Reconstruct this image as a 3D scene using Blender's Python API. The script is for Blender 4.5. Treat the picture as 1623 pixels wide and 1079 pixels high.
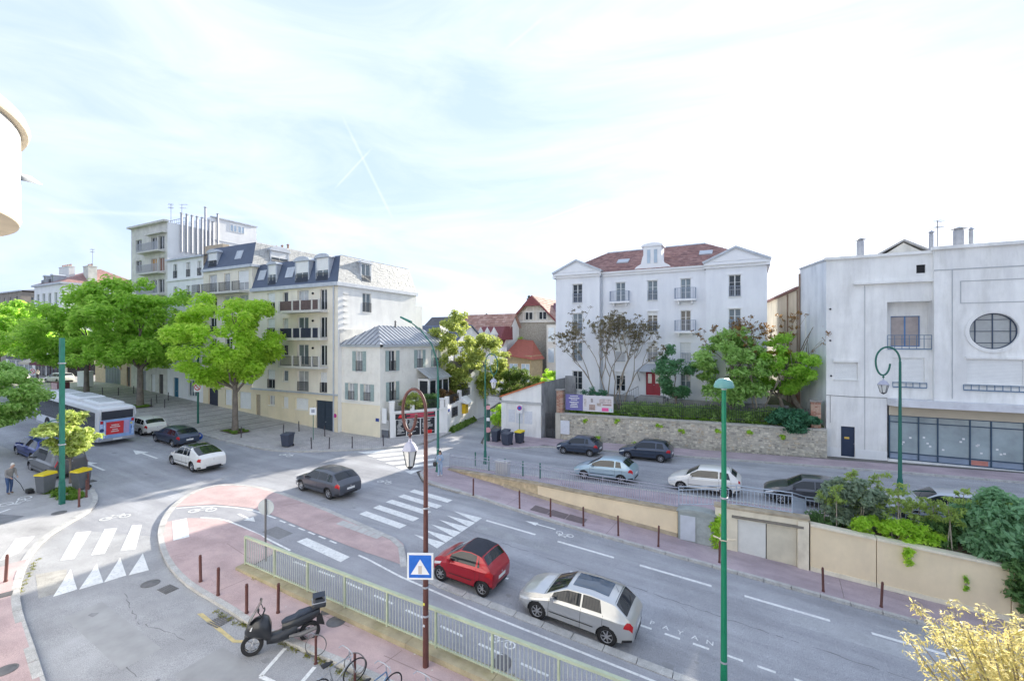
import bpy, bmesh, math, random
import numpy as np
from mathutils import Vector, Matrix
R = math.radians
rnd = random.Random(7)
for o in list(bpy.data.objects): bpy.data.objects.remove(o)
SC = bpy.context.scene
COL = SC.collection
# ------------------------------------------------------------------ camera, sky, sun, exposure
# world X runs along the boulevard (to the right), Y away across it, Z up, metres
cd = bpy.data.cameras.new('camera'); cam = bpy.data.objects.new('camera', cd); COL.objects.link(cam)
cam.location = (0, 0, 9.2); cam.rotation_euler = (R(90), 0, R(27.2))
cd.sensor_width = 36; cd.lens = 16.0; cd.clip_start = .1; cd.clip_end = 4000
SC.camera = cam
VEIL, VEIL_THIN, VEIL_THICK = .955, (1.08, 1.36, 1.93), (1.66, 1.82, 2.1)
SUN_AZ, SUN_EL = 84.0, 20.0            # direction towards the sun: degrees from +X towards +Y, elevation
w = bpy.data.worlds.new('World'); SC.world = w; w.use_nodes = True
nt = w.node_tree; N = nt.nodes; LK = nt.links
for n in list(N): N.remove(n)
wo = N.new('ShaderNodeOutputWorld'); bg = N.new('ShaderNodeBackground'); bg.inputs[1].default_value = .15
sky = N.new('ShaderNodeTexSky'); sky.sky_type = 'NISHITA'; sky.sun_disc = False
sky.sun_elevation = R(SUN_EL); sky.sun_rotation = R(90-SUN_AZ); sky.air_density = 1.0; sky.dust_density = .6; sky.ozone_density = 1.2
tc = N.new('ShaderNodeTexCoord')
def wnode(t, **k):
    n = N.new(t)
    for a, b in k.items(): setattr(n, a, b)
    return n
mp = wnode('ShaderNodeMapping'); mp.inputs['Scale'].default_value = (.8, 2.2, 6.0); mp.inputs['Rotation'].default_value = (0, R(10), R(25))
LK.new(tc.outputs['Generated'], mp.inputs[0])
c1 = wnode('ShaderNodeTexNoise'); c1.inputs['Scale'].default_value = 1.7; c1.inputs['Detail'].default_value = 9; c1.inputs['Roughness'].default_value = .58; c1.inputs['Distortion'].default_value = .6
LK.new(mp.outputs[0], c1.inputs['Vector'])
cr = wnode('ShaderNodeValToRGB'); cr.color_ramp.elements[0].position = .34; cr.color_ramp.elements[1].position = .78
LK.new(c1.outputs['Fac'], cr.inputs[0])
# a few thin vapour trails: short arcs of great circles (normal, middle, cosine of half length, half width, strength)
TRAILS = [((-0.739, -0.5101, -0.4401), (-0.6622, 0.67, 0.3354), 0.99423, 0.004, 0.8), ((0.3733, 0.7044, -0.6037), (-0.6826, 0.6493, 0.3355), 0.99852, 0.0028, 0.9), ((0.3076, 0.6597, -0.6857), (-0.3598, 0.7478, 0.5581), 0.99907, 0.004, 0.5), ((0.196, 0.348, -0.9168), (-0.3461, 0.8993, 0.2674), 0.9971, 0.003, 0.6), ((-0.1407, 0.1996, -0.9697), (-0.8879, 0.4079, 0.2128), 0.98646, 0.005, 0.6), ((-0.2456, 0.2744, -0.9297), (-0.872, 0.3565, 0.3356), 0.99361, 0.012, 0.35)]
fac_ = cr.outputs[0]
for n_, c_, cs_, w_, k_ in TRAILS:
    def dotn(v):
        d = wnode('ShaderNodeVectorMath', operation='DOT_PRODUCT'); LK.new(tc.outputs['Generated'], d.inputs[0]); d.inputs[1].default_value = v; return d.outputs['Value']
    ab = wnode('ShaderNodeMath', operation='ABSOLUTE'); LK.new(dotn(n_), ab.inputs[0])
    m1 = wnode('ShaderNodeMapRange'); m1.inputs[1].default_value = 0; m1.inputs[2].default_value = w_; m1.inputs[3].default_value = k_*.45; m1.inputs[4].default_value = 0; LK.new(ab.outputs[0], m1.inputs[0])
    m2 = wnode('ShaderNodeMapRange'); m2.inputs[1].default_value = cs_; m2.inputs[2].default_value = cs_+(1-cs_)*.6; LK.new(dotn(c_), m2.inputs[0])
    pr = wnode('ShaderNodeMath', operation='MULTIPLY'); LK.new(m1.outputs[0], pr.inputs[0]); LK.new(m2.outputs[0], pr.inputs[1])
    ad = wnode('ShaderNodeMath', operation='ADD'); ad.use_clamp = True; LK.new(fac_, ad.inputs[0]); LK.new(pr.outputs[0], ad.inputs[1]); fac_ = ad.outputs[0]
mth = wnode('ShaderNodeMath', operation='MULTIPLY_ADD'); mth.inputs[1].default_value = .40; mth.inputs[2].default_value = .30
LK.new(fac_, mth.inputs[0])
# thin high cloud: scatters the light of the sky behind it, whiter than the blue
bw = wnode('ShaderNodeRGBToBW'); LK.new(sky.outputs[0], bw.inputs[0])
cm = wnode('ShaderNodeMixRGB'); cm.blend_type = 'MULTIPLY'; cm.inputs[0].default_value = 1; cm.inputs[2].default_value = (1.42, 1.40, 1.40, 1)
LK.new(bw.outputs[0], cm.inputs[1])
mx = wnode('ShaderNodeMixRGB'); LK.new(mth.outputs[0], mx.inputs[0]); LK.new(sky.outputs[0], mx.inputs[1]); LK.new(cm.outputs[0], mx.inputs[2])
# an even high veil over the whole dome, pale blue where thin, white where the cirrus thickens
vl_ = wnode('ShaderNodeMixRGB'); vl_.inputs[1].default_value = (*VEIL_THIN, 1); vl_.inputs[2].default_value = (*VEIL_THICK, 1); LK.new(fac_, vl_.inputs[0])
mv = wnode('ShaderNodeMixRGB'); mv.inputs[0].default_value = VEIL; LK.new(mx.outputs[0], mv.inputs[1]); LK.new(vl_.outputs[0], mv.inputs[2])
LK.new(mv.outputs[0], bg.inputs[0]); LK.new(bg.outputs[0], wo.inputs[0])
sd = bpy.data.lights.new('sun', 'SUN'); sd.energy = 2.7; sd.angle = R(.5); sd.color = (1, .93, .80)
so = bpy.data.objects.new('sun', sd); COL.objects.link(so)
sv = Vector((math.cos(R(SUN_AZ))*math.cos(R(SUN_EL)), math.sin(R(SUN_AZ))*math.cos(R(SUN_EL)), math.sin(R(SUN_EL))))
so.rotation_euler = sv.to_track_quat('Z', 'Y').to_euler(); so.location = sv*100
vs = SC.view_settings; vs.view_transform = 'Standard'; vs.look = 'None'; vs.exposure = 2.05; vs.gamma = 1; vs.use_curve_mapping = False
SC.render.engine = 'CYCLES'; SC.cycles.max_bounces = 6; SC.cycles.transparent_max_bounces = 12

# ------------------------------------------------------------------ materials
MATS = {}
def M(name, col, rough=.75, var=.10, scale=1.5, bump=0., bscale=30., metal=0., spec=.4, stain=0., stcol=(.3, .27, .22), sscale=(1., 1., .35), streak=.5, fine=0., coat=0., emit=0, trans=0, contrast=None):
    if name in MATS: return MATS[name]
    m = bpy.data.materials.new(name); m.use_nodes = True; MATS[name] = m
    t = m.node_tree; n = t.nodes; L = t.links.new
    b = n['Principled BSDF']; b.inputs['Roughness'].default_value = rough; b.inputs['Metallic'].default_value = metal
    b.inputs['Specular IOR Level'].default_value = spec; b.inputs['Coat Weight'].default_value = coat
    m.diffuse_color = (*col, 1)
    co = n.new('ShaderNodeTexCoord')
    def noise(sc, det=5, vec=None, ro=.6):
        x = n.new('ShaderNodeTexNoise'); x.inputs['Scale'].default_value = sc; x.inputs['Detail'].default_value = det; x.inputs['Roughness'].default_value = ro
        L(vec or co.outputs['Object'], x.inputs['Vector']); return x
    cur = None
    if var > 0:
        x = noise(scale); mx = n.new('ShaderNodeMixRGB'); rp = n.new('ShaderNodeValToRGB')
        rp.color_ramp.elements[0].position = .32; rp.color_ramp.elements[1].position = .68
        L(x.outputs['Fac'], rp.inputs[0]); L(rp.outputs[0], mx.inputs[0])
        mx.inputs[1].default_value = (*[c*(1-var) for c in col], 1); mx.inputs[2].default_value = (*[min(c*(1+var), .95) for c in col], 1)
        cur = mx.outputs[0]
    if fine > 0:
        x = noise(55, 3); mx = n.new('ShaderNodeMixRGB'); mx.blend_type = 'OVERLAY'; mx.inputs[0].default_value = fine
        if cur: L(cur, mx.inputs[1])
        else: mx.inputs[1].default_value = (*col, 1)
        rp = n.new('ShaderNodeValToRGB'); rp.color_ramp.elements[0].position = .3; rp.color_ramp.elements[1].position = .7
        L(x.outputs['Fac'], rp.inputs[0]); L(rp.outputs[0], mx.inputs[2]); cur = mx.outputs[0]
    if stain > 0:
        mp = n.new('ShaderNodeMapping'); mp.inputs['Scale'].default_value = sscale; L(co.outputs['Object'], mp.inputs[0])
        x = noise(streak*2.2, 8, mp.outputs[0], .68); rp = n.new('ShaderNodeValToRGB'); rp.color_ramp.elements[0].position = .50; rp.color_ramp.elements[1].position = .72
        L(x.outputs['Fac'], rp.inputs[0]); ml = n.new('ShaderNodeMath'); ml.operation = 'MULTIPLY'; ml.inputs[1].default_value = stain; L(rp.outputs[0], ml.inputs[0])
        mx = n.new('ShaderNodeMixRGB'); L(ml.outputs[0], mx.inputs[0])
        if cur: L(cur, mx.inputs[1])
        else: mx.inputs[1].default_value = (*col, 1)
        mx.inputs[2].default_value = (*stcol, 1); cur = mx.outputs[0]
    if cur: L(cur, b.inputs['Base Color'])
    else: b.inputs['Base Color'].default_value = (*col, 1)
    if bump > 0:
        x = noise(bscale, 6); bp = n.new('ShaderNodeBump'); bp.inputs['Strength'].default_value = bump; bp.inputs['Distance'].default_value = .02
        L(x.outputs['Fac'], bp.inputs['Height']); L(bp.outputs[0], b.inputs['Normal'])
    if emit: b.inputs['Emission Color'].default_value = (*col, 1); b.inputs['Emission Strength'].default_value = emit
    return m
def leafmat(name, c1, c2, scale=3.2, tr=.45):
    m = bpy.data.materials.new(name); m.use_nodes = True; MATS[name] = m; m.diffuse_color = (*c1, 1)
    t = m.node_tree; n = t.nodes; L = t.links.new; out = n['Material Output']; b = n['Principled BSDF']
    co = n.new('ShaderNodeTexCoord'); x = n.new('ShaderNodeTexNoise'); x.inputs['Scale'].default_value = scale; x.inputs['Detail'].default_value = 7; x.inputs['Roughness'].default_value = .75
    L(co.outputs['Object'], x.inputs['Vector']); rp = n.new('ShaderNodeValToRGB'); rp.color_ramp.elements[0].position = .36; rp.color_ramp.elements[1].position = .62
    rp.color_ramp.elements[0].color = (*[x*.8 for x in c1], 1); rp.color_ramp.elements[1].color = (*c2, 1); L(x.outputs['Fac'], rp.inputs[0])
    L(rp.outputs[0], b.inputs['Base Color']); b.inputs['Roughness'].default_value = .55; b.inputs['Specular IOR Level'].default_value = .3
    ts = n.new('ShaderNodeBsdfTranslucent'); hs = n.new('ShaderNodeHueSaturation'); hs.inputs['Value'].default_value = 1.5; hs.inputs['Hue'].default_value = .485; L(rp.outputs[0], hs.inputs['Color']); L(hs.outputs[0], ts.inputs[0])
    mxs = n.new('ShaderNodeMixShader'); mxs.inputs[0].default_value = tr; L(b.outputs[0], mxs.inputs[1]); L(ts.outputs[0], mxs.inputs[2]); L(mxs.outputs[0], out.inputs[0])
    return m
ASPH = M('asphalt', (.365, .367, .385), .85, .13, .45, .3, 90, fine=.5, stain=.55, stcol=(.30, .302, .318), sscale=(.35, 1.8, 1), streak=.35)
ASPH2 = M('asphalt_worn', (.36, .36, .365), .85, .14, .6, .25, 90, fine=.4, stain=.4, stcol=(.30, .30, .305), sscale=(1, 1, 1), streak=.4)
PATHM = M('bike_path_asphalt', (.35, .35, .368), .85, .10, .7, .2, 90, fine=.3, stain=.25, stcol=(.30, .30, .312), sscale=(1, 1, 1))
REDP = M('red_asphalt', (.52, .385, .37), .85, .10, .8, .2, 80, fine=.3, stain=.4, stcol=(.45, .36, .35), sscale=(1, 1, 1), streak=.5)
PURP = M('mauve_asphalt', (.43, .35, .375), .85, .12, .7, .2, 80, fine=.3, stain=.4, stcol=(.37, .31, .33), sscale=(1, 1, 1), streak=.5)
COB = M('grey_pavement', (.40, .39, .385), .85, .12, .8, .25, 60, fine=.3, stain=.45, stcol=(.19, .19, .19), sscale=(.6, 1, 1))
def overlay(m, scl, lo_, hi_, p0=.38, p1=.64, sc=1., det=6):
    """multiply a material's colour by a stretched noise (tyre-polished lanes, rain streaks)"""
    t = m.node_tree; n = t.nodes; L = t.links.new; b = n['Principled BSDF']; src = b.inputs['Base Color'].links[0].from_socket
    co = n.new('ShaderNodeTexCoord'); mp_ = n.new('ShaderNodeMapping'); mp_.inputs['Scale'].default_value = scl; L(co.outputs['Object'], mp_.inputs[0]); x = n.new('ShaderNodeTexNoise'); x.inputs['Scale'].default_value = sc; x.inputs['Detail'].default_value = det; x.inputs['Roughness'].default_value = .6; L(mp_.outputs[0], x.inputs['Vector'])
    rp = n.new('ShaderNodeValToRGB'); rp.color_ramp.elements[0].position = p0; rp.color_ramp.elements[1].position = p1; rp.color_ramp.elements[0].color = (lo_, lo_, lo_*1.01, 1); rp.color_ramp.elements[1].color = (hi_, hi_, hi_, 1); L(x.outputs['Fac'], rp.inputs[0])
    mx = n.new('ShaderNodeMixRGB'); mx.blend_type = 'MULTIPLY'; mx.inputs[0].default_value = 1; L(src, mx.inputs[1]); L(rp.outputs[0], mx.inputs[2]); L(mx.outputs[0], b.inputs['Base Color'])
overlay(ASPH, (.03, .75, 1), .78, 1.06); overlay(ASPH2, (.25, .5, 1), .84, 1.05); overlay(PATHM, (.05, 1.2, 1), .86, 1.04); overlay(REDP, (.5, .8, 1), .84, 1.05, sc=1.4); overlay(PURP, (.3, .9, 1), .82, 1.05, sc=1.4)
KERB = M('granite_kerb', (.46, .45, .43), .8, .15, 3, .2, 60, fine=.4, stain=.3, stcol=(.2, .19, .17), sscale=(1, 1, 1))
PAINT = M('road_paint', (.76, .76, .74), .7, .10, 3, .1, 80, fine=.25, stain=.75, stcol=(.36, .36, .37), sscale=(3, 3, 3), streak=1.6)
YPAINT = M('yellow_road_paint', (.55, .45, .22), .8, .15, 4, stain=.6, stcol=(.25, .23, .2), sscale=(3, 3, 3), streak=1.2)
IRON = M('cast_iron', (.17, .165, .165), .6, .15, 6, .2, 60, metal=.3)
STEEL = M('galvanised_steel', (.42, .43, .46), .5, .1, 4, metal=.4)
GREEN = M('green_lamp_paint', (.012, .13, .095), .45, .12, 3, spec=.5)
BROWN = M('brown_post_paint', (.115, .045, .038), .5, .15, 4)
BLACK = M('black_plastic', (.02, .02, .022), .5, .1, 5)
RUBBER = M('rubber', (.022, .022, .024), .8, .1, 8)
WHITE = M('white_paint', (.78, .78, .77), .6, .05, 2)
SOIL = M('soil', (.10, .075, .05), .95, .3, 2, .4, 20)
GLASS = M('window_glass', (.025, .032, .04), .05, .35, .35, spec=.5)
GLASSL = M('window_glass_pale', (.17, .21, .23), .08, .35, .5, spec=.6)
CURT = M('curtained_glass', (.45, .46, .46), .15, .2, 1.5, spec=.7)
FRAME = M('white_window_frame', (.74, .74, .72), .5, .05, 2)
RAILB = M('dark_iron_railing', (.05, .052, .06), .5, .1, 5)
LAMPW = M('lamp_glass', (.72, .72, .70), .3, .03)

# ------------------------------------------------------------------ mesh and object helpers
OFF = {}
def tag(o, label=None, cat=None, group=None, kind=None):
    if label: o['label'] = label
    if cat: o['category'] = cat
    if group: o['group'] = group
    if kind: o['kind'] = kind
    return o
def thing(name, label, cat, loc=(0, 0, 0), rz=0, group=None, world=False, kind=None):
    o = bpy.data.objects.new(name, None); COL.objects.link(o); o.empty_display_size = .3
    o.location = loc; o.rotation_euler = (0, 0, rz); tag(o, label, cat, group, kind)
    OFF[o.name] = Vector(loc) if world else Vector((0, 0, 0))
    return o
class MB:
    def __init__(s): s.v = []; s.f = []; s.m = []
    def add(s, vs, fs, m=0):
        o = len(s.v); s.v.extend([tuple(p) for p in vs]); s.f.extend([tuple(i+o for i in f) for f in fs]); s.m.extend([m]*len(fs)); return s
    def box(s, x0, x1, y0, y1, z0, z1, m=0):
        return s.add([(x0, y0, z0), (x1, y0, z0), (x1, y1, z0), (x0, y1, z0), (x0, y0, z1), (x1, y0, z1), (x1, y1, z1), (x0, y1, z1)],
                     [(0, 3, 2, 1), (4, 5, 6, 7), (0, 1, 5, 4), (1, 2, 6, 5), (2, 3, 7, 6), (3, 0, 4, 7)], m)
    def hexa(s, p, m=0):   # 8 points, bottom ring then top ring
        return s.add(p, [(0, 3, 2, 1), (4, 5, 6, 7), (0, 1, 5, 4), (1, 2, 6, 5), (2, 3, 7, 6), (3, 0, 4, 7)], m)
    def poly(s, p, m=0): return s.add(p, [tuple(range(len(p)))], m)
    def prism(s, pts, d, m=0):   # 3-D polygon extruded by vector d
        n = len(pts); d = Vector(d); a = [Vector(p) for p in pts]
        return s.add(a+[p+d for p in a], [tuple(range(n))[::-1], tuple(range(n, 2*n))]+[(i, (i+1) % n, n+(i+1) % n, n+i) for i in range(n)], m)
    def tube(s, path, r, n=8, m=0, cap=True):
        P = [Vector(p) for p in path]; k = len(P); rs = r if isinstance(r, (list, tuple)) else [r]*k
        vs = []; up = None
        for i in range(k):
            d = (P[min(i+1, k-1)]-P[max(i-1, 0)]).normalized()
            if up is None: up = Vector((0, 0, 1)) if abs(d.z) < .9 else Vector((1, 0, 0))
            a = d.cross(up)
            if a.length < 1e-6: a = d.cross(Vector((.3, 1, .2)))
            a.normalize(); b = a.cross(d).normalized(); up = b
            for j in range(n):
                t = 2*math.pi*j/n; vs.append(P[i]+(a*math.cos(t)+b*math.sin(t))*rs[i])
        fs = [(i*n+j, i*n+(j+1) % n, (i+1)*n+(j+1) % n, (i+1)*n+j) for i in range(k-1) for j in range(n)]
        if cap: fs += [tuple(range(n))[::-1], tuple((k-1)*n+j for j in range(n))]
        return s.add(vs, fs, m)
    def lathe(s, prof, n=16, c=(0, 0, 0), axis='z', m=0, a0=0, a1=2*math.pi):
        vs = []; k = len(prof); full = abs(a1-a0-2*math.pi) < 1e-6; nn = n if full else n+1
        for r, h in prof:
            for j in range(nn):
                t = a0+(a1-a0)*j/n; x, y = r*math.cos(t), r*math.sin(t)
                p = (x, y, h) if axis == 'z' else ((x, h, y) if axis == 'y' else (h, x, y))
                vs.append((p[0]+c[0], p[1]+c[1], p[2]+c[2]))
        fs = [(i*nn+j, i*nn+(j+1) % nn, (i+1)*nn+(j+1) % nn, (i+1)*nn+j) for i in range(k-1) for j in range(n)]
        return s.add(vs, fs, m)
    def sphere(s, c, rx, ry=None, rz=None, n=10, k=6, m=0):
        ry = ry or rx; rz = rz or rx
        vs = [(c[0]+rx*math.sin(math.pi*i/k)*math.cos(2*math.pi*j/n), c[1]+ry*math.sin(math.pi*i/k)*math.sin(2*math.pi*j/n), c[2]+rz*math.cos(math.pi*i/k)) for i in range(k+1) for j in range(n)]
        return s.add(vs, [(i*n+j, (i+1)*n+j, (i+1)*n+(j+1) % n, i*n+(j+1) % n) for i in range(k) for j in range(n)], m)
    def mesh(s, name, mats, smooth=False, off=None, sharp=None):
        me = bpy.data.meshes.new(name)
        v = s.v if off is None else [(p[0]-off[0], p[1]-off[1], p[2]-off[2]) for p in s.v]
        me.from_pydata(v, [], s.f)
        for x in (mats if isinstance(mats, (list, tuple)) else [mats]): me.materials.append(x)
        if any(s.m): me.polygons.foreach_set('material_index', s.m)
        if smooth:
            me.polygons.foreach_set('use_smooth', [True]*len(me.polygons))
            me.set_sharp_from_angle(angle=R(sharp or 40))
        me.update(); return me
    def obj(s, name, mats, parent=None, smooth=False, sharp=None, **tg):
        off = OFF.get(parent.name) if parent else None
        o = bpy.data.objects.new(name, s.mesh(name, mats, smooth, off, sharp)); COL.objects.link(o)
        if parent: o.parent = parent; OFF[o.name] = off
        return tag(o, **tg)
def inst(name, me, parent, loc=(0, 0, 0), rz=0, sc=None):
    o = bpy.data.objects.new(name, me); COL.objects.link(o); o.parent = parent; o.location = loc; o.rotation_euler = (0, 0, rz)
    if sc: o.scale = sc
    OFF[o.name] = OFF.get(parent.name); return o
def dup(o, loc=None, rz=None, parent=None, label=None, group=None):
    c = o.copy(); COL.objects.link(c); OFF[c.name] = OFF.get(o.name)
    if parent: c.parent = parent
    if loc is not None: c.location = loc
    if rz is not None: c.rotation_euler = (0, 0, rz)
    if label: c['label'] = label
    if group: c['group'] = group
    for ch in list(o.children): dup(ch, parent=c)
    return c
def text_mesh(txt, size, depth=.004):
    cu = bpy.data.curves.new('lettering', 'FONT'); cu.body = txt; cu.size = size; cu.align_x = 'CENTER'; cu.align_y = 'CENTER'; cu.extrude = depth; cu.resolution_u = 2
    o = bpy.data.objects.new('lettering', cu); COL.objects.link(o)
    me = bpy.data.meshes.new_from_object(o.evaluated_get(bpy.context.evaluated_depsgraph_get())); bpy.data.objects.remove(o); bpy.data.curves.remove(cu)
    return me
def dist2(a, b): return math.hypot(a[0]-b[0], a[1]-b[1])
def resample(path, step):
    out = [path[0]]; need = step
    for a, b in zip(path, path[1:]):
        d = dist2(a, b); pos = 0
        while d-pos >= need:
            pos += need; need = step; f = pos/d; out.append((a[0]+(b[0]-a[0])*f, a[1]+(b[1]-a[1])*f))
        need -= d-pos
    if dist2(out[-1], path[-1]) > step*.3: out.append(path[-1])
    return out
def smooth_path(p, n=2):
    for _ in range(n):
        q = [p[0]]
        for a, b in zip(p, p[1:]):
            q += [(a[0]*.75+b[0]*.25, a[1]*.75+b[1]*.25), (a[0]*.25+b[0]*.75, a[1]*.25+b[1]*.75)]
        p = q+[p[-1]]
    return p

# ------------------------------------------------------------------ lie of the land
def zb(s):                        # boulevard and lower road: climbs to the left, drops to the right
    if s > -14: return -.07*(min(s, 60)+14)
    if s > -34: return -.012*(s+14)
    return .24-.065*(max(s, -78)+34)
def zn(s): return zb(min(s, -14))                       # near pavement stays level beside the dropping road
def zu(s): return zb(s) if s < -14 else .02*(min(s, 60)+14)  # upper street
BRK = (-78, -34, -14, 60)
def sheet(name, poly, zf, dz, mat, parent=None, cuts=BRK, label=None, kind='structure', edge=0):
    bm = bmesh.new(); vs = [bm.verts.new((x, y, 0)) for x, y in poly]; f = bm.faces.new(vs)
    for c in cuts:
        bmesh.ops.bisect_plane(bm, geom=bm.verts[:]+bm.edges[:]+bm.faces[:], plane_co=(c, 0, 0), plane_no=(1, 0, 0))
    bmesh.ops.triangulate(bm, faces=bm.faces[:]); bmesh.ops.recalc_face_normals(bm, faces=bm.faces[:])
    for v in bm.verts: v.co.z = zf(v.co.x)+dz
    for f in bm.faces:
        f.normal_update()
        if f.normal.z < 0: f.normal_flip()
    me = bpy.data.meshes.new(name); bm.to_mesh(me); bm.free(); me.materials.append(mat)
    o = bpy.data.objects.new(name, me); COL.objects.link(o)
    if parent: o.parent = parent
    else: tag(o, label, None, None, kind)
    return o
def kerb(name, path, zf, parent=None, width=.18, h=.125, step=1.0, gap=.012, mat=None, side=1, lo=-.15):
    root = parent or tag(bpy.data.objects.new(name, None), kind='structure')
    if not parent: COL.objects.link(root); OFF[root.name] = Vector((0, 0, 0))
    p = resample(path, step)
    def nrm(i):
        a = p[max(i-1, 0)]; b = p[min(i+1, len(p)-1)]; d = dist2(a, b) or 1
        return (-(b[1]-a[1])/d*side, (b[0]-a[0])/d*side)
    for i in range(len(p)-1):
        a, b = p[i], p[i+1]; na, nb = nrm(i), nrm(i+1); d = dist2(a, b)
        if d < .05: continue
        g = gap/d; a2 = (a[0]+(b[0]-a[0])*g, a[1]+(b[1]-a[1])*g); b2 = (b[0]-(b[0]-a[0])*g, b[1]-(b[1]-a[1])*g)
        c = (b2[0]+nb[0]*width, b2[1]+nb[1]*width); e = (a2[0]+na[0]*width, a2[1]+na[1]*width)
        j = rnd.uniform(-.008, .008)
        MB().hexa([(q[0], q[1], zf(q[0])+lo) for q in (a2, b2, c, e)]+[(q[0], q[1], zf(q[0])+h+j) for q in (a2, b2, c, e)]).obj('kerb_stone', mat or KERB, root)
    return root

def rail_shift(s): return .054*(min(max(s, -17.3), 20)+17.3)   # the green railing runs a few degrees askew
# base terrain: one sheet to the horizon, everything else lies on it
tl = [-900, -300, -60, 11.30, 11.36, 26.2, 26.25, 60, 120, 300, 900]; sl = [-1200, -400, -140, -78, -60, -34, -17.3, -14, 0, 20, 60, 140, 400, 1200]
mb = MB(); vs = []
for t in tl:
    for s in sl:
        z = zn(s) if t < 11.33 else (zb(s) if t < 26.23 else zu(s))
        vs.append((s, t-rail_shift(s) if 11 < t < 12 else t, z-.06))
nS = len(sl)
mb.add(vs, [(i*nS+j, i*nS+j+1, (i+1)*nS+j+1, (i+1)*nS+j) for i in range(len(tl)-1) for j in range(nS-1)])
mb.obj('ground', M('ground_mix', (.16, .155, .14), .9, .2, .05, fine=.3), kind='structure')
# carriageways
boul = sheet('boulevard_road', [(-140, 12.6), (-34.5, 12.3), (-32.6, 11.9), (-31, 10.9), (-29.4, 9.2), (-24.5, 9.0), (-24.2, 11.2), (-12.6, 13.9), (60, 13.9), (60, 22.3), (-14.8, 22.9), (-18.5, 23.4), (-20.5, 25.2), (-26, 29.8), (-28.5, 27.2), (-31.9, 24.6), (-35.7, 23.4), (-43.5, 23.3), (-140, 23.3)], zb, 0, ASPH)
upper = sheet('upper_street', [(-26, 29.8), (-20.5, 25.2), (-19.2, 27.4), (-14, 27.9), (60, 27.9), (60, 38.7), (12, 38.5), (5, 38.1), (-8, 37.0), (-16, 36.3), (-17.2, 34.5), (-19.4, 33.8), (-21, 34.7), (-22.3, 37.6), (-24.6, 44.5), (-29, 60), (-33, 70), (-36, 70), (-31, 60), (-27.6, 45), (-25.6, 37), (-24.9, 32)], zu, .002, ASPH)
serv = sheet('service_road', [(-29.1, 9.55), (-24.2, 11.24), (-22.87, 10.68), (-21.67, 10.24), (-20.25, 9.83), (-18.82, 9.55), (-17.73, 9.42), (-15.87, 9.33), (-13.9, 9.05), (-12.47, 9.11), (10, 9.15), (10, 1), (-6, 1), (-15.3, 4.4), (-18.12, 4.95), (-21.46, 5.55), (-24.82, 6.5), (-26.64, 7.25), (-28.5, 8.3)], zn, .004, ASPH2)
# pavements (a kerb's height above the road)
lp = [(-60, 12.75), (-34.6, 12.75), (-32.5, 12.2), (-31, 11.45), (-30.3, 10.85), (-29.7, 10.15), (-29.1, 9.45), (-28.1, 8.6), (-26.65, 7.75), (-24.8, 7.0), (-23.1, 6.42), (-21.5, 6.03), (-19.7, 5.7), (-18.1, 5.4), (-15.3, 4.86), (-6, 1.9)]
kl = smooth_path(lp[1:], 1)
pavL = sheet('corner_pavement', kl+[(-6, -6), (-60, -6), (-60, 12.75)], zn, .11, COB)
redL = sheet('red_pavement', [(-26.2, 7.5), (-24.9, 6.95), (-23.1, 6.35), (-21.5, 5.95), (-19.7, 5.6), (-18.1, 5.3), (-15.3, 4.78), (-6.2, 1.7), (-6.2, -3), (-26.2, 2)], zn, .114, REDP)
kerb('kerb', kl[::-1], zn, side=1, step=.95, width=.22, h=.118, parent=None)
ks = [(-24.23, 11.24), (-22.87, 10.68), (-21.67, 10.24), (-20.25, 9.83), (-18.82, 9.55), (-17.73, 9.42), (-15.87, 9.33), (-13.9, 9.1), (-12.47, 9.12), (-10, 9.2), (12, 9.2)]
isl = [(-24.23, 11.24), (-25.6, 11.95), (-26.87, 12.81), (-27.9, 13.7), (-28.7, 14.6), (-29.2, 15.5), (-29.3, 16.4), (-28.8, 17.1), (-27.5, 17.6), (-25.6, 17.85), (-21.2, 17.4), (-17.9, 16.85), (-15.6, 16.4), (-13.85, 16.1), (-13.1, 15.4), (-12.3, 14.55)]
isl = smooth_path(isl, 1); ks = smooth_path(ks, 1)
nearp = sheet('red_pavement', ks+[(12, 10.9-rail_shift(12)), (-17.6, 11.0), (-17.9, 12.9), (-20, 13.45), (-22, 13.6), (-23.7, 13.62), (-25.0, 13.0), (-25.3, 12.6), (-25.55, 11.95)], zn, .11, REDP)
islf = sheet('red_pavement', isl[6:]+[(-14.5, 14.5), (-18.4, 14.85), (-21.2, 15.2), (-23.6, 15.35), (-25.9, 14.7), (-27.3, 13.5)], zb, .11, REDP)
path = sheet('cycle_path', [(-27.3, 13.5), (-25.9, 14.7), (-23.6, 15.35), (-21.2, 15.2), (-18.4, 14.85), (-14.5, 14.55), (-12.2, 14.62), (-11.2, 14.1), (60, 14.1), (60, 11.5-rail_shift(60)), (20, 11.5-rail_shift(20)), (-17.3, 11.5), (-17.6, 11.5), (-17.9, 12.9), (-20, 13.45), (-22, 13.6), (-23.7, 13.62), (-25.0, 13.0), (-25.5, 12.1)], zb, .10, PATHM)
kerb('kerb', ks, zn, side=1, step=1.0, width=.2, h=.118)
kerb('kerb', isl, zb, side=-1, step=1.0, width=.26, h=.118)
kerb('kerb', [(-12.3, 14.6), (-11.2, 14.05), (12, 14.05)], zb, side=1, step=1.05, width=.34, h=.13)
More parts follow.
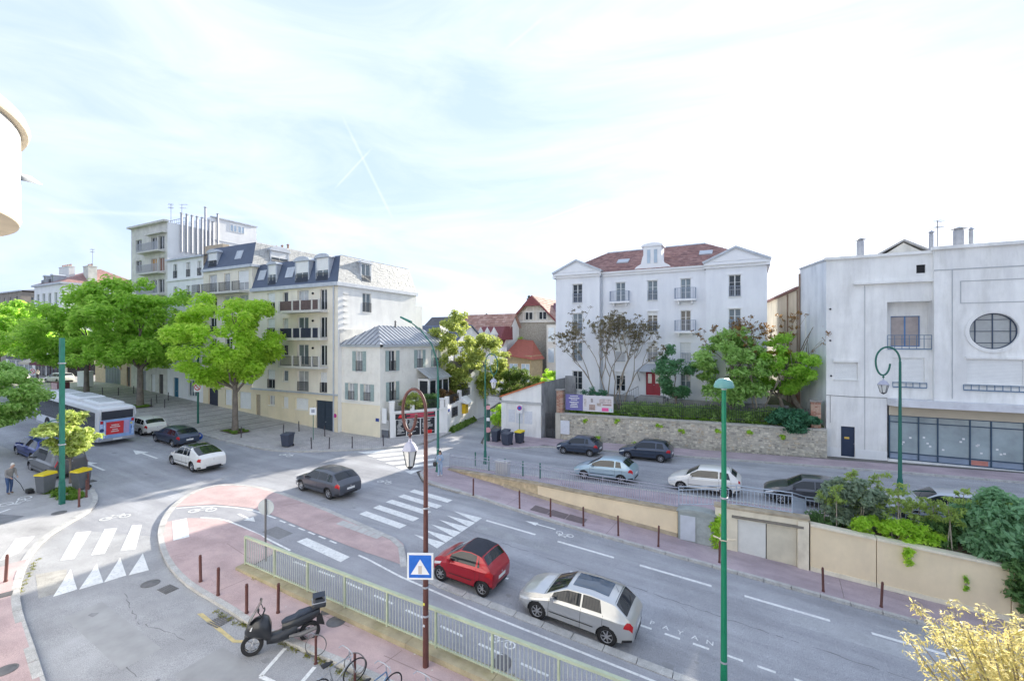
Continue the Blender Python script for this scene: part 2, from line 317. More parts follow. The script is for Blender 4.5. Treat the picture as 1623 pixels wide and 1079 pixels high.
# pavement under the retaining wall, between lower road and wall
nose = sheet('mauve_pavement', [(-14.9, 22.95), (-17, 23.2), (-18.6, 23.7), (-20.0, 24.9), (-20.0, 26.0), (-19.0, 27.0), (-18.3, 26.3), (-13.5, 25.1), (-9, 24.5), (-5, 24.25), (30, 24.1), (30, 22.05), (-8, 22.15), (-12, 22.5)], zb, .11, PURP)
kerb('kerb', smooth_path([(-18.9, 27.2), (-20.0, 26.2), (-20.15, 25.0), (-18.6, 23.6), (-17, 23.1), (-14.9, 22.85), (-12, 22.42), (-8, 22.07), (4, 21.98), (30, 21.95)], 2), zb, side=1, step=1.0)
upn = sheet('mauve_pavement', [(-18.9, 27.2), (-18.2, 26.4), (-13.5, 25.2), (-9, 24.6), (-5, 24.35), (60, 24.3), (60, 27.7), (-14, 27.7)], zu, .12, PURP)
kerb('kerb', [(-18.9, 27.3), (-14, 27.75), (30, 27.75)], zu, side=1, step=1.2)
upf = sheet('mauve_pavement', [(60, 38.7), (12, 38.5), (5, 38.1), (-8, 37.0), (-15.6, 36.4), (-16.8, 34.6), (-18.2, 33.9), (-19.4, 33.8), (-20.6, 34.5), (-21.2, 36), (-21.3, 39.2), (-15.5, 39.3), (60, 43)], zu, .115, PURP)
kerb('kerb', smooth_path([(30, 38.6), (12, 38.4), (5, 38.0), (-8, 36.9), (-15.6, 36.3), (-16.8, 34.5), (-18.2, 33.8), (-19.4, 33.7), (-20.7, 34.4), (-21.3, 36), (-22, 38.6)], 1), zu, side=-1, step=1.2)
plaza = sheet('paved_promenade', [(-140, 23.4), (-43.5, 23.4), (-35.7, 23.55), (-31.9, 24.75), (-28.5, 27.4), (-25.75, 30.3), (-25.1, 32), (-25.8, 37.2), (-27.7, 45), (-33, 62), (-60, 62), (-140, 40)], zb, .12, COB)
kerb('kerb', smooth_path([(-95, 23.2), (-43.5, 23.2), (-35.7, 23.35), (-31.9, 24.55), (-28.5, 27.2), (-25.65, 30.2), (-25.0, 32), (-25.7, 37)], 2), zb, side=1, step=1.3)
def sett_pattern(m, scale, k):
    t = m.node_tree; n = t.nodes; L = t.links.new; b = n['Principled BSDF']; src = b.inputs['Base Color'].links[0].from_socket
    co = n.new('ShaderNodeTexCoord'); br = n.new('ShaderNodeTexBrick'); br.inputs['Scale'].default_value = scale; br.inputs['Mortar Size'].default_value = .035; br.inputs['Mortar Smooth'].default_value = .4
    br.inputs['Color1'].default_value = (1.12, 1.1, 1.08, 1); br.inputs['Color2'].default_value = (.84, .84, .86, 1); br.inputs['Mortar'].default_value = (k, k, k, 1); L(co.outputs['Object'], br.inputs['Vector'])
    mx = n.new('ShaderNodeMixRGB'); mx.blend_type = 'MULTIPLY'; mx.inputs[0].default_value = 1; L(src, mx.inputs[1]); L(br.outputs['Color'], mx.inputs[2]); L(mx.outputs[0], b.inputs['Base Color'])
PLZ = M('promenade_setts', (.48, .46, .45), .85, .14, .7, .25, 60, fine=.3, stain=.45, stcol=(.3, .29, .285), sscale=(.6, 1, 1)); sett_pattern(PLZ, 2.2, .62)
plaza.data.materials[0] = PLZ
# pale setts laid in bars across the promenade
sett = M('pale_setts', (.25, .24, .23), .85, .2, 3, .2, 50, fine=.3)
for k in range(17):
    s0 = -41.5-k*2.05
    sheet('paving_band', [(s0, 24.2), (s0+.25, 24.2), (s0+.25, 30.4), (s0, 30.4)], zb, .125, sett, parent=plaza)
# painted markings
def mark(poly, zf=zb, dz=.006, mat=None, parent=None, name='road_marking'): return sheet(name, poly, zf, dz, mat or PAINT, parent or boul)
for k in range(5):
    t = 17.25+k*1.0
    mark([(-18.15, t+.42), (-15.05, t+.02), (-15.02, t+.5), (-18.13, t+.9)], name='crossing_stripe')
for k in range(6):
    t = 16.62+k*.66
    mark([(-14.02, t+.48), (-12.32, t), (-12.32, t+.62)], name='hump_triangle')
for p in [[(-12.0, 20.42), (-9.2, 20.42)], [(-8.03, 20.4), (-5.3, 20.4)], [(-4.16, 20.4), (-1.25, 20.4)], [(-.05, 20.38), (2.78, 20.38)], [(4.0, 20.36), (6.9, 20.36)], [(8.3, 20.36), (11.2, 20.36)]]:
    (a, t), (b, _) = p; mark([(a, t-.08), (b, t-.08), (b, t+.08), (a, t+.08)], name='lane_dash')
for a in (-9.0, -3.4, -2.47, -1.57, -.58, .32, 1.3): mark([(a, 16.16), (a+.5, 16.16), (a+.5, 16.27), (a, 16.27)], name='bay_dash')
zs = [[(-28.02, 9.66), (-27.6, 10.07), (-24.82, 8.5), (-25.13, 8.17)], [(-27.34, 10.48), (-26.96, 10.81), (-24.29, 9.31), (-24.6, 8.97)], [(-26.7, 11.3), (-26.4, 11.58), (-23.64, 10.13), (-24.0, 9.74)]]
for p in zs: mark(p, zn, .012, parent=serv, name='crossing_stripe')
mark([(-29.2, 8.0), (-28.8, 8.5), (-27.2, 7.55), (-26.9, 6.9)], zn, .12, parent=pavL, name='crossing_stripe')
mark([(-25.28, 12.36), (-25.08, 12.91), (-22.66, 11.78), (-22.86, 11.22)], zn, .118, parent=nearp, name='crossing_stripe')
for p in [[(-23.84, 8.06), (-21.76, 7.54), (-21.89, 6.92)], [(-23.5, 8.75), (-21.52, 8.21), (-21.68, 7.56)], [(-23.3, 9.45), (-21.37, 8.86), (-21.5, 8.22)], [(-22.93, 10.09), (-21.08, 9.48), (-21.3, 8.9)]]: mark(p, zn, .012, parent=serv, name='hump_triangle')
for p in [[(-16.39, 8.75), (-16.26, 8.87), (-13.95, 8.56), (-13.91, 8.44)], [(-13.95, 8.56), (-13.62, 8.7), (-13.57, 8.6), (-13.91, 8.44)]]: mark(p, zn, .012, YPAINT, serv)
for a, b in [((-12.25, 9.0), (-11.83, 7.94)), ((-11.83, 7.94), (-11.3, 7.97)), ((-10.81, 8.87), (-10.6, 8.2))]:
    d = dist2(a, b); nx, ny = -(b[1]-a[1])/d*.06, (b[0]-a[0])/d*.06
    mark([(a[0]-nx, a[1]-ny), (b[0]-nx, b[1]-ny), (b[0]+nx, b[1]+ny), (a[0]+nx, a[1]+ny)], zn, .012, parent=serv, name='bay_line')
for k in range(6):
    za = [[(-27.92, 27.01), (-25.76, 29.78), (-25.08, 29.65), (-26.87, 26.92)], [(-26.59, 26.64), (-24.11, 29.48), (-23.63, 29.21), (-25.51, 26.47)], [(-25.16, 26.2), (-22.74, 29.1), (-22.29, 28.85), (-24.33, 26.06)], [(-23.86, 25.75), (-21.38, 28.54), (-20.95, 28.3), (-22.95, 25.58)], [(-22.47, 25.32), (-20.39, 27.76), (-20.04, 27.5), (-21.66, 25.04)], [(-21.17, 24.81), (-20.36, 25.71), (-20.34, 24.49)]][k]
    mark(za, zb, .012, name='crossing_stripe')
for k in range(6):   # ribbed warning strip of the island, slab by slab
    a = -18+k*.5; mark([(a, 16.0-k*.05), (a+.46, 15.95-k*.05), (a+.46, 16.42-k*.05), (a, 16.46-k*.05)], zb, .118, M('tactile_slab', (.5, .49, .47), .8, .1, 4), islf, 'tactile_slab')
for k in range(6):
    a = -18.3+k*.5; mark([(a, 23.35-k*.1), (a+.46, 23.27-k*.1), (a+.46, 23.72-k*.1), (a, 23.8-k*.1)], zb, .118, M('tactile_slab_grey', (.38, .36, .35), .8, .1, 4), nose, 'tactile_slab')
mark([(-17.93, 14.28), (-14.81, 13.9), (-14.8, 13.4), (-18.0, 13.8)], zb, .106, parent=path, name='crossing_stripe')
def line(pts, wd, zf, dz, parent, name='edge_line', mat=None):
    p = pts; L_ = []; Rr = []
    for i in range(len(p)):
        a = p[max(i-1, 0)]; b = p[min(i+1, len(p)-1)]; d = dist2(a, b); nx, ny = -(b[1]-a[1])/d*wd/2, (b[0]-a[0])/d*wd/2
        L_.append((p[i][0]+nx, p[i][1]+ny)); Rr.append((p[i][0]-nx, p[i][1]-ny))
    return mark(L_+Rr[::-1], zf, dz, mat, parent, name)
line(smooth_path([(-27.0, 13.4), (-25.8, 14.55), (-23.6, 15.2), (-21.2, 15.05)], 2), .1, zb, .106, path)
for a in (-20.8, -20.0, -19.2, -18.4, -17.6, -16.8): line([(a, 14.98-(a+20.8)*-.0-(a+20.8)*.1), (a+.5, 14.93-(a+20.8)*.1)], .1, zb, .106, path, 'edge_dash')
line([(-14.6, 14.18), (-12, 13.85), (-8, 13.68), (30, 13.66)], .1, zb, .106, path)
line(smooth_path([(-24.6, 13.3), (-23.5, 13.75), (-21.3, 13.6), (-19, 13.3), (-17.5, 13.1)], 1), .1, zb, .106, path)
for k in range(16): line([(-16.5+k*1.5, 12.55-rail_shift(-16.5+k*1.5)*.5), (-15.6+k*1.5, 12.53-rail_shift(-16.5+k*1.5)*.5)], .1, zb, .106, path, 'centre_dash')
def arrow(s, t, L_, rz, zf, dz, parent, wd=.16, head=.42):
    c, q = math.cos(rz), math.sin(rz)
    pts = [(0, -wd/2), (L_*.6, -wd/2), (L_*.6, -head), (L_, 0), (L_*.6, head), (L_*.6, wd/2), (0, wd/2)]
    return mark([(s+x*c-y*q, t+x*q+y*c) for x, y in pts], zf, dz, None, parent, 'arrow_marking')
arrow(-38.2, 14.62, 3.4, math.pi, zb, .008, boul); arrow(-38.5, 17.84, 3.5, math.pi, zb, .008, boul); arrow(-46, 22.2, 2.6, math.pi, zb, .008, boul)
arrow(-23.4, 14.5, 1.7, -.12, zb, .108, path, .12, .25); arrow(-8.6, 21.55, 1.7, math.pi, zb, .008, boul, .1, .2)
arrow(-34.3, 9.2, 1.3, R(-65), zn, .124, pavL, .14, .3); arrow(-4.5, 12.2, 1.8, 0, zb, .106, path, .12, .3)
def bike_mark(s, t, rz, zf, dz, parent, k=1.0, mat=None):
    c, q = math.cos(rz), math.sin(rz); mb = MB()
    def P(x, y): return (s+k*(x*c-y*q), t+k*(x*q+y*c))
    def ring(x0, r0, r1):
        for i in range(14):
            a, b = 2*math.pi*i/14, 2*math.pi*(i+1)/14
            mb.poly([(*P(x0+r*math.cos(w_), r*math.sin(w_)), 0) for r, w_ in ((r0, a), (r1, a), (r1, b), (r0, b))])
    def bar(x0, y0, x1, y1, w_=.07):
        d = math.hypot(x1-x0, y1-y0); nx, ny = -(y1-y0)/d*w_/2, (x1-x0)/d*w_/2
        mb.poly([(*P(a, b), 0) for a, b in ((x0+nx, y0+ny), (x1+nx, y1+ny), (x1-nx, y1-ny), (x0-nx, y0-ny))])
    ring(-.5, .24, .33); ring(.5, .24, .33)
    for b in ((-.5, 0, -.18, .42), (-.18, .42, .36, .4), (-.1, 0, .36, .4), (-.5, 0, -.1, 0), (.5, 0, .36, .55), (-.18, .42, -.22, .56), (-.34, .57, -.1, .57), (.22, .57, .42, .57)): bar(*b)
    mb.v = [(x, y, zf(x)+dz+.0008*(i % 5)) for i, (x, y, z) in enumerate(mb.v)]
    return mb.obj('bicycle_marking', mat or PAINT, parent)
bike_mark(-25.5, 13.9, R(40), zb, .108, path, .8); bike_mark(-20.7, 22.3, 0, zb, .008, boul, .65); bike_mark(-8.0, 21.3, math.pi, zb, .008, boul, .55)
bike_mark(-32, 23.6, 0, zb, .009, boul, .8); bike_mark(-28.6, 11.4, R(60), zb, .009, boul, .75); bike_mark(-35.4, 9.7, R(-65), zn, .124, pavL, .9); bike_mark(-6.9, 12.75, 0, zb, .107, path, .55)
for i, ch in enumerate('PAYANT'):
    me = text_mesh(ch, .33, 0); me.materials.append(PAINT)
    o = bpy.data.objects.new('lettering', me); COL.objects.link(o); s = -2.95+i*.47; o.parent = boul; o.location = (s, 16.56, zb(s)+.007); o.rotation_euler = (0, R(4), 0)
# metal covers and drains
def cover(s, t, r, zf, dz, parent):
    mb = MB().lathe([(0, .004), (r*.82, .004), (r*.84, 0), (r*.9, 0), (r*.92, .006), (r, .006), (r, -.01)], 24, (s, t, zf(s)+dz)); mb.obj('manhole_cover', IRON, parent, True)
cover(-6.6, 11.9, .42, zb, .107, path); cover(-11.8, 10.5, .3, zn, .118, nearp); cover(-12.5, 10.75, .2, zn, .118, nearp); cover(-18.07, 4.75, .26, zn, .12, pavL); cover(-19.9, 9.0, .3, zn, .012, serv); cover(-31.5, 10.2, .3, zn, .12, pavL)
def grate(s, t, w_, d, rz, zf, dz, parent):
    mb = MB(); n = 7; c, q = math.cos(rz), math.sin(rz)
    for i in range(n):
        y = -d/2+d*(i+.5)/n; mb.hexa([(s+x*c-yy*q, t+x*q+yy*c, zf(s)+dz+z) for z in (-.02, .012) for x, yy in ((-w_/2, y-.02), (w_/2, y-.02), (w_/2, y+.02), (-w_/2, y+.02))])
    mb.obj('drain_grate', IRON, parent)
grate(-18.9, 9.1, .6, .45, 0, zn, .012, serv); grate(-15.3, 8.85, .55, .5, 0, zn, .012, serv); grate(-36.5, 13.3, .6, .4, 0, zb, .008, boul); grate(-23.3, 6.05, .5, .4, R(70), zn, .12, pavL)
for (s0, s1, t0, t1) in ((-10.6, -7.5, 22.75, 23.55),):
    for k in range(3): mark([(s0+k*1.04, t0), (s0+k*1.04+1, t0), (s0+k*1.04+1, t1-.1), (s0+k*1.04, t1)], zb, .118, M('steel_plate', (.15, .12, .125), .6, .15, 3), nose, 'cover_plate')
# patched and worn asphalt
rq = random.Random(77)
for (s0, t0, L_, W_, c) in ((-33, 15, 5, 1.1, .33), (-52, 14.5, 9, 1.4, .32), (-27, 20.5, 3.2, 1.3, .40), (-12, 19.1, 4, .7, .33), (1.5, 19.3, 6, .9, .40), (-46, 19, 6, .9, .32), (-21.5, 17.9, 2.4, .8, .32), (5, 17.2, 5, .8, .33)):
    mark([(s0+rq.uniform(-.1, .1), t0+rq.uniform(-.06, .06)), (s0+L_, t0+rq.uniform(-.06, .06)), (s0+L_+rq.uniform(-.1, .1), t0+W_), (s0, t0+W_+rq.uniform(-.06, .06))], zb, .0025, M('patch_%d' % int(c*100), (c, c*1.01, c*1.04), .88, .12, 1.2, .3, 90, fine=.5, stain=.4, stcol=(c*.8, c*.8, c*.84), sscale=(1, 1, 1)), boul, 'asphalt_patch')
for (s0, t0, L_, W_, c) in ((-20, 6.6, 4.5, 1.0, .34), (-14, 6.9, 3.5, 1.3, .31), (-9, 5.5, 4, 1.2, .39)): mark([(s0, t0), (s0+L_, t0-.3), (s0+L_, t0+W_-.3), (s0, t0+W_)], zn, .0085, M('patch_%d' % int(c*100), (c, c, c)), serv, 'asphalt_patch')
OIL = M('oil_stain', (.24, .24, .245), .7, .2, 3)
for k in range(26):
    s, t = rq.choice(((rq.uniform(-8, 3), rq.uniform(14.6, 16)), (rq.uniform(-45, -18), rq.uniform(14, 22)), (rq.uniform(-20, -8), rq.uniform(5.8, 8.6)))); r_ = rq.uniform(.05, .2); f = zn if t < 9 else zb
    mark([(s+r_*rq.uniform(.6, 1.4)*math.cos(a), t+r_*rq.uniform(.5, 1.1)*math.sin(a)) for a in np.linspace(0, 6.28, 9)[:-1]], f, .0095 if t < 9 else .004, OIL, serv if t < 9 else boul, 'oil_stain')
for k in range(30): # litter and chewing-gum specks on the pavements
    s, t = rq.choice(((rq.uniform(-16, -6), rq.uniform(9.5, 10.6)), (rq.uniform(-14, 8), rq.uniform(22.4, 23.8)))); f = zn if t < 12 else zb
    mark([(s+.03*rq.uniform(.6, 1.6)*math.cos(a), t+.03*math.sin(a)) for a in (0, 1.5, 3, 4.6)], f, .1165, M('pale_litter', (.6, .58, .55), .8), nearp if t < 12 else nose, 'litter')
# patched asphalt
for p in ([(-34.2, 8.6), (-32.4, 9.2), (-31.9, 8.2), (-33.6, 7.5)],): mark(p, zn, .117, M('dark_patch', (.22, .22, .225), .9, .15, 2, fine=.3), pavL, 'asphalt_patch')
for p in ([(-24.5, 6.9+.35), (-22.2, 6.65), (-22.0, 7.3), (-24.0, 8.0)],): mark(p, zn, .008, M('worn_patch', (.36, .345, .315), .9, .2, 2, fine=.4), serv, 'asphalt_patch')
mark([(-20.3, 13.7), (-18.9, 13.55), (-18.9, 14.3), (-20.3, 14.45)], zb, .104, M('dark_patch2', (.22, .22, .225), .9, .1, 2, fine=.3), path, 'asphalt_patch')

CRK = M('asphalt_crack', (.19, .19, .195), .95, .2, 3)
def crack(pts, wd, zf, dz, parent, seed):
    q = random.Random(seed); p = resample(pts, .22); p = [(x+q.uniform(-.05, .05), y+q.uniform(-.05, .05)) for x, y in p]; L_ = []; Rr = []
    for i, (x, y) in enumerate(p): w_ = wd*q.uniform(.4, 1.3); L_.append((x, y+w_/2, zf(x)+dz)); Rr.append((x, y-w_/2, zf(x)+dz))
    mb = MB(); n = len(p); mb.add(L_+Rr, [(i, i+1, n+i+1, n+i) for i in range(n-1) if q.random() > .12]); mb.obj('asphalt_crack', CRK, parent)
crack([(-10.5, 18.75), (-6, 18.6), (0, 18.3), (9, 18.1)], .035, zb, .004, boul, 1); crack([(-2.2, 18.4), (-1.8, 17.6), (-1.4, 17.2)], .03, zb, .004, boul, 2); crack([(-24.5, 21.2), (-19, 21.0)], .03, zb, .004, boul, 3); crack([(-40, 19.4), (-31, 19.2)], .03, zb, .004, boul, 4)
crack([(-20, 8.2), (-17.5, 7.6), (-15, 7.9)], .03, zn, .006, serv, 5); crack([(-18.5, 6.9), (-13, 6.1)], .03, zn, .006, serv, 6); crack([(-15, 30.5), (8, 31.5)], .03, zu, .006, upper, 7)
JNT = M('paving_joint', (.27, .2, .19), .9, .1, 3)
for x0 in (-21.3, -17.0, -13.2, -9.1, -5.2): line([(x0, 9.5 if x0 > -20 else 10.4), (x0+.12, 10.85-rail_shift(x0))], .022, zn, .1145, nearp, 'paving_joint', JNT)
for (a, b) in (((-9.3, 10.0), (-7.0, 9.95)), ((-12.9, 10.55), (-11.2, 10.5)), ((-20.5, 12.2), (-18.2, 11.8))): line([a, b], .02, zn, .1145, nearp, 'paving_joint', JNT)
line([(-22.5, 16.3), (-21.9, 17.2)], .02, zb, .1145, islf, 'paving_joint', JNT); line([(-18.9, 15.1), (-18.6, 16.8)], .02, zb, .1145, islf, 'paving_joint', JNT)
for x0 in (-16.5, -12, -6.2, -1.0, 3.5, 7.0): line([(x0, 22.3), (x0+.1, 24.0)], .02, zb, .1145, nose, 'paving_joint', M('mauve_joint', (.2, .16, .17), .9))
# ------------------------------------------------------------------ building kit
class Face:
    """a facade plane: a runs along u, b up, d outwards along n"""
    def __init__(s, o, u, n): s.o = Vector(o); s.u = Vector(u); s.n = Vector(n)
    def P(s, a, b, d=0): return s.o+s.u*a+s.n*d+Vector((0, 0, b))
    def box(s, mb, a0, a1, b0, b1, d0, d1, m=0):
        return mb.hexa([s.P(a, b, d) for b in (b0, b1) for a, d in ((a0, d0), (a1, d0), (a1, d1), (a0, d1))], m)
def front(t): return Face((0, t, 0), (1, 0, 0), (0, -1, 0))
def right(s): return Face((s, 0, 0), (0, 1, 0), (1, 0, 0))
def left(s): return Face((s, 0, 0), (0, 1, 0), (-1, 0, 0))
def back(t): return Face((0, t, 0), (1, 0, 0), (0, 1, 0))
def wall(parent, F, a0, a1, b0, b1, holes, mat, depth=.22, name='wall', top=None):
    """wall skin with real openings; top: optional function a -> height for a sloping top"""
    A = sorted({a0, a1, *[min(max(h[0], a0), a1) for h in holes], *[min(max(h[1], a0), a1) for h in holes]})
    B = sorted({b0, b1, *[min(max(h[2], b0), b1) for h in holes], *[min(max(h[3], b0), b1) for h in holes]})
    mb = MB()
    for i in range(len(A)-1):
        for j in range(len(B)-1):
            ca, cb = (A[i]+A[i+1])/2, (B[j]+B[j+1])/2
            if any(h[0] < ca < h[1] and h[2] < cb < h[3] for h in holes): continue
            zt = [B[j+1], B[j+1]]
            if top and j == len(B)-2: zt = [top(A[i]), top(A[i+1])]
            mb.poly([F.P(A[i], B[j]), F.P(A[i+1], B[j]), F.P(A[i+1], zt[1]), F.P(A[i], zt[0])])
    for h in holes:
        c = [(h[0], h[2]), (h[1], h[2]), (h[1], h[3]), (h[0], h[3])]
        for k in range(4):
            p, q = c[k], c[(k+1) % 4]; mb.poly([F.P(*p, 0), F.P(*q, 0), F.P(*q, -depth), F.P(*p, -depth)])
    return mb.obj(name, mat, parent)
def slab(parent, F, a0, a1, b0, b1, d0, d1, mat, name): return F.box(MB(), a0, a1, b0, b1, d0, d1).obj(name, mat, parent)
def guard(parent, F, a0, a1, b0, h, d, n=None, mat=None, name='guard_rail', ret=0):
    mb = MB(); n = n or max(3, int((a1-a0)/.13)); r = .014
    F.box(mb, a0, a1, b0+h-.04, b0+h, d-.02, d+.02); F.box(mb, a0, a1, b0+.06, b0+.09, d-.012, d+.012)
    for i in range(n+1):
        a = a0+(a1-a0)*i/n; F.box(mb, a-r, a+r, b0, b0+h, d-r, d+r)
    if ret:
        for a in (a0, a1):
            F.box(mb, a-.02, a+.02, b0+h-.038, b0+h-.002, .01, d-.02); F.box(mb, a-.012, a+.012, b0+.062, b0+.088, .01, d-.012)
            for k in range(1, int(d/.13)): F.box(mb, a-r, a+r, b0+.09, b0+h-.04, k*.13-r, k*.13+r)
    return mb.obj(name, mat or RAILB, parent)
SHUT = M('roller_shutter', (.84, .84, .82), .5, .04, 2)
SHUTW = M('wood_shutter_green', (.32, .40, .38), .6, .12, 4, stain=.25, stcol=(.45, .47, .44), sscale=(2, 2, 2))
def window(parent, F, a0, a1, b0, b1, leaves=2, glass=None, frame=None, set_=.14, rail=False, blind=0., sill=True, bars=0, shutters=None, railm=None, name='window'):
    fr = frame or FRAME; g = glass or rnd.choice((GLASS, GLASS, GLASSL, CURT)); w_ = min(.055, (a1-a0)*.07); mb = MB(); d0, d1 = -set_-.05, -set_
    F.box(mb, a0, a0+w_, b0, b1, d0, d1); F.box(mb, a1-w_, a1, b0, b1, d0, d1)
    F.box(mb, a0+w_, a1-w_, b0, b0+w_, d0, d1); F.box(mb, a0+w_, a1-w_, b1-w_, b1, d0, d1)
    for k in range(1, leaves):
        a = a0+(a1-a0)*k/leaves; F.box(mb, a-w_*.8, a+w_*.8, b0+w_, b1-w_, d0, d1+.01)
    for k in range(1, bars+1):
        b = b0+(b1-b0)*k/(bars+1); F.box(mb, a0+w_, a1-w_, b-.015, b+.015, d0+.005, d1-.005)
    o = mb.obj(name, fr, parent)
    for k in range(leaves):
        p0, p1 = a0+(a1-a0)*k/leaves+w_*.8, a0+(a1-a0)*(k+1)/leaves-w_*.8
        t = rnd.uniform(-.012, .012)
        MB().poly([F.P(p0, b0+w_, d0+.02+t), F.P(p1, b0+w_, d0+.02-t), F.P(p1, b1-w_, d0+.02-t), F.P(p0, b1-w_, d0+.02+t)]).obj('pane', g, o)
    if blind > 0:
        mb = MB(); n = max(3, int(blind*(b1-b0)/.09)); hgt = blind*(b1-b0)/n
        for k in range(n):
            z1 = b1-.002-k*hgt; F.box(mb, a0+.01, a1-.01, z1-hgt+.008, z1, -set_+.012, -set_+.04+.008*(k % 2))
        mb.obj('roller_shutter', SHUT, o)
    if sill: slab(o, F, a0-.06, a1+.06, b0-.07, b0-.005, -.1, .07, fr if sill is True else sill, 'sill')
    if rail: guard(o, F, a0+.02, a1-.02, b0+.02, min(.95, (b1-b0)*.5), .02, mat=railm)
    if shutters:
        w2 = (a1-a0)/2*shutters
        for sgn, e in ((-1, a0), (1, a1)):
            mb = MB(); x0, x1 = (e-w2-.02, e-.02) if sgn < 0 else (e+.02, e+w2+.02)
            F.box(mb, x0, x1, b0+.01, b1-.01, .02, .05)
            for z in (b0+.15, (b0+b1)/2, b1-.2): F.box(mb, x0+.02, x1-.02, z, z+.08, .05, .07)
            for (za, zc) in ((b0+.25, (b0+b1)/2-.02), ((b0+b1)/2+.1, b1-.22)):
                mb.hexa([F.P(x0+.04, za, .051), F.P(x0+.12, za, .051), F.P(x0+.12, za, .068), F.P(x0+.04, za, .068), F.P(x1-.12, zc, .051), F.P(x1-.04, zc, .051), F.P(x1-.04, zc, .068), F.P(x1-.12, zc, .068)])
            mb.obj('shutter', SHUTW, o)
    return o
def door(parent, F, a0, a1, b0, b1, mat, leaves=2, panels=3, set_=.12, name='door', knob=True):
    mb = MB(); F.box(mb, a0+.01, a1-.01, b0, b1-.01, -set_-.06, -set_); wd = (a1-a0)/leaves
    for k in range(leaves):
        for j in range(panels):
            h = (b1-b0)/panels; F.box(mb, a0+k*wd+.1, a0+(k+1)*wd-.1, b0+j*h+.1, b0+(j+1)*h-.06, -set_, -set_+.025)
    for k in range(1, leaves): F.box(mb, a0+k*wd-.02, a0+k*wd+.02, b0+.01, b1-.03, -set_+.001, -set_+.03)
    o = mb.obj(name, mat, parent)
    if knob: mb = MB(); p = F.P(a0+(a1-a0)*(.5 if leaves == 2 else .86)+.09, b0+1.0, -set_+.05); mb.sphere(p, .045, n=8, k=5); mb.obj('handle', STEEL, o, True)
    return o
def hip_roof(parent, x0, x1, y0, y1, ze, zr, inset, mat, along='x', name='roof', ov=.3, rx=None):
    x0 -= ov; x1 += ov; y0 -= ov; y1 += ov; mb = MB()
    if along == 'x':
        yc = (y0+y1)/2; r0, r1 = (rx or (x0+inset, x1-inset)); a, b = (r0, yc, zr), (r1, yc, zr)
        c = [(x0, y0, ze), (x1, y0, ze), (x1, y1, ze), (x0, y1, ze)]
        mb.poly([c[0], c[1], b, a]); mb.poly([c[1], c[2], b]); mb.poly([c[2], c[3], a, b]); mb.poly([c[3], c[0], a])
    else:
        xc = (x0+x1)/2; a, b = (xc, y0+inset, zr), (xc, y1-inset, zr)
        c = [(x0, y0, ze), (x1, y0, ze), (x1, y1, ze), (x0, y1, ze)]
        mb.poly([c[1], c[2], b, a]); mb.poly([c[0], c[1], a]); mb.poly([c[3], c[0], a, b]); mb.poly([c[2], c[3], b])
    mb.poly([c[3], c[2], c[1], c[0]])
    return mb.obj(name, mat, parent)
def courses(parent, P00, P10, P11, P01, n, mat, name='tile_courses', wave=0, th=.035):
    """overlapping tile courses on a sloped quad (lower-left, lower-right, upper-right, upper-left), each a thin tilted slat with scalloped tiles"""
    P00, P10, P11, P01 = map(Vector, (P00, P10, P11, P01)); mb = MB(); nr = (P10-P00).cross(P01-P00).normalized()
    if nr.z < 0: nr = -nr
    for j in range(n):
        f0, f1 = j/n, (j+1.08)/n; a, b = P00.lerp(P01, f0), P10.lerp(P11, f0); c, d = P10.lerp(P11, min(f1, 1)), P00.lerp(P01, min(f1, 1))
        L_ = (b-a).length; k = max(1, int(L_/wave)) if wave else 1
        for i in range(k):
            if (c-d).length < .05 and i > 0: break
            j1 = th+rnd.uniform(-.008, .014) if wave else th
            p, q = a.lerp(b, i/k), a.lerp(b, (i+.97)/k); r, s = d.lerp(c, (i+.97)/k), d.lerp(c, i/k)
            mb.add([p+nr*.005, q+nr*.005, p+nr*j1, q+nr*j1, r+nr*.01, s+nr*.01], [(0, 1, 3, 2), (2, 3, 4, 5)], rnd.randrange(3) if wave else 0)
    return mb.obj(name, mat, parent, kind='stuff')
def chimney(parent, x, y, z0, z1, w_, d, pots, mat, name='chimney'):
    mb = MB().box(x-w_/2, x+w_/2, y-d/2, y+d/2, z0, z1); mb.box(x-w_/2-.06, x+w_/2+.06, y-d/2-.06, y+d/2+.06, z1, z1+.12); o = mb.obj(name, mat, parent)
    pm = M('clay_pot', (.36, .22, .15), .8, .2, 3)
    for k in range(pots):
        px = x-w_/2+w_*(k+.5)/pots; MB().lathe([(.1, 0), (.085, .3), (.11, .34), (.11, .4), (.05, .42)], 10, (px, y, z1+.12)).obj('chimney_pot', pm, o, True)
    return o
def tube_flue(parent, x, y, z0, z1, r, mat, name='flue', cowl=True):
    prof = [(r, z0), (r, z1)]
    if cowl: prof += [(r*.8, z1), (r*.8, z1+.12), (r*1.7, z1+.1), (r*.2, z1+.28), (0, z1+.28)]
    return MB().lathe(prof, 10, (x, y, 0)).obj(name, mat, parent, True)
def aerial(parent, x, y, z0, h, rz=0):
    mb = MB().tube([(x, y, z0), (x, y, z0+h)], .025, 6); c, q = math.cos(rz), math.sin(rz)
    for k, L_ in ((h, 1.1), (h-.45, .8)):
        mb.tube([(x-c*L_*.3, y-q*L_*.3, z0+k), (x+c*L_*.7, y+q*L_*.7, z0+k)], .012, 4)
        for i in range(6): px, py = x+c*(-.25+i*.18)*L_, y+q*(-.25+i*.18)*L_; mb.tube([(px-q*.28, py+c*.28, z0+k+.004), (px+q*.28, py-c*.28, z0+k+.004)], .007, 4)
    return mb.obj('aerial', IRON, parent)
CREAM = M('cream_render', (.83, .77, .64), .85, .05, .8, .12, 40, stain=.16, stcol=(.64, .58, .48))
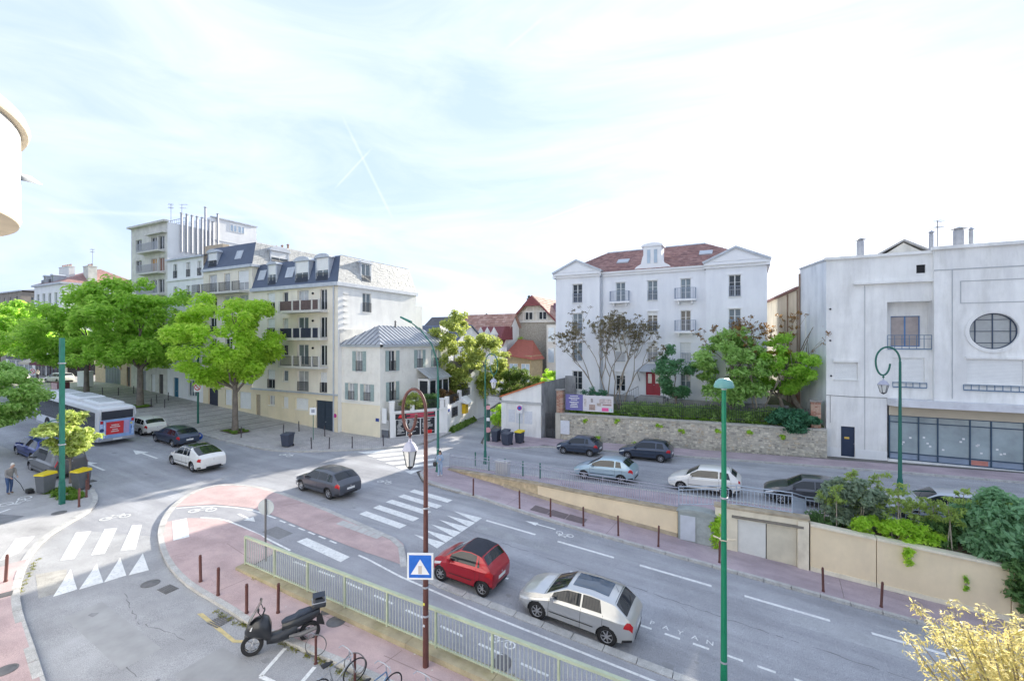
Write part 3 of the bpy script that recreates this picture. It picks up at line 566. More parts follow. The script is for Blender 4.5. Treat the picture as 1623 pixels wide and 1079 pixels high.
CREAMG = M('ochre_ashlar', (.78, .68, .48), .85, .06, .8, .12, 40, stain=.2, stcol=(.64, .55, .4))
OFFW = M('offwhite_render', (.80, .79, .75), .85, .05, .8, .12, 40, stain=.25, stcol=(.62, .61, .57))
WHITER = M('white_render', (.84, .84, .83), .85, .04, .7, .1, 40, stain=.18, stcol=(.70, .70, .69))
SLATE = M('slate_zinc', (.075, .10, .155), .5, .10, 1.2, .1, 10, spec=.45)  # blue of shade and sky on the mansard fronts is put into this colour
SLATE_LIT = M('pale_slate', (.46, .46, .44), .55, .2, 5, .3, 14, stain=.4, stcol=(.33, .33, .32), sscale=(3, 3, 1), streak=2)  # same slate on the mansard sides, brightness of grazing sun put into the colour
ZINC = M('zinc', (.50, .53, .57), .45, .1, 2, metal=.25, stain=.25, stcol=(.26, .28, .3))
STONE = M('grey_stone_cladding', (.68, .66, .60), .9, .14, 1.2, .3, 20, stain=.35, stcol=(.46, .45, .41), sscale=(1, 1, .6))
TERRA = [M('clay_tile_a', (.34, .195, .175), .8, .2, 3), M('clay_tile_b', (.27, .155, .145), .8, .2, 3), M('clay_tile_c', (.39, .235, .21), .8, .2, 3)]
ROOFD = M('dark_roof', (.12, .12, .13), .7, .15, 1)

# ------------------------------------------------------------------ residence with mansard roof (corner of the promenade)
T0 = 31.1
res = thing('apartment_building', 'cream apartment block with dark blue mansard roof, dormers and three stacked balconies', 'building', (-34.7, T0, 0), world=True)
F = front(T0); SD = right(-34.7)
cols = {'A': (-45.15, -43.95), 'B': (-42.68, -41.85), 'C': (-40.45, -38.8), 'D': (-37.15, -36.18)}
hol = []
for k, z in enumerate((4.1, 6.75, 9.5, 12.2)):
    hol += [('A', (*cols['A'], z+.05, z+2.0), k), ('B', (*cols['B'], z+.9, z+2.0), k), ('C', (*cols['C'], z, z+2.05), k), ('D', (*cols['D'], z, z+2.0), k)]
gnd = [(-44.95, -43.95, 2.4, 3.4), (-42.65, -41.8, 2.3, 3.4), (-40.7, -38.8, 2.25, 3.4)]
gate = (-37.68, -35.33, .28, 3.35); gd = (-47.0, -46.3, 1.05, 3.4)
wall(res, F, -47.72, -34.7, 4.0, 14.45, [h[1] for h in hol], CREAM)
wall(res, Face((0, T0-.03, 0), (1, 0, 0), (0, -1, 0)), -47.72, -34.7, -.1, 4.0, gnd+[gate, gd], CREAMG, name='ground_floor_wall')
for z in (1.3, 1.75, 2.2, 2.65, 3.1): # ashlar courses standing proud between grooves
    for a0, a1 in ((-46.2, -45.05), (-43.85, -42.75), (-41.7, -40.8), (-38.7, -37.75)): slab(res, F, a0, a1, z+.02, z+.42, .035, .055, CREAMG, 'stone_course')
for i, (c, h, k) in enumerate(hol):
    if c == 'B': window(res, F, *h, leaves=1)
    elif c == 'A': window(res, F, *h, leaves=2, blind=.55, rail=True)
    elif c == 'C': window(res, F, *h, leaves=2, glass=CURT if k in (0, 3) else GLASSL, sill=False, rail=(k == 0), set_=.16)
    else: window(res, F, *h, leaves=2, glass=GLASS, sill=False, rail=(k == 0), blind=.5 if k == 0 else 0)
window(res, F, *gnd[0], leaves=2); window(res, F, *gnd[1], leaves=1, blind=1); window(res, F, *gnd[2], leaves=2, blind=1)
door(res, front(T0-.03), *gate, M('blue_black_gate', (.035, .05, .07), .5, .1, 2), 2, 4, name='garage_gate')
door(res, front(T0-.03), *gd, M('oak_door', (.4, .33, .24), .6, .1, 3), 1, 3)
slab(res, F, -47.72, -34.66, 3.92, 4.06, .034, .22, ZINC, 'ledge'); slab(res, F, -47.72, -34.6, 14.45, 14.8, -.02, .32, ZINC, 'cornice')
SLABM = M('balcony_slab', (.62, .6, .55), .8, .06, 2, stain=.2)
for z, kind in ((6.7, 'bar'), (9.45, 'dark'), (12.15, 'wood')):
    b = slab(res, F, -41.9, -36.0, z-.22, z-.02, .003, 1.1, SLABM, 'balcony')
    for a in (-41.86, -39.9, -38.75, -37.1, -36.15): slab(b, F, a, a+.16, z-.02, z+1.0, .96, 1.1, SLABM, 'baluster_pier')
    for a0, a1 in ((-41.7, -39.9), (-39.74, -38.75), (-38.59, -37.1), (-36.94, -36.15)):
        if kind == 'bar': guard(b, F, a0, a1, z, .95, 1.03)
        else:
            mm = M('brown_screen', (.13, .09, .085), .7, .15, 3) if kind == 'wood' else M('navy_screen', (.03, .035, .06), .7, .1, 3)
            n = max(2, int((a1-a0)/.14)); mb = MB()
            for i in range(n): w_ = (a1-a0)/n; F.box(mb, a0+i*w_+.006, a0+(i+1)*w_-.006, z+.04, z+.95, 1.0+.012*(i % 2), 1.04)
            mb.obj('balcony_screen', mm, b, kind='stuff')
for z in (7.9, 10.6, 13.3): MB().sphere(F.P(-38.1, z+.55, .08), .12, n=10, k=6).obj('wall_lamp', BLACK, res, True)
MB().tube([F.P(-35.2, .3, .09), F.P(-35.2, 14.4, .09)], .07, 8).obj('drainpipe', ZINC, res, True)
# side wall facing the small house
wall(res, SD, T0, 42.7, -.1, 14.45, [(34.25, 35.45, 12.1, 14.05)], OFFW)
window(res, SD, 34.25, 35.45, 12.1, 14.05, leaves=2, glass=GLASSL, rail=True)
slab(res, SD, T0-.3, 42.75, 14.45, 14.8, -.02, .25, ZINC, 'cornice')
for k in range(7): slab(res, SD, 31.75, 32.25, 13.7-k*.58, 13.8-k*.58, .004, .16, OFFW, 'toothing_stone')
slab(res, SD, 31.3, 34.2, 8.9, 10.3, .004, .06, STONE, 'rubble_patch')
MB().box(-47.7, -34.8, 42.7, 44.0, -.1, 13.3).obj('rear_wing', OFFW, res)
# mansard
mz0, mz1 = 14.8, 17.5
mb = MB(); e = .75
A_ = [(-47.72, T0-.1, mz0), (-34.6, T0-.1, mz0), (-34.6, 42.7, mz0), (-47.72, 42.7, mz0)]; B_ = [(-47.72, T0+e, mz1), (-35.2, T0+e, mz1), (-35.2, 42.0, mz1), (-47.72, 42.0, mz1)]
mb.poly([A_[0], A_[1], B_[1], B_[0]], 0)
rf = mb.obj('roof', [SLATE, SLATE_LIT], res); MB().poly([A_[2], A_[3], B_[3], B_[2]]).obj('rear_slope', SLATE, rf)
MB().poly([A_[1], A_[2], B_[2], B_[1]]).obj('side_slope', SLATE_LIT, rf)
mb = MB(); mb.poly([B_[0], B_[1], (-38.5, 36.5, 18.1), (-47.72, 36.5, 18.1)]); mb.poly([B_[1], B_[2], (-38.5, 36.5, 18.1)]); mb.poly([B_[2], B_[3], (-47.72, 36.5, 18.1), (-38.5, 36.5, 18.1)])
mb.obj('roof_top', ROOFD, rf)
courses(rf, (-34.6, T0-.1, mz0), (-34.6, 42.7, mz0), (-35.2, 42.0, mz1), (-35.2, T0+e, mz1), 20, [SLATE_LIT, M('sunlit_slate_b', (.5, .5, .48), .55, .15, 5), M('sunlit_slate_c', (.43, .43, .41), .55, .15, 5)], 'slate_courses', .3, .014)  # side slates painted bright as if sunlit, in three tones
courses(rf, B_[1], B_[2], (-38.5, 36.6, 18.12), (-38.5, 36.4, 18.12), 10, [M('roof_batten', (.3, .31, .32), .6, .2, 3)]*3, 'ridge_tiles', .4, .05)
def dormer(parent, F, a0, a1, z0, z1, depth, d=.0, glass=None, blind=.45, mat=None, name='dormer', fr=None):
    mm = mat or SLATE; fm = fr or ZINC; mb = MB(); w_ = .14
    F.box(mb, a0, a0+w_, z0, z1, d-depth, d); F.box(mb, a1-w_, a1, z0, z1, d-depth, d)
    o = mb.obj(name, fm, parent)
    n = 10; hgt = (a1-a0)*.22; ac = (a0+a1)/2; hw = (a1-a0)/2+.14
    arc = [(ac+hw*math.cos(math.pi*i/n), z1+hgt*math.sin(math.pi*i/n)) for i in range(n+1)]
    MB().prism([F.P(a, b, d+.12) for a, b in arc], F.n*(-depth-.1)).obj('arched_top', fm, o)
    window(o, F, a0+w_, a1-w_, z0+.02, z1-.02, leaves=2, glass=glass or GLASSL, rail=True, blind=blind, sill=False, set_=.08-d)
    return o
dormer(res, F, -45.2, -43.75, 14.85, 17.2, .9, -.05, blind=.45); dormer(res, F, -40.9, -38.8, 14.85, 17.2, .95, -.05, blind=.5); dormer(res, F, -37.85, -35.95, 14.85, 17.3, .95, -.05, blind=.5)
dormer(res, SD, 34.0, 35.5, 14.85, 17.1, .9, -.02, blind=.05)
def velux(parent, P0, P1, P2, P3, off=.05, name='roof_window'):
    p = [Vector(x) for x in (P0, P1, P2, P3)]; nr = (p[1]-p[0]).cross(p[3]-p[0]).normalized()
    if nr.z < 0: nr = -nr
    o = MB().prism([x+nr*.005 for x in p], nr*off).obj(name, ZINC, parent); c = sum(p, Vector())/4
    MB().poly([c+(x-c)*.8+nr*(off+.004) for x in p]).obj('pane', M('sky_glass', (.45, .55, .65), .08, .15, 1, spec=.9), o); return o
def mans(a, z, lo=mz0, hi=mz1): return (a, T0-.1+(e+.1)*(z-lo)/(hi-lo), z)
for a0, a1 in ((-42.6, -41.4), (-47.1, -45.95)): velux(rf, mans(a0, 15.7), mans(a1, 15.7), mans(a1, 16.8), mans(a0, 16.8))
# taller left half of the same residence
tl_ = thing('apartment_building', 'tall cream block with planted terrace and navy mansard left of the stacked balconies', 'building', (-47.72, T0, 0), world=True)
hl = [(-55.8, -54.2, 14.75, 16.8), (-52.85, -51.7, 14.9, 16.8), (-50.3, -48.35, 14.75, 16.9), (-55.9, -54.2, 12.2, 14.2)]
lowh = [(-55.2, -54.0, 5.0, 6.8), (-52.4, -50.9, 5.0, 6.8), (-49.9, -48.5, 5.0, 6.8), (-52.8, -51.0, 12.2, 14.2), (-50.0, -48.4, 12.2, 14.2)]+[(a, a+1.3, z, z+1.8) for z in (7.6, 10.0) for a in (-55.6, -52.6, -49.9)]
wall(tl_, F, -56.9, -47.72, 4.45, 17.2, hl+lowh, CREAM)
for h in hl[:3]: window(tl_, F, *h, leaves=2, glass=CURT, sill=False, blind=.6 if h[0] == -50.3 else 0)
for h in hl[3:]+lowh: window(tl_, F, *h, leaves=2, rail=True)
gar = [(-55.85, -53.95, 1.55, 3.65), (-52.6, -51.35, 1.9, 3.65), (-49.95, -47.9, 1.7, 3.55)]
wall(tl_, front(T0-.03), -56.9, -47.72, .4, 4.45, gar, CREAMG, name='ground_floor_wall')
door(tl_, front(T0-.03), *gar[0], M('navy_garage', (.03, .035, .06), .5, .1, 2), 1, 5, name='garage_door', knob=False)
for g_ in gar[1:]: window(tl_, front(T0-.03), *g_, leaves=2, blind=1, sill=False)
slab(tl_, F, -56.9, -47.7, 4.4, 4.52, .034, .22, ZINC, 'ledge'); slab(tl_, F, -56.95, -47.68, 17.2, 17.5, -.02, .28, ZINC, 'cornice')
b = slab(tl_, F, -57.4, -48.3, 14.4, 14.62, .003, 1.1, SLABM, 'terrace')
for a in (-55.6, -52.3, -49.9): slab(b, F, a, a+.25, 14.62, 15.65, .95, 1.1, SLABM, 'terrace_pier')
guard(b, F, -57.35, -55.6, 14.62, 1.0, 1.03); guard(b, F, -55.35, -52.3, 14.62, 1.0, 1.03); guard(b, F, -52.05, -49.9, 14.62, 1.0, 1.03); guard(b, F, -49.65, -48.35, 14.62, 1.0, 1.03)
SDL = right(-47.7)
wall(tl_, SDL, T0, 42, 14.8, 17.2, [], CREAM); slab(tl_, SDL, T0-.25, 42, 17.2, 17.5, -.02, .25, ZINC, 'cornice')
mb = MB(); A2 = [(-56.9, T0-.1, 17.5), (-47.6, T0-.1, 17.5), (-47.6, 42, 17.5), (-56.9, 42, 17.5)]; B2 = [(-56.9, T0+.8, 20.1), (-48.3, T0+.8, 20.1), (-48.3, 41.3, 20.1), (-56.9, 41.3, 20.1)]
for i in range(4): j = (i+1) % 4; mb.poly([A2[i], A2[j], B2[j], B2[i]])
mb.poly(B2); rf2 = mb.obj('roof', SLATE, tl_)
courses(rf2, A2[1], A2[2], B2[2], B2[1], 14, [SLATE_LIT]*3, 'slate_courses', .6, .03)
dormer(tl_, F, -56.1, -54.2, 17.5, 19.4, .9, -.05, blind=.5); dormer(tl_, SDL, 33.2, 35.6, 17.55, 19.4, 1.2, -.02, blind=.4, glass=GLASSL)
velux(rf2, (-51.2, T0+.2, 18.3), (-50.0, T0+.2, 18.3), (-50.0, T0+.53, 19.3), (-51.2, T0+.53, 19.3))
for k in range(6): tube_flue(tl_, -56+k*1.1, 37.5, 20.0, 20.9, .12, M('clay_pot', (.36, .22, .15)))
MB().box(-57, -50, 37, 38, 20, 20.5).obj('chimney', OFFW, tl_)
# white three-window house
w3 = thing('apartment_building', 'narrow white house with three window bays beside the grey stone tower block', 'building', (-60, T0, 1.9), world=True)
hw3 = [(a, a+.85, z, z+1.75) for z in (16.9, 14.1, 11.3, 8.5) for a in (-63.35, -60.5, -58.15)]
g3 = [(-63.4, -62.2, 1.95, 4.6), (-60.1, -57.85, 2.5, 4.4)]
wall(w3, F, -64.7, -56.9, 1.0, 19.1, hw3+g3, WHITER)
for h in hw3: window(w3, F, *h, leaves=2, rail=True)
door(w3, F, *g3[0], M('petrol_blue_door', (.02, .13, .22), .5, .1, 2), 2, 3); window(w3, F, *g3[1], leaves=4, glass=GLASSL)
slab(w3, F, -64.7, -56.9, 16.55, 16.8, .003, .15, WHITER, 'string_course'); slab(w3, F, -64.75, -56.85, 19.1, 19.3, -.02, .3, ZINC, 'cornice')
MB().hexa([(-64.7, T0-.2, 19.3), (-56.9, T0-.2, 19.3), (-56.9, 40, 19.3), (-64.7, 40, 19.3), (-64.7, T0+3, 20.2), (-56.9, T0+3, 20.2), (-56.9, 40, 20.2), (-64.7, 40, 20.2)]).obj('roof', ROOFD, w3)
MB().box(-61, -57.2, 33.5, 34.3, 19.4, 21.1).obj('chimney', M('ochre_chimney', (.55, .45, .33), .85, .1, 2), w3)
# tower block
tw = thing('apartment_building', 'tallest block: grey stone with corner loggias, steel flues and roof terrace', 'building', (-68, T0, 2.4), world=True)
ht = []
for z in (21.1, 18.35, 15.6, 12.85, 10.1, 7.4): ht += [(-72.5, -70.95, z, z+1.45), (-68.6, -67.2, z-.3, z+1.4), (-66.8, -65.4, z-.3, z+1.4)]
hg = [(-68.6, -67.6, 2.3, 4.8), (-66.7, -65.7, 2.25, 4.9), (-71.5, -69.9, 2.7, 5.2)]
wall(tw, F, -73.7, -64.7, 1.5, 24.1, ht+hg, STONE)
ORB = M('orange_blind', (.55, .30, .12), .8, .08, 2)
for i, h in enumerate(ht): window(tw, F, *h, leaves=2, glass=(ORB if i in (4,) else M('rust_blind', (.3, .16, .12), .8) if i in (5,) else GLASS))
door(tw, F, *hg[0], WHITE, 1, 2); door(tw, F, *hg[1], M('dark_door', (.08, .07, .07), .6), 1, 2); door(tw, F, *hg[2], M('grey_door', (.32, .33, .35), .6), 2, 2)
for z in (20.6, 17.85, 15.1, 12.35):
    b = slab(tw, F, -70.4, -65.2, z-.2, z, .003, .9, SLABM, 'balcony'); guard(b, F, -70.35, -65.25, z, 1.0, .85, mat=STEEL)
slab(tw, F, -73.9, -64.6, 24.1, 24.35, -.1, .45, STONE, 'cornice')
slab(tw, F, -69.2, -64.8, 22.75, 22.95, .003, .5, STONE, 'lintel')
TS = right(-64.7); wall(tw, TS, T0, 42.9, 10, 24.1, [], WHITER)
TS2 = Face((-57.9, 0, 0), (0, 1, 0), (1, 0, 0))
MB().box(-73.5, -64.75, T0+.3, 42.9, 1.5, 24.05).obj('rear_block', WHITER, tw)
upw = MB().box(-72, -64.72, 36.4, 42.8, 24.1, 26.0).obj('attic_storey', WHITER, tw)
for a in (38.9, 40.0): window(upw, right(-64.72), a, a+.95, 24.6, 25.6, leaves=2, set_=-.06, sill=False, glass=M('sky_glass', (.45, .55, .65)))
slab(upw, right(-64.72), 36.3, 42.9, 25.98, 26.12, -.2, .15, ZINC, 'coping'); slab(tw, TS, 36.4, 42.9, 22.9, 23.0, .003, .06, ZINC, 'string_line')
for k in range(5): tube_flue(tw, -64.5, 32.6+k*.62, 20.6, 25.4, .13, STEEL)
for k, (a, z) in enumerate(((35.5, 26.9), (36.0, 25.3), (36.5, 25.2), (37.1, 26.4))): tube_flue(tw, -64.5, a, 20.5, z, .13, STEEL)
g_ = MB()
for k in range(11): g_.tube([(-70+k*.5, T0+2.2, 24.1), (-70+k*.5, T0+2.2, 25.2)], .02, 4)
g_.tube([(-70, T0+2.2, 25.2), (-65, T0+2.2, 25.2)], .03, 4); g_.tube([(-70, T0+2.2, 24.7), (-65, T0+2.2, 24.7)], .02, 4); g_.obj('terrace_railing', RAILB, tw)
aerial(tw, -68, T0+2, 24.1, 3.2, 2.8); aerial(tw, -66.2, T0+2.4, 24.1, 3.0, .4)
# peach wall with arched gate, and the low wing behind the trees
aw = thing('arched_gatehouse', 'peach brick gatehouse with a round-arched grey gate at the end of the promenade', 'building', (-78, T0, 3), world=True)
PEACH = M('peach_brick', (.66, .50, .40), .85, .12, 2, .2, 30, stain=.2)
wall(aw, F, -84, -73.7, 2.4, 7.6, [(-80.9, -76.6, 2.9, 5.2), (-74.9, -74.0, 3.0, 5.6)], PEACH)
ar = [(-78.75+2.15*math.cos(math.pi*i/16), 5.2+1.3*math.sin(math.pi*i/16)) for i in range(17)]
MB().prism([F.P(a, b, .012) for a, b in ar]+[F.P(-80.9, 3.0, .012), F.P(-76.6, 3.0, .012)], (0, .1, 0)).obj('arched_gate', M('slate_grey_gate', (.22, .25, .28), .5, .1, 3), aw)
mb = MB()
for i in range(16):
    (a0, b0), (a1, b1) = ar[i], ar[i+1]; c = (-78.75, 5.2); k = 1.16
    mb.hexa([F.P(a0, b0, .02), F.P(a1, b1, .02), F.P(a1, b1, .16), F.P(a0, b0, .16)]+[F.P(c[0]+(a-c[0])*k, c[1]+(b-c[1])*k, d) for (a, b, d) in ((a0, b0, .02), (a1, b1, .02), (a1, b1, .16), (a0, b0, .16))])
mb.obj('arch_stones', PEACH, aw)
for k in range(9): slab(aw, F, -80.7+k*.45, -80.62+k*.45, 3.1, 6.1 if 1 < k < 7 else 5.3, .014, .05, M('slate_grey_gate', (.2, .2, .2)), 'gate_bar')
door(aw, F, -74.9, -74.0, 3.0, 5.6, M('dark_door', (.08, .07, .07), .6), 1, 2)
slab(aw, F, -84, -73.7, 7.6, 7.8, -.2, .2, ZINC, 'coping')
MB().hexa([(-84, T0, 7.6), (-73.7, T0, 7.6), (-73.7, 44, 7.6), (-84, 44, 7.6), (-84, T0+4, 9.5), (-73.7, T0+4, 9.5), (-73.7, 40, 9.5), (-84, 40, 9.5)]).obj('roof', TERRA[0], aw)
# white corner house with red roof at the far end
cw = thing('corner_house', 'white corner house with red hipped roof, chimney stacks and burgundy cafe awnings far left', 'building', (-100.6, 33, 3.1), world=True)
Fc = front(33); Sc = right(-100.6); hc = [(a, a+1.2, z, z+2.1) for z in (15.2, 12.0, 8.8) for a in (-111, -108.6, -106.2, -103.8)]
wall(cw, Fc, -112, -100.6, 2.6, 18.6, hc, WHITER)
for h in hc: window(cw, Fc, *h, leaves=2, glass=GLASSL)
hs = [(a, a+1.1, z, z+2.1) for z in (15.2, 12.0, 8.8) for a in (34.5, 37.5, 40.5)]
wall(cw, Sc, 33, 44, 2.6, 18.6, hs, WHITER)
for h in hs: window(cw, Sc, *h, leaves=2)
slab(cw, Fc, -112.3, -100.3, 18.6, 18.9, -.1, .35, ZINC, 'cornice'); slab(cw, Sc, 32.6, 44.2, 18.6, 18.9, -.1, .35, ZINC, 'cornice')
hip_roof(cw, -112, -100.6, 33, 46, 18.9, 22.2, 4.5, TERRA[0], 'x')
chimney(cw, -108, 36, 19.5, 22.2, 4.0, .8, 6, OFFW); chimney(cw, -101.8, 37, 19, 22.0, 1.9, 1.2, 3, STONE)
aerial(cw, -100.9, 37, 22, 3.0, 3.0)
for a, s_ in ((-108.5, 'x'), (-105.5, 'x')): dormer(cw, Fc, a-.6, a+.6, 18.95, 20.3, 1.6, -.3, blind=0)
BURG = M('burgundy_awning', (.13, .03, .05), .8, .1, 2)
for a0, a1, mm in ((-111.5, -107.2, M('cream_awning', (.5, .45, .35), .8)), (-106.8, -101.0, BURG)):
    MB().hexa([(a0, 30.9, 5.4), (a1, 30.9, 5.4), (a1, 30.9, 5.45), (a0, 30.9, 5.45), (a0, 32.98, 6.3), (a1, 32.98, 6.3), (a1, 32.98, 6.35), (a0, 32.98, 6.35)]).obj('awning', mm, cw)
    MB().box(a0, a1, 30.86, 30.9, 5.1, 5.44).obj('valance', mm, cw)
window(cw, Fc, -111.4, -107.3, 3.1, 5.3, leaves=3, set_=-.06, sill=False); window(cw, Fc, -106.6, -101.2, 3.1, 5.3, leaves=4, set_=-.06, sill=False, frame=BURG)
MB().hexa([(-100.5, 33.2, 5.3), (-98.6, 33.2, 5.2), (-98.6, 41, 5.2), (-100.5, 41, 5.3), (-100.5, 33.2, 6.0), (-98.6, 33.2, 5.25), (-98.6, 41, 5.25), (-100.5, 41, 6.0)]).obj('awning', M('beige_awning', (.42, .38, .3), .8), cw)
window(cw, Sc, 33.6, 40.8, 3.1, 5.1, leaves=5, set_=-.06, sill=False, frame=BURG)
# more far-left street fronts
def block(name, label, x0, x1, y0, y1, z0, z1, wm, roofm, cols_, rows_, zr=None, shops=True, gl=None, sidewin=True):
    o = thing(name, label, 'building', ((x0+x1)/2, y0, z0), world=True); F_ = front(y0); S_ = right(x1)
    hs_ = []; rh = (z1-z0-3.4)/max(rows_, 1)
    for r_ in range(rows_):
        for c_ in range(cols_):
            a = x0+(x1-x0)*(c_+.5)/cols_; z = z0+3.5+r_*rh+.4; hs_.append((a-.5, a+.5, z, z+min(1.7, rh*.62)))
    wall(o, F_, x0, x1, z0-1, z1, hs_, wm)
    for h in hs_: window(o, F_, *h, leaves=2, glass=gl, sill=False)
    sh = []
    if sidewin:
        ns = max(1, int((y1-y0)/4))
        for r_ in range(rows_):
            for c_ in range(ns): a = y0+(y1-y0)*(c_+.5)/ns; z = z0+3.5+r_*rh+.4; sh.append((a-.5, a+.5, z, z+min(1.7, rh*.62)))
    wall(o, S_, y0, y1, z0-1, z1, sh, wm)
    for h in sh: window(o, S_, *h, leaves=2, glass=gl, sill=False)
    wall(o, left(x0), y0, y1, z0-1, z1, [], wm); wall(o, back(y1), x0, x1, z0-1, z1, [], wm)
    slab(o, F_, x0-.2, x1+.2, z1, z1+.25, -.1, .3, ZINC, 'cornice')
    if zr: hip_roof(o, x0, x1, y0, y1, z1+.2, zr, min(3, (y1-y0)/2), roofm, 'x')
    else: MB().box(x0, x1, y0+.05, y1, z1-.1, z1+.1).obj('roof', roofm, o)
    return o
sb = block('street_house', 'pale street house with ground-floor shop at the far left edge', -126, -112.4, 33.2, 46, 3.1, 12.8, OFFW, ROOFD, 5, 3, 15)
slab(sb, front(33.2), -125, -113.5, 5.7, 6.4, .004, .25, M('dark_fascia', (.06, .06, .07), .5), 'shop_fascia')
for k in range(3): window(sb, front(33.2), -124.6+k*3.9, -121.2+k*3.9, 3.2, 5.6, leaves=2, set_=-.06, sill=False, glass=GLASSL)
block('street_house', 'brown stone house with ragged chimneys on the far left skyline', -142, -129, 36, 52, 3.1, 19, M('brown_stone', (.32, .28, .24), .9, .2, 1), ROOFD, 4, 4, 20.5)
# ------------------------------------------------------------------ small shuttered house with zinc roof
hs_ = thing('corner_house', 'small peeling cream house with grey-green shutters and standing-seam zinc roof', 'house', (-32.4, 31.6, 0), world=True)
PEEL = M('peeling_cream_render', (.80, .77, .69), .9, .06, .8, .2, 30, stain=.45, stcol=(.60, .54, .46), sscale=(1, 1, .8), streak=.8)
SANDY = M('sand_render', (.80, .72, .54), .9, .05, .8, .15, 30, stain=.2, stcol=(.70, .62, .47))
Fh = front(31.6); Sh = right(-29.85)
fh = [(-32.85, -32.0, 6.3, 8.2)]; fl = [(-33.85, -33.05, 3.55, 5.15), (-31.85, -31.0, 3.55, 5.12)]
wall(hs_, Fh, -34.9, -29.85, 3.3, 8.6, fh+fl, PEEL); wall(hs_, front(31.57), -34.9, -29.82, -.2, 3.3, [], SANDY, name='plinth_wall')
for h in fh+fl: window(hs_, Fh, *h, leaves=2, glass=CURT, rail=True, shutters=1.0 if h in fh else .98)
sh = [(32.75, 33.7, 6.3, 8.25), (36.85, 37.75, 6.4, 8.25), (39.6, 40.45, 6.4, 8.25), (32.8, 33.7, 3.5, 5.3)]
wall(hs_, Sh, 31.6, 42.2, -.2, 8.6, sh, PEEL)
for h in sh: window(hs_, Sh, *h, leaves=2, glass=CURT if h[0] > 34 else GLASS, rail=True, shutters=.95)
wall(hs_, back(42.2), -34.9, -29.85, -.2, 8.6, [], PEEL)
slab(hs_, Fh, -35.1, -29.6, 8.6, 8.82, -.1, .22, ZINC, 'eaves_gutter'); slab(hs_, Sh, 31.38, 42.4, 8.6, 8.82, -.1, .25, ZINC, 'eaves_gutter')
slab(hs_, Fh, -34.9, -29.75, 3.24, 3.36, .034, .12, PEEL, 'string_course')
e0, e1, ex, wx = 31.3, 42.5, -29.55, -35.1; ra, rb, rx_, rz_ = 34.1, 40.2, -32.4, 10.67
ZR = M('zinc_roof_sheet', (.46, .48, .51), .42, .12, 1.5, metal=.35, stain=.3, stcol=(.3, .31, .33))
def seam_slope(parent, eave, ridge, n):
    (p0, p1) = map(Vector, eave); (q0, q1) = map(Vector, ridge); nr = (p1-p0).cross(q0-p0).normalized()
    if nr.z < 0: nr = -nr
    L_ = (p1-p0).length; u = (p1-p0)/L_; ta, tb = (q0-p0).dot(u), (q1-p0).dot(u)
    def top(x):
        f = min(1, x/ta if ta > 1e-6 else 1, (L_-x)/(L_-tb) if L_-tb > 1e-6 else 1); f = max(f, 0)
        base = p0+u*x; upv = (q0-p0)-u*ta; return base+upv*f
    for i in range(n):
        a, b = L_*i/n, L_*(i+1)/n; pts = [p0+u*a, p0+u*b, top(b)]
        for br in (tb, ta):
            if a < br < b: pts.append(top(br))
        pts.append(top(a)); pts = [p for k, p in enumerate(pts) if (p-pts[k-1]).length > 1e-4]
        o = MB().poly([p+nr*.01 for p in pts]).obj('roof_sheet', ZR, parent)
        if i:
            e_, f_ = p0+u*a+nr*.01, top(a)+nr*.01
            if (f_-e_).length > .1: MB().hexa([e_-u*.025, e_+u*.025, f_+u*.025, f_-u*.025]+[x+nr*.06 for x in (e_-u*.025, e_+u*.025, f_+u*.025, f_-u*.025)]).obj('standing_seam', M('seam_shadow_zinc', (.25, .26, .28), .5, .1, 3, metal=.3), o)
mb = MB(); mb.poly([(wx, e0, 8.82), (ex, e0, 8.82), (rx_, ra, rz_)]); mb.poly([(ex, e0, 8.82), (ex, e1, 8.82), (rx_, rb, rz_), (rx_, ra, rz_)]); mb.poly([(ex, e1, 8.82), (wx, e1, 8.82), (rx_, rb, rz_)]); mb.poly([(wx, e1, 8.82), (wx, e0, 8.82), (rx_, ra, rz_), (rx_, rb, rz_)])
rfz = mb.obj('roof', ZINC, hs_)
seam_slope(rfz, ((ex, e0, 8.82), (ex, e1, 8.82)), ((rx_, ra, rz_), (rx_, rb, rz_)), 20); seam_slope(rfz, ((wx, e0, 8.82), (ex, e0, 8.82)), ((rx_, ra, rz_), (rx_, ra, rz_)), 9)
tube_flue(hs_, -32.2, 36.3, 10.5, 11.0, .09, IRON)
MB().tube([(-34.8, 31.5, .2), (-34.8, 31.5, 8.6)], .05, 6).obj('drainpipe', ZINC, hs_, True)
# glazed porch on the side
mb = MB(); mb.box(-29.83, -28.4, 37.0, 40.4, 2.6, 5.3); pr = mb.obj('porch', WHITE, hs_)
for k in range(3): MB().poly([(-28.39, 37.15+k*1.1, 3.5), (-28.39, 38.05+k*1.1, 3.5), (-28.39, 38.05+k*1.1, 5.1), (-28.39, 37.15+k*1.1, 5.1)]).obj('pane', GLASS, pr)
MB().poly([(-29.6, 36.99, 3.2), (-28.6, 36.99, 3.2), (-28.6, 36.99, 5.1), (-29.6, 36.99, 5.1)]).obj('pane', GLASS, pr)
for k in range(7):
    a = 36.8+k*.55; MB().hexa([(-28.1, a, 5.3), (-28.1, a+.5, 5.3), (-29.82, a+.5, 6.3), (-29.82, a, 6.3), (-28.1, a, 5.35), (-28.1, a+.5, 5.35), (-29.82, a+.5, 6.35), (-29.82, a, 6.35)]).obj('roof_sheet', ZR, pr)
me_pl = text_mesh('50', .22, .002)
pl = slab(hs_, front(31.57), -30.35, -29.95, 1.75, 2.05, .003, .02, M('blue_plate', (.03, .06, .25), .4), 'number_plate')
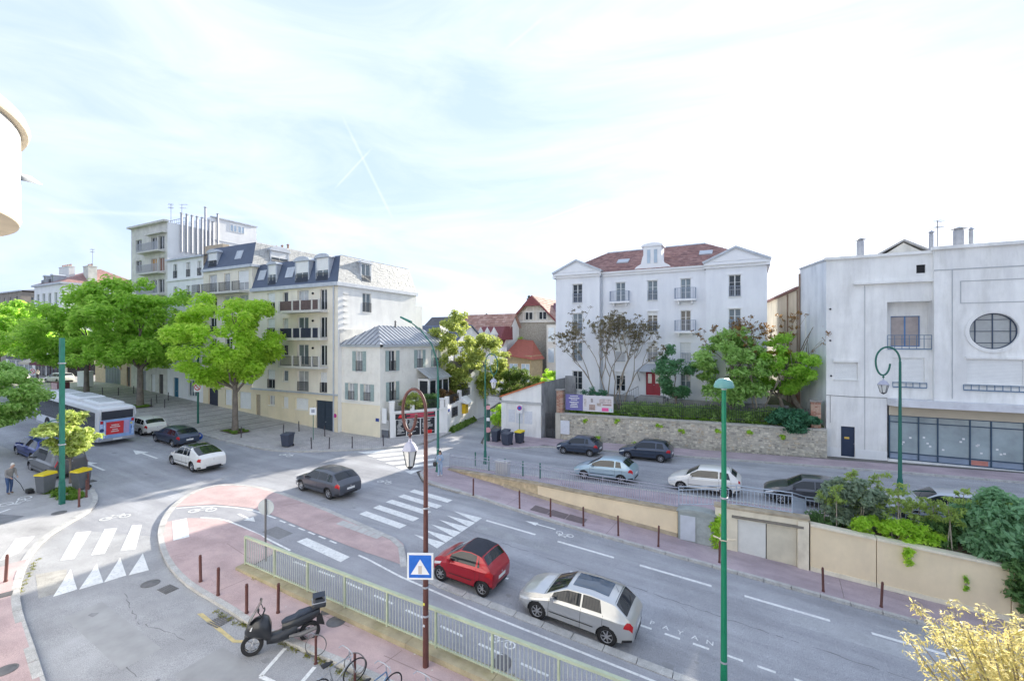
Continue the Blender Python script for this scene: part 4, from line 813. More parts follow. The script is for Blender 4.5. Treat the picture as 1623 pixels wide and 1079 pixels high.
# small metal gate beside the house
gt = thing('side_gate', 'grey iron gate with white lattice beside the small shuttered house', 'gate', (-29.4, 31.7, 0), world=True)
Fg = front(31.75); slab(gt, Fg, -29.8, -29.0, .05, 1.0, -.03, 0, M('grey_gate', (.13, .14, .16), .5), 'lower_panel'); guard(gt, Fg, -29.8, -29.0, 1.0, .9, -.01, 7, WHITE, 'bars'); slab(gt, Fg, -29.75, -29.2, 1.6, 3.0, .004, .03, WHITE, 'notice_panel')
# ------------------------------------------------------------------ garden wall with menu boards
WGW = M('white_garden_wall', (.82, .81, .78), .9, .05, 1, .15, 30, stain=.35, stcol=(.47, .45, .4))
def plane_face(a, b):
    d = Vector((b[0]-a[0], b[1]-a[1], 0)); L_ = d.length; u = d/L_; return Face((a[0], a[1], 0), u, (u.y, -u.x, 0)), L_
gw = thing('garden_wall', 'white garden wall with piers and railings carrying black menu boards', 'wall', (-28.9, 31.9, 0), world=True)
Fa, La = plane_face((-28.95, 31.9), (-25.9, 36.6))
mb = MB(); Fa.box(mb, 0, La, -.3, 2.55, -.3, 0); mb.obj('wall', WGW, gw); slab(gw, Fa, -.03, La+.03, 2.55, 2.68, -.36, .07, WGW, 'coping')
for a in (0, 1.9, La-.75): slab(gw, Fa, a, a+.4, -.2 if a == 0 else 2.681, 3.5, -.34, .04, WGW, 'pier'); 
for a in (0, 1.9, La-.75): slab(gw, Fa, a-.05, a+.45, 3.5, 3.6, -.4, .1, WGW, 'pier_cap')
for a0, a1 in ((.4, 1.9), (2.3, La-.75)): guard(gw, Fa, a0, a1, 2.68, .85, -.15)
bd = thing('menu_board', 'black menu boards under a red and black banner on the white garden wall', 'sign', (-27.5, 34, 1), world=True)
BLK = M('board_black', (.025, .025, .03), .4, .1, 4); CHK = M('board_writing', (.7, .7, .68), .7, .2, 6); PNK = M('banner_red', (.62, .08, .12), .6, .1, 4)
x_ = .55
for wd in (.95, 1.2, 1.35):
    p = slab(bd, Fa, x_, x_+wd, .35, 1.85, .01, .04, BLK, 'board'); r2 = random.Random(int(wd*100))
    for k in range(11):
        z = 1.72-k*.115; a = x_+.08+r2.random()*.15; slab(p, Fa, a, min(x_+wd-.08, a+r2.uniform(.3, wd-.2)), z, z+.045, .0405, .044, CHK, 'writing')
    x_ += wd+.12
bn = slab(bd, Fa, .5, 4.35, 1.92, 2.42, .01, .045, BLK, 'banner')
for a0, a1, z in ((1.5, 4.2, 2.28), (1.9, 3.6, 2.14), (1.55, 4.3, 1.98)): slab(bn, Fa, a0, a1, z, z+.1, .0455, .05, PNK, 'lettering_band')
mb = MB(); mb.prism([Fa.P(.75, 2.05, .046), Fa.P(1.2, 2.05, .046), Fa.P(1.1, 2.25, .046), Fa.P(.97, 2.36, .046), Fa.P(.85, 2.25, .046)], Fa.n*.004); mb.obj('red_emblem', M('bright_red', (.7, .03, .03), .5), bn)
slab(bd, Fa, 3.2, 4.0, .38, .7, .0405, .05, M('bright_red', (.7, .03, .03), .5), 'red_notice')
wb = thing('garden_wall', 'white wall with small barred window running back along the lane', 'wall', (-26, 36.6, 0), world=True)
Fb, Lb = plane_face((-25.9, 36.65), (-28.0, 47.0)); Fb = Face(Fb.o, Fb.u, (Fb.u.y, -Fb.u.x, 0))
mb = MB(); mb.hexa([Fb.P(0, -.3, -.3), Fb.P(Lb, -.3, -.3), Fb.P(Lb, -.3, 0), Fb.P(0, -.3, 0), Fb.P(0, 2.7, -.3), Fb.P(Lb, 3.6, -.3), Fb.P(Lb, 3.6, 0), Fb.P(0, 2.7, 0)]); mb.obj('wall', WGW, wb)
window(wb, Fb, 1.0, 2.4, 1.6, 2.5, leaves=2, bars=2, set_=-.07, frame=RAILB)
for a in (0, 3.2, 6.4): slab(wb, Fb, a, a+.35, 2.6, 3.7+a*.09, -.33, .03, WGW, 'pier')
guard(wb, Fb, .35, 3.2, 2.95, .8, -.15); guard(wb, Fb, 3.55, 6.4, 3.1, .9, -.15)
slab(wb, Fb, .1, .5, 2.2, 2.5, .004, .03, M('blue_plate', (.03, .06, .25), .4), 'street_plate')
pb = thing('post_box', 'bright yellow letter box under a white canopy on the lane wall', 'letter box', (-27, 40.5, 1), world=True)
slab(pb, Fb, 3.7, 4.5, 1.5, 2.5, .005, .4, M('post_yellow', (.75, .48, .01), .4, .04), 'box'); slab(pb, Fb, 3.85, 4.35, 2.2, 2.26, .401, .41, BLACK, 'slot')
mb = MB(); mb.hexa([Fb.P(3.3, 2.75, .005), Fb.P(5.0, 2.75, .005), Fb.P(5.0, 2.55, .75), Fb.P(3.3, 2.55, .75), Fb.P(3.3, 3.3, .005), Fb.P(5.0, 3.3, .005), Fb.P(5.0, 2.62, .75), Fb.P(3.3, 2.62, .75)]); mb.obj('canopy', WHITE, pb)
# raised garden between house and walls
mb = MB(); mb.prism([(-29.8, 36.6, 2.3), (-28.7, 32.4, 2.3), (-26.4, 36.5, 2.3), (-27.9, 45, 2.3), (-29.8, 45, 2.3)], (0, 0, .12)); mb.obj('raised_garden_bed', SOIL, kind='structure')
# ------------------------------------------------------------------ hut with sloping top beside the lane
kk = thing('stone_hut', 'low white hut with sloping orange-tiled top and notice panels at the lane corner', 'building', (-19, 38.8, 0), world=True)
Fk = front(38.8); ktop = lambda a: 3.75+(a+21.1)*.35
wall(kk, Fk, -21.1, -16.9, -.1, 3.3, [], WGW); wall(kk, front(38.95), -21.1, -16.9, 3.3, 3.75, [], WGW, name='gable', top=ktop)
wall(kk, left(-21.1), 38.8, 44, -.1, 3.7, [], WGW); slab(kk, Fk, -21.25, -16.8, 3.2, 3.4, -.1, .12, M('grey_moulding', (.45, .45, .44), .8, .1, 2), 'cornice')
for a in (-21.05, -17.5): slab(kk, Fk, a, a+.55, 0, 3.2, .004, .06, WGW, 'pilaster')
for k in range(9):
    a = -21.3+k*.5; MB().hexa([(a, 38.8, ktop(a)), (a+.49, 38.8, ktop(a+.49)), (a+.49, 39.4, ktop(a+.49)), (a, 39.4, ktop(a)), (a, 38.8, ktop(a)+.14), (a+.49, 38.8, ktop(a+.49)+.14), (a+.49, 39.4, ktop(a+.49)+.14), (a, 39.4, ktop(a)+.14)]).obj('ridge_tile', M('orange_tile', (.55, .17, .07), .7, .15, 3), kk)
MB().hexa([(-21.1, 39, 3.6), (-16.9, 39, 5.1), (-16.9, 45, 5.1), (-21.1, 45, 3.6), (-21.1, 39, 3.7), (-16.9, 39, 5.2), (-16.9, 45, 5.2), (-21.1, 45, 3.7)]).obj('roof', ROOFD, kk)
NOTE = M('paper_notice', (.66, .68, .72), .7, .08, 5, stain=.3, stcol=(.5, .52, .58), sscale=(4, 4, 6))
for a0, a1, z0, z1 in ((-20.3, -19.6, 1.4, 2.6), (-19.5, -18.8, 1.35, 2.65), (-18.6, -17.8, 1.35, 2.55)): slab(kk, Fk, a0, a1, z0, z1, .004, .03, NOTE, 'notice_panel')
GREYW = M('stained_grey_wall', (.33, .33, .33), .9, .2, 1, .3, 20, stain=.6, stcol=(.14, .14, .15), sscale=(1, 1, .5), streak=.8)
wall(kk, right(-16.88), 38.8, 45, -.1, 5.3, [], GREYW, name='side_wall')
ig = thing('iron_gate', 'dark iron double gate between the hut and the rubble wall', 'gate', (-16.2, 39.6, 0), world=True)
Fi = front(39.7)
for a0, a1 in ((-16.8, -16.12), (-16.08, -15.4)):
    slab(ig, Fi, a0, a1, .1, .9, -.03, 0, M('dark_gate', (.06, .065, .075), .5), 'lower_panel'); guard(ig, Fi, a0, a1, .9, 1.5, -.015, 6)
MB().box(-16.86, -15.75, 45, 45.3, 0, 5.5).obj('back_wall', GREYW, kk)
# ------------------------------------------------------------------ rubble retaining wall
rw = thing('rubble_wall', 'long rubble stone retaining wall below the white mansion', 'wall', (-15.7, 39.4, 0), world=True)
Fr, Lr = plane_face((-15.72, 39.45), (5.45, 41.35)); MORT = M('lime_mortar', (.50, .47, .40), .95, .15, 2, .3, 20, stain=.3, stcol=(.28, .26, .22))
mb = MB(); mb.hexa([Fr.P(0, -.2, -.5), Fr.P(Lr, 0, -.5), Fr.P(Lr, 0, 0), Fr.P(0, -.2, 0), Fr.P(0, 2.4, -.5), Fr.P(Lr, 2.4, -.5), Fr.P(Lr, 2.4, 0), Fr.P(0, 2.4, 0)]); mb.obj('wall', MORT, rw)
RUB = [M('rubble_%d' % i, c, .95, .25, 4, .4, 18) for i, c in enumerate([(.58, .54, .45), (.46, .43, .37), (.34, .32, .28), (.62, .58, .49), (.50, .43, .33)])]
mb = MB(); z = .05; r2 = random.Random(3)
while z < 2.28:
    hgt = r2.uniform(.10, .22); a = .05
    while a < Lr-.1:
        wd = r2.uniform(.14, .48); zz = z+r2.uniform(-.03, .03); b_ = min(a+wd, Lr-.03)
        if r2.random() > .06:
            p = [(a+r2.uniform(.005, .05), zz+r2.uniform(0, .04)), (b_-r2.uniform(.005, .05), zz+r2.uniform(0, .04)), (b_-r2.uniform(.005, .06), zz+hgt-r2.uniform(.0, .05)), (a+r2.uniform(.005, .06), zz+hgt-r2.uniform(0, .05))]
            d1 = r2.uniform(.02, .075); ins = .025
            ca, cb = (a+b_)/2, zz+hgt/2
            fr_ = [(x+(ca-x)*.18, y+(cb-y)*.18) for x, y in p]
            mb.add([Fr.P(x, y, -.01) for x, y in p]+[Fr.P(x, y, d1+r2.uniform(-.012, .012)) for x, y in fr_], [(4, 5, 6, 7), (0, 1, 5, 4), (1, 2, 6, 5), (2, 3, 7, 6), (3, 0, 4, 7)], r2.choices(range(5), (4, 3, 2, 3, 1))[0])
        a += wd+.01
    z += hgt+.012
mb.obj('rubble_stones', RUB, rw, kind='stuff')
for k in range(22):
    a = k*Lr/22; slab(rw, Fr, a+.01, a+Lr/22-.01, 2.36+rnd.uniform(0, .02), 2.5+rnd.uniform(-.01, .02), -.55, .09, M('cap_stone', (.46, .44, .39), .9, .15, 2, .2, 20), 'cap_stone')
slab(rw, Fr, .02, .5, -.1, 2.36, .004, .12, M('dressed_stone', (.50, .47, .40), .9, .12, 2, .2, 20), 'end_pier')
def brick_pillar(parent, F_, a0, a1, b0, b1, d0, d1, nm='brick'):
    bm_ = [M('brick_red', (.36, .17, .12), .9, .2, 6), M('brick_pale', (.46, .3, .22), .9, .2, 6)]; mb = MB(); F_.box(mb, a0+.01, a1-.01, b0, b1, d0, d1-.012); o = mb.obj('pillar_core', MORT, parent); z = b0; k = 0
    while z < b1-.05:
        n = 2 if k % 2 else 3; wd = (a1-a0)/n
        for i in range(n): slab(o, F_, a0+i*wd+.008, a0+(i+1)*wd-.008, z+.008, z+.12, d0-.01, d1, bm_[rnd.randrange(2)], nm)
        z += .128; k += 1
    slab(o, F_, a0-.08, a1+.08, b1, b1+.12, d0-.08, d1+.08, M('grey_cap', (.3, .28, .26), .9, .2, 2), 'cap')
bp = thing('brick_gate_pier', 'red brick gate pier left of the banner above the rubble wall', 'pillar', (-15.4, 39.5, 2.4), world=True); brick_pillar(bp, front(39.5), -15.66, -15.06, 2.52, 4.55, -.55, 0)
bp = thing('brick_gate_pier', 'brick pier at the right end of the rubble wall against the white block', 'pillar', (4.8, 41.3, 2.4), world=True); brick_pillar(bp, front(41.6), 4.45, 5.1, 2.52, 4.5, -.6, 0)
bb = thing('billboard', 'purple and white banner with pictures hung on the railing above the rubble wall', 'banner', (-12.7, 40, 2.8), world=True)
Fbb = plane_face((-14.85, 39.75), (-10.5, 40.2))[0]; Lbb = 4.37; VIO = M('banner_violet', (.16, .15, .36), .6, .08, 3); 
slab(bb, Fbb, 0, 1.62, 2.8, 4.25, -.02, .02, VIO, 'violet_panel'); p2 = slab(bb, Fbb, 1.63, Lbb, 2.78, 4.22, -.02, .02, M('banner_white', (.66, .63, .64), .6, .05, 2), 'picture_panel')
for k, (w_, z) in enumerate(((.75, 4.05), (1.0, 3.87), (.6, 3.72), (.85, 3.5), (.6, 3.36), (.7, 3.2), (.75, 3.06))): slab(bb, Fbb, .8-w_/2, .8+w_/2, z, z+.07, .021, .024, CHK, 'lettering')
slab(bb, Fbb, 3.35, 3.95, 2.86, 3.16, .021, .026, M('banner_pink', (.75, .10, .30), .6), 'pink_label')
for a0, a1, z0, z1, c in ((2.2, 2.75, 2.9, 3.4, (.38, .28, .24)), (2.9, 3.3, 3.3, 3.55, (.42, .35, .3)), (3.4, 4.2, 3.35, 3.5, (.36, .24, .22)), (1.75, 1.95, 3.2, 3.9, (.5, .45, .42)), (3.1, 4.2, 3.55, 3.95, (.56, .48, .46)), (2.35, 2.55, 3.6, 3.95, (.3, .27, .26)), (4.0, 4.25, 2.86, 3.1, (.45, .6, .62))): slab(p2, Fbb, a0, a1, z0, z1, .021, .024, M('pict_%d' % int(a0*100+z0*1000), c, .6, .3, 6), 'picture_field')
ps_ = thing('wall_notice', 'white paper notice fixed to the rubble wall beside the iron gate', 'notice', (-14.8, 39.5, 1), world=True); slab(ps_, Fr, .5, 1.35, .6, 1.85, .08, .11, NOTE, 'sheet')
# terrace behind the wall
mb = MB(); gx = [-15.7, -10, -4, 1, 5.4]
for i in range(4):
    a, b = gx[i], gx[i+1]; ya, yb = 39.9+(a+15.7)*.09, 39.9+(b+15.7)*.09; mb.poly([(a, ya, 2.38), (b, yb, 2.38), (b, 46.3, 3.3), (a, 46.3, 3.3)])
mb.poly([(-15.7, 46.3, 3.3), (5.4, 46.3, 3.3), (5.4, 60, 3.3), (-15.7, 60, 3.3)])
mb.obj('terrace_ground', M('terrace_grass', (.09, .11, .045), .95, .3, 1.5, .4, 15), kind='structure')
fz = thing('iron_fence', 'thin iron railing with spear points along the planted terrace', 'fence', (-10, 41, 2.4), world=True)
Ff, Lf = plane_face((-10.2, 40.5), (4.3, 41.9)); mb = MB(); Ff.box(mb, 0, Lf, 2.75, 2.79, -.015, .015); Ff.box(mb, 0, Lf, 3.55, 3.59, -.015, .015); mb.obj('rails', RAILB, fz)
bar = MB().box(-.011, .011, -.011, .011, 0, 1.35); bar.add([(-.025, -.025, 1.35), (.025, -.025, 1.35), (.025, .025, 1.35), (-.025, .025, 1.35), (0, 0, 1.5)], [(0, 1, 4), (1, 2, 4), (2, 3, 4), (3, 0, 4)]); bme = bar.mesh('bar', RAILB)
for k in range(88): p = Ff.P(Lf*k/87, 2.45, 0); inst('bar', bme, fz, tuple(p-Vector((-10, 41, 2.4))))
lw = thing('low_stone_wall', 'low grey stone wall in front of the white mansion steps', 'wall', (-7, 44.6, 2.9), world=True); MB().box(-12.3, -9.6, 44.3, 44.6, 2.8, 3.9).box(-6.4, 3.2, 44.3, 44.6, 2.8, 3.75).obj('wall', GREYW, lw)
# ------------------------------------------------------------------ white mansion
wm = thing('white_mansion', 'white four-storey mansion with red tiled hip roof, twin pediments and red door', 'building', (-8.3, 46, 3.3), world=True)
WM = M('mansion_render', (.84, .85, .87), .85, .03, .6, .08, 40, stain=.35, stcol=(.70, .71, .74)); WT = M('mansion_trim', (.86, .86, .87), .8, .03, 1)
rows = (13.15, 10.1, 7.05, 4.05); cx = {'a': (-16.25, -15.2), 'b': (-11.8, -10.85), 'c': (-8.65, -7.7), 'd': (-5.57, -4.65), 'e': (-1.38, -.4)}
Fp = front(45.6); Fm = front(46.15)
def mrow(c, top=1.95): return [(*cx[c], z, z+top) for z in rows]
pa, pe = mrow('a'), mrow('e'); mid = mrow('b')+[h for h in mrow('c') if h[2] != 4.05]+mrow('d'); dr = (-8.82, -7.43, 3.82, 6.1)
wall(wm, Fp, -18.15, -13.35, 2.9, 15.8, pa, WM); wall(wm, Fp, -3.3, 1.65, 2.9, 15.8, pe, WM); wall(wm, Fm, -13.35, -3.3, 2.9, 15.8, mid+[dr], WM)
wall(wm, right(-13.35), 45.6, 46.15, 2.9, 15.8, [], WM); wall(wm, left(-3.3), 45.6, 46.15, 2.9, 15.8, [], WM); wall(wm, right(1.65), 45.6, 56, 2.9, 15.8, [], WM); wall(wm, left(-18.15), 45.6, 56, 2.9, 15.8, [], WM); wall(wm, back(56), -18.15, 1.65, 2.9, 15.8, [], WM)
PALE_RAIL = M('pale_blue_railing', (.30, .34, .42), .5, .05, 3)
for Fx, lst in ((Fp, pa+pe), (Fm, mid)):
    for h in lst:
        bal = h[0] in (cx['b'][0], cx['d'][0]) and h[2] > 10
        window(wm, Fx, *h, leaves=2, bars=2, rail=not bal and h[2] > 5, railm=PALE_RAIL, blind=rnd.choice((0, 0, .2, .95)) if h[2] < 12 and h[0] != cx['a'][0] else 0, glass=rnd.choice((GLASS, GLASSL)))
        slab(wm, Fx, h[0]-.14, h[1]+.14, h[3]+.02, h[3]+.16, .003, .05, WT, 'lintel_moulding')
        if bal:
            b = slab(wm, Fx, h[0]-.5, h[1]+.5, h[2]-.2, h[2]-.03, .003, .75, WT, 'balcony'); guard(b, Fx, h[0]-.45, h[1]+.45, h[2]-.03, 1.05, .7, mat=PALE_RAIL, ret=1)
            for a in (h[0]-.2, h[1]+.05): slab(b, Fx, a, a+.16, h[2]-.5, h[2]-.2, .003, .45, WT, 'bracket')
RED = M('oxblood_door', (.34, .02, .045), .45, .08, 2)
rd = door(wm, Fm, *dr, RED, 2, 3, name='front_door', set_=.1)
for a in (-8.68, -7.98): slab(rd, Fm, a+.06, a+.42, 4.98, 5.9, -.074, -.06, CURT, 'glazing')
mb = MB(); cz = 6.6
mb.poly([(-9.6, 44.7, 6.2), (-6.7, 44.7, 6.2), (-7.4, 46.1, 6.9), (-8.9, 46.1, 6.9)]); mb.poly([(-9.6, 44.7, 6.2), (-8.9, 46.1, 6.9), (-9.6, 46.1, 6.2)]); mb.poly([(-6.7, 44.7, 6.2), (-6.7, 46.1, 6.2), (-7.4, 46.1, 6.9)]); mb.poly([(-9.6, 44.7, 6.19), (-9.6, 46.1, 6.19), (-6.7, 46.1, 6.19), (-6.7, 44.7, 6.19)])
cn = mb.obj('door_canopy', ZINC, wm)
for a in (-9.4, -6.9): MB().tube([(a, 46.1, 5.2), (a, 44.9, 6.2)], .03, 6).obj('canopy_stay', RAILB, cn)
stp = MB().box(-9.3, -6.95, 44.8, 46.1, 2.8, 3.8).obj('porch_landing', GREYW, wm)
for k in range(5):
    MB().box(-9.3-.3*(k+1), -9.3-.3*k, 44.9, 46.0, 2.7, 3.65-k*.17).obj('step', GREYW, stp); MB().box(-6.95+.3*k, -6.95+.3*(k+1), 44.9, 46.0, 2.7, 3.65-k*.17).obj('step', GREYW, stp)
for sgn, a in ((-1, -9.3), (1, -6.95)):
    mb = MB(); mb.tube([(a, 44.9, 4.75), (a+sgn*1.7, 44.9, 3.75)], .025, 6)
    for k in range(9): x = a+sgn*1.7*k/8; mb.tube([(x, 44.9, 2.9), (x, 44.9, 4.75-k/8)], .012, 4)
    mb.obj('stair_railing', RAILB, stp)
for Fx, a0, a1 in ((Fp, -18.3, -13.2), (Fp, -3.45, 1.85), (Fm, -13.2, -3.45)):
    slab(wm, Fx, a0, a1, 15.8, 16.05, -.1, .18, WT, 'cornice'); slab(wm, Fx, a0-.0, a1+.0, 16.05, 16.22, -.1, .38, WT, 'cornice_top')
slab(wm, right(1.65), 45.3, 56, 15.8, 16.2, -.1, .25, WT, 'cornice'); slab(wm, left(-18.15), 45.3, 56, 15.8, 16.2, -.1, .25, WT, 'cornice')
for a0, a1 in ((-18.35, -13.1), (-3.5, 1.9)):
    ac = (a0+a1)/2; MB().prism([(a0, 45.3, 16.23), (a1, 45.3, 16.23), (ac, 45.3, 17.45)], (0, .25, 0)).obj('pediment', WM, wm)
    for sg, e_ in ((-1, a0), (1, a1)):
        MB().hexa([(e_, 45.1, 16.23), (ac, 45.1, 17.45), (ac, 47.6, 17.45), (e_, 47.6, 16.23), (e_+sg*.1, 45.1, 16.38), (ac, 45.1, 17.65), (ac, 49.5, 17.65), (e_+sg*.1, 48.0, 16.38)]).obj('pediment_roof', ZINC, wm)
    MB().prism([(a0+.7, 45.29, 16.35), (a1-.7, 45.29, 16.35), (ac, 45.29, 17.2)], (0, -.05, 0)).obj('tympanum', WT, wm)
c0 = [(-18.4, 45.75, 16.2), (1.9, 45.75, 16.2), (1.9, 56.2, 16.2), (-18.4, 56.2, 16.2)]; r0, r1 = (-14, 51, 19.1), (-3.7, 51, 19.2); mb = MB()
mb.poly([c0[0], c0[1], r1, r0]); mb.poly([c0[1], c0[2], r1]); mb.poly([c0[2], c0[3], r0, r1]); mb.poly([c0[3], c0[0], r0]); rfm = mb.obj('roof', TERRA[0], wm)
courses(rfm, c0[0], c0[1], r1, r0, 22, TERRA, 'tile_courses', .42, .045); courses(rfm, c0[1], c0[2], r1, r1, 20, TERRA, 'tile_courses', .6, .045); courses(rfm, c0[3], c0[0], r0, r0, 20, TERRA, 'tile_courses', .6, .045)
MB().tube([r0, r1], .12, 8).obj('ridge', ZINC, rfm)
def rp(a, f): return (a, 45.75+5.25*f, 16.2+2.95*f)
velux(rfm, rp(-12.1, .36), rp(-10.9, .36), rp(-10.9, .52), rp(-12.1, .52), .12); velux(rfm, rp(-4.1, .45), rp(-2.9, .45), rp(-2.9, .62), rp(-4.1, .62), .12)
Fd = front(45.95); dm = slab(wm, Fd, -9.0, -7.3, 16.22, 18.4, -1.6, .1, WT, 'central_dormer')
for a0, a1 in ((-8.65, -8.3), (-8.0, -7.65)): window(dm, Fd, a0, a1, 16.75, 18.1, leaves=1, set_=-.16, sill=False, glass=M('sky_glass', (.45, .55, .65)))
n = 10; MB().prism([Fd.P(-8.15+1.05*math.cos(math.pi*i/n), 18.4+.35*math.sin(math.pi*i/n), .22) for i in range(n+1)], (0, 1.6, 0)).obj('arched_top', WT, dm)
for sg, a in ((-1, -9.0), (1, -7.3)):
    MB().prism([Fd.P(a, 16.23, .05), Fd.P(a+sg*.95, 16.23, .05), Fd.P(a+sg*.7, 16.5, .05), Fd.P(a+sg*.25, 16.75, .05), Fd.P(a+sg*.1, 17.4, .05), Fd.P(a, 17.6, .05)], (0, .35, 0)).obj('volute', WT, dm)
MB().tube([(-13.2, 45.95, 16), (-13.2, 45.95, 3.5)], .06, 6).obj('drainpipe', ZINC, wm, True)
# ------------------------------------------------------------------ beige building behind, and the white block with the round window
bg_ = thing('rear_building', 'weathered beige building with tiled roof edge between mansion and white block', 'building', (3.5, 50, 2), world=True)
Fz, Lz = plane_face((2.2, 63), (4.15, 46.9)); Fz = Face(Fz.o, Fz.u, -Vector((Fz.u.y, -Fz.u.x, 0)) if Vector((Fz.u.y, -Fz.u.x, 0)).x > 0 else Vector((Fz.u.y, -Fz.u.x, 0)))
BEI = M('beige_weathered', (.68, .62, .51), .9, .08, .8, .2, 30, stain=.4, stcol=(.36, .30, .24), sscale=(1, 1, .3))
hb = [(Lz-6.2, Lz-5.4, 9.6, 11.2), (Lz-3.2, Lz-2.6, 9.9, 11.4)]
wall(bg_, Fz, 0, Lz, 0, 13.7, hb, BEI)
for h in hb: window(bg_, Fz, *h, leaves=1, frame=BEI)
MB().hexa([Fz.P(0, 13.7, .3), Fz.P(Lz, 13.7, .3), Fz.P(Lz, 13.7, -6), Fz.P(0, 13.7, -6), Fz.P(0, 13.9, .3), Fz.P(Lz, 13.9, .3), Fz.P(Lz, 15.2, -6), Fz.P(0, 15.2, -6)]).obj('roof', TERRA[1], bg_)
slab(bg_, Fz, Lz-2.5, Lz-.1, 1, 4.4, .01, .12, M('old_brick', (.32, .19, .15), .9, .2, 3, .3, 12), 'brick_patch')
for a in (Lz-.25, Lz-4.2): MB().tube([Fz.P(a, 2, .1), Fz.P(a, 13.6, .1)], .06, 6).obj('drainpipe', M('rusty_pipe', (.3, .22, .17), .8), bg_, True)
rb_ = thing('white_block', 'white modernist block with a round window and long glazed shopfront at right', 'building', (8, 42.2, .4), world=True)
RBW = M('weathered_white', (.86, .85, .82), .88, .06, .7, .15, 30, stain=.85, stcol=(.70, .69, .65), sscale=(1, 1, .25), streak=.6)
RBB = M('bluish_white', (.78, .81, .85), .88, .05, .7, .15, 30, stain=.45, stcol=(.48, .53, .6), sscale=(1, 1, .3))
F1 = front(42.2); F2 = front(41.75); XE = 24
Fq, Lq = plane_face((4.2, 46.8), (5.5, 42.2)); nq = Vector((Fq.u.y, -Fq.u.x, 0)); Fq = Face(Fq.o, Fq.u, nq if nq.x < 0 else -nq)
wall(rb_, Fq, 0, Lq, .2, 15.35, [], RBB, name='side_wall'); slab(rb_, Fq, 0, Lq, 15.35, 15.5, -.2, .08, ZINC, 'coping'); MB().tube([Fq.P(.12, 1, .1), Fq.P(.12, 15, .1)], .08, 6).obj('drainpipe', M('rusty_pipe', (.3, .22, .17), .8), rb_, True)
slab(rb_, Fq, 1.2, 1.3, 8.6, 11.5, .004, .1, RBW, 'pilaster_strip')
dd = (6.43, 7.28, .42, 2.7); s1 = (6.0, 7.45, 6.25, 7.55); vt = (10.85, 11.35, 14.0, 14.6)
wall(rb_, F1, 5.5, 9.2, .2, 15.35, [dd, s1], RBW); wall(rb_, F1, 9.2, 11.7, 12.0, 15.45, [vt], RBW)
slab(rb_, F1, 5.4, 11.7, 15.35, 15.55, -.3, .18, RBW, 'coping')
window(rb_, F1, *s1, leaves=1, blind=1); slab(rb_, F1, 5.95, 7.5, 7.56, 7.75, .003, .12, RBW, 'shutter_box')
dN = door(rb_, F1, *dd, M('navy_steel_door', (.03, .045, .085), .45, .06, 2), 1, 1); slab(dN, F1, 6.65, 6.95, 1.75, 1.9, -.09, -.08, M('warning_yellow', (.75, .5, .1), .5), 'warning_label')
for k in range(7): MB().poly([F1.P(10.87+k*.07, 14.02, -.1), F1.P(10.92+k*.07, 14.02, -.1), F1.P(10.92+k*.07, 14.58, -.1), F1.P(10.87+k*.07, 14.58, -.1)]).obj('vent_slat', BLACK, rb_)
MB().poly([F1.P(10.85, 14, -.2), F1.P(11.35, 14, -.2), F1.P(11.35, 14.6, -.2), F1.P(10.85, 14.6, -.2)]).obj('vent_back', BLACK, rb_)
Frc = front(43.1); lw_ = (9.6, 11.3, 8.75, 11.0); lw2 = (9.55, 11.3, 6.2, 7.95)
wall(rb_, Frc, 9.2, 11.7, 8.5, 12.0, [lw_], RBW, name='recess_wall'); wall(rb_, F1, 9.2, 11.7, 5.0, 8.5, [lw2], RBW)
for xx in (9.2, 11.69): MB().poly([(xx, 42.2, 8.5), (xx, 43.1, 8.5), (xx, 43.1, 12), (xx, 42.2, 12)]).obj('recess_side', RBW, rb_)
MB().poly([(9.2, 42.2, 12), (11.7, 42.2, 12), (11.7, 43.1, 12), (9.2, 43.1, 12)]).obj('recess_ceiling', RBW, rb_); MB().poly([(9.2, 42.2, 8.5), (11.7, 42.2, 8.5), (11.7, 43.1, 8.5), (9.2, 43.1, 8.5)]).obj('recess_floor', RBW, rb_)
BLUEF = M('blue_window_frame', (.10, .22, .45), .4, .05, 2)
window(rb_, Frc, *lw_, leaves=2, glass=M('rosy_curtain', (.42, .36, .34), .3, .12, 2), frame=BLUEF, sill=False); window(rb_, F1, *lw2, leaves=1, blind=1)
BR = M('blue_grey_rail', (.12, .20, .30), .5, .06, 3)
def hrail(parent, F_, a0, a1, b0, h, d, nb, mat):
    mb = MB(); F_.box(mb, a0, a1, b0+h-.04, b0+h, d-.02, d+.02); F_.box(mb, a0, a1, b0+h*.72, b0+h*.72+.025, d-.012, d+.012); F_.box(mb, a0, a1, b0, b0+.07, d-.03, d+.03)
    for i in range(nb+1): a = a0+(a1-a0)*i/nb; F_.box(mb, a-.018, a+.018, b0+.07, b0+h-.04, d-.014, d+.014)
    return mb.obj('balcony_rail', mat, parent)
hrail(rb_, F1, 9.22, 11.68, 8.55, 1.05, .02, 6, BR); hrail(rb_, F1, 9.5, 11.4, 5.8, .42, .08, 5, BR)
slab(rb_, F1, 7.2, 11.72, 13.36, 13.52, .003, .3, RBW, 'ledge')
slab(rb_, F1, 7.86, 7.9, .4, 13.3, .003, .018, M('groove_grey', (.45, .46, .47), .9), 'wall_joint'); MB().tube([F1.P(5.5, 5.02, .03), F1.P(7.0, 4.97, .03), F1.P(9.2, 5.0, .03)], .018, 5).obj('cable', IRON, rb_); MB().tube([F1.P(5.75, 5.0, .03), F1.P(5.75, 2.9, .03)], .014, 5).obj('cable', IRON, rb_)
for a, z in ((5.8, 6.5), (5.75, 9.2), (5.75, 11.6)): MB().sphere(F1.P(a, z, .06), .07, n=8, k=5).obj('wall_fitting', BLACK, rb_, True)
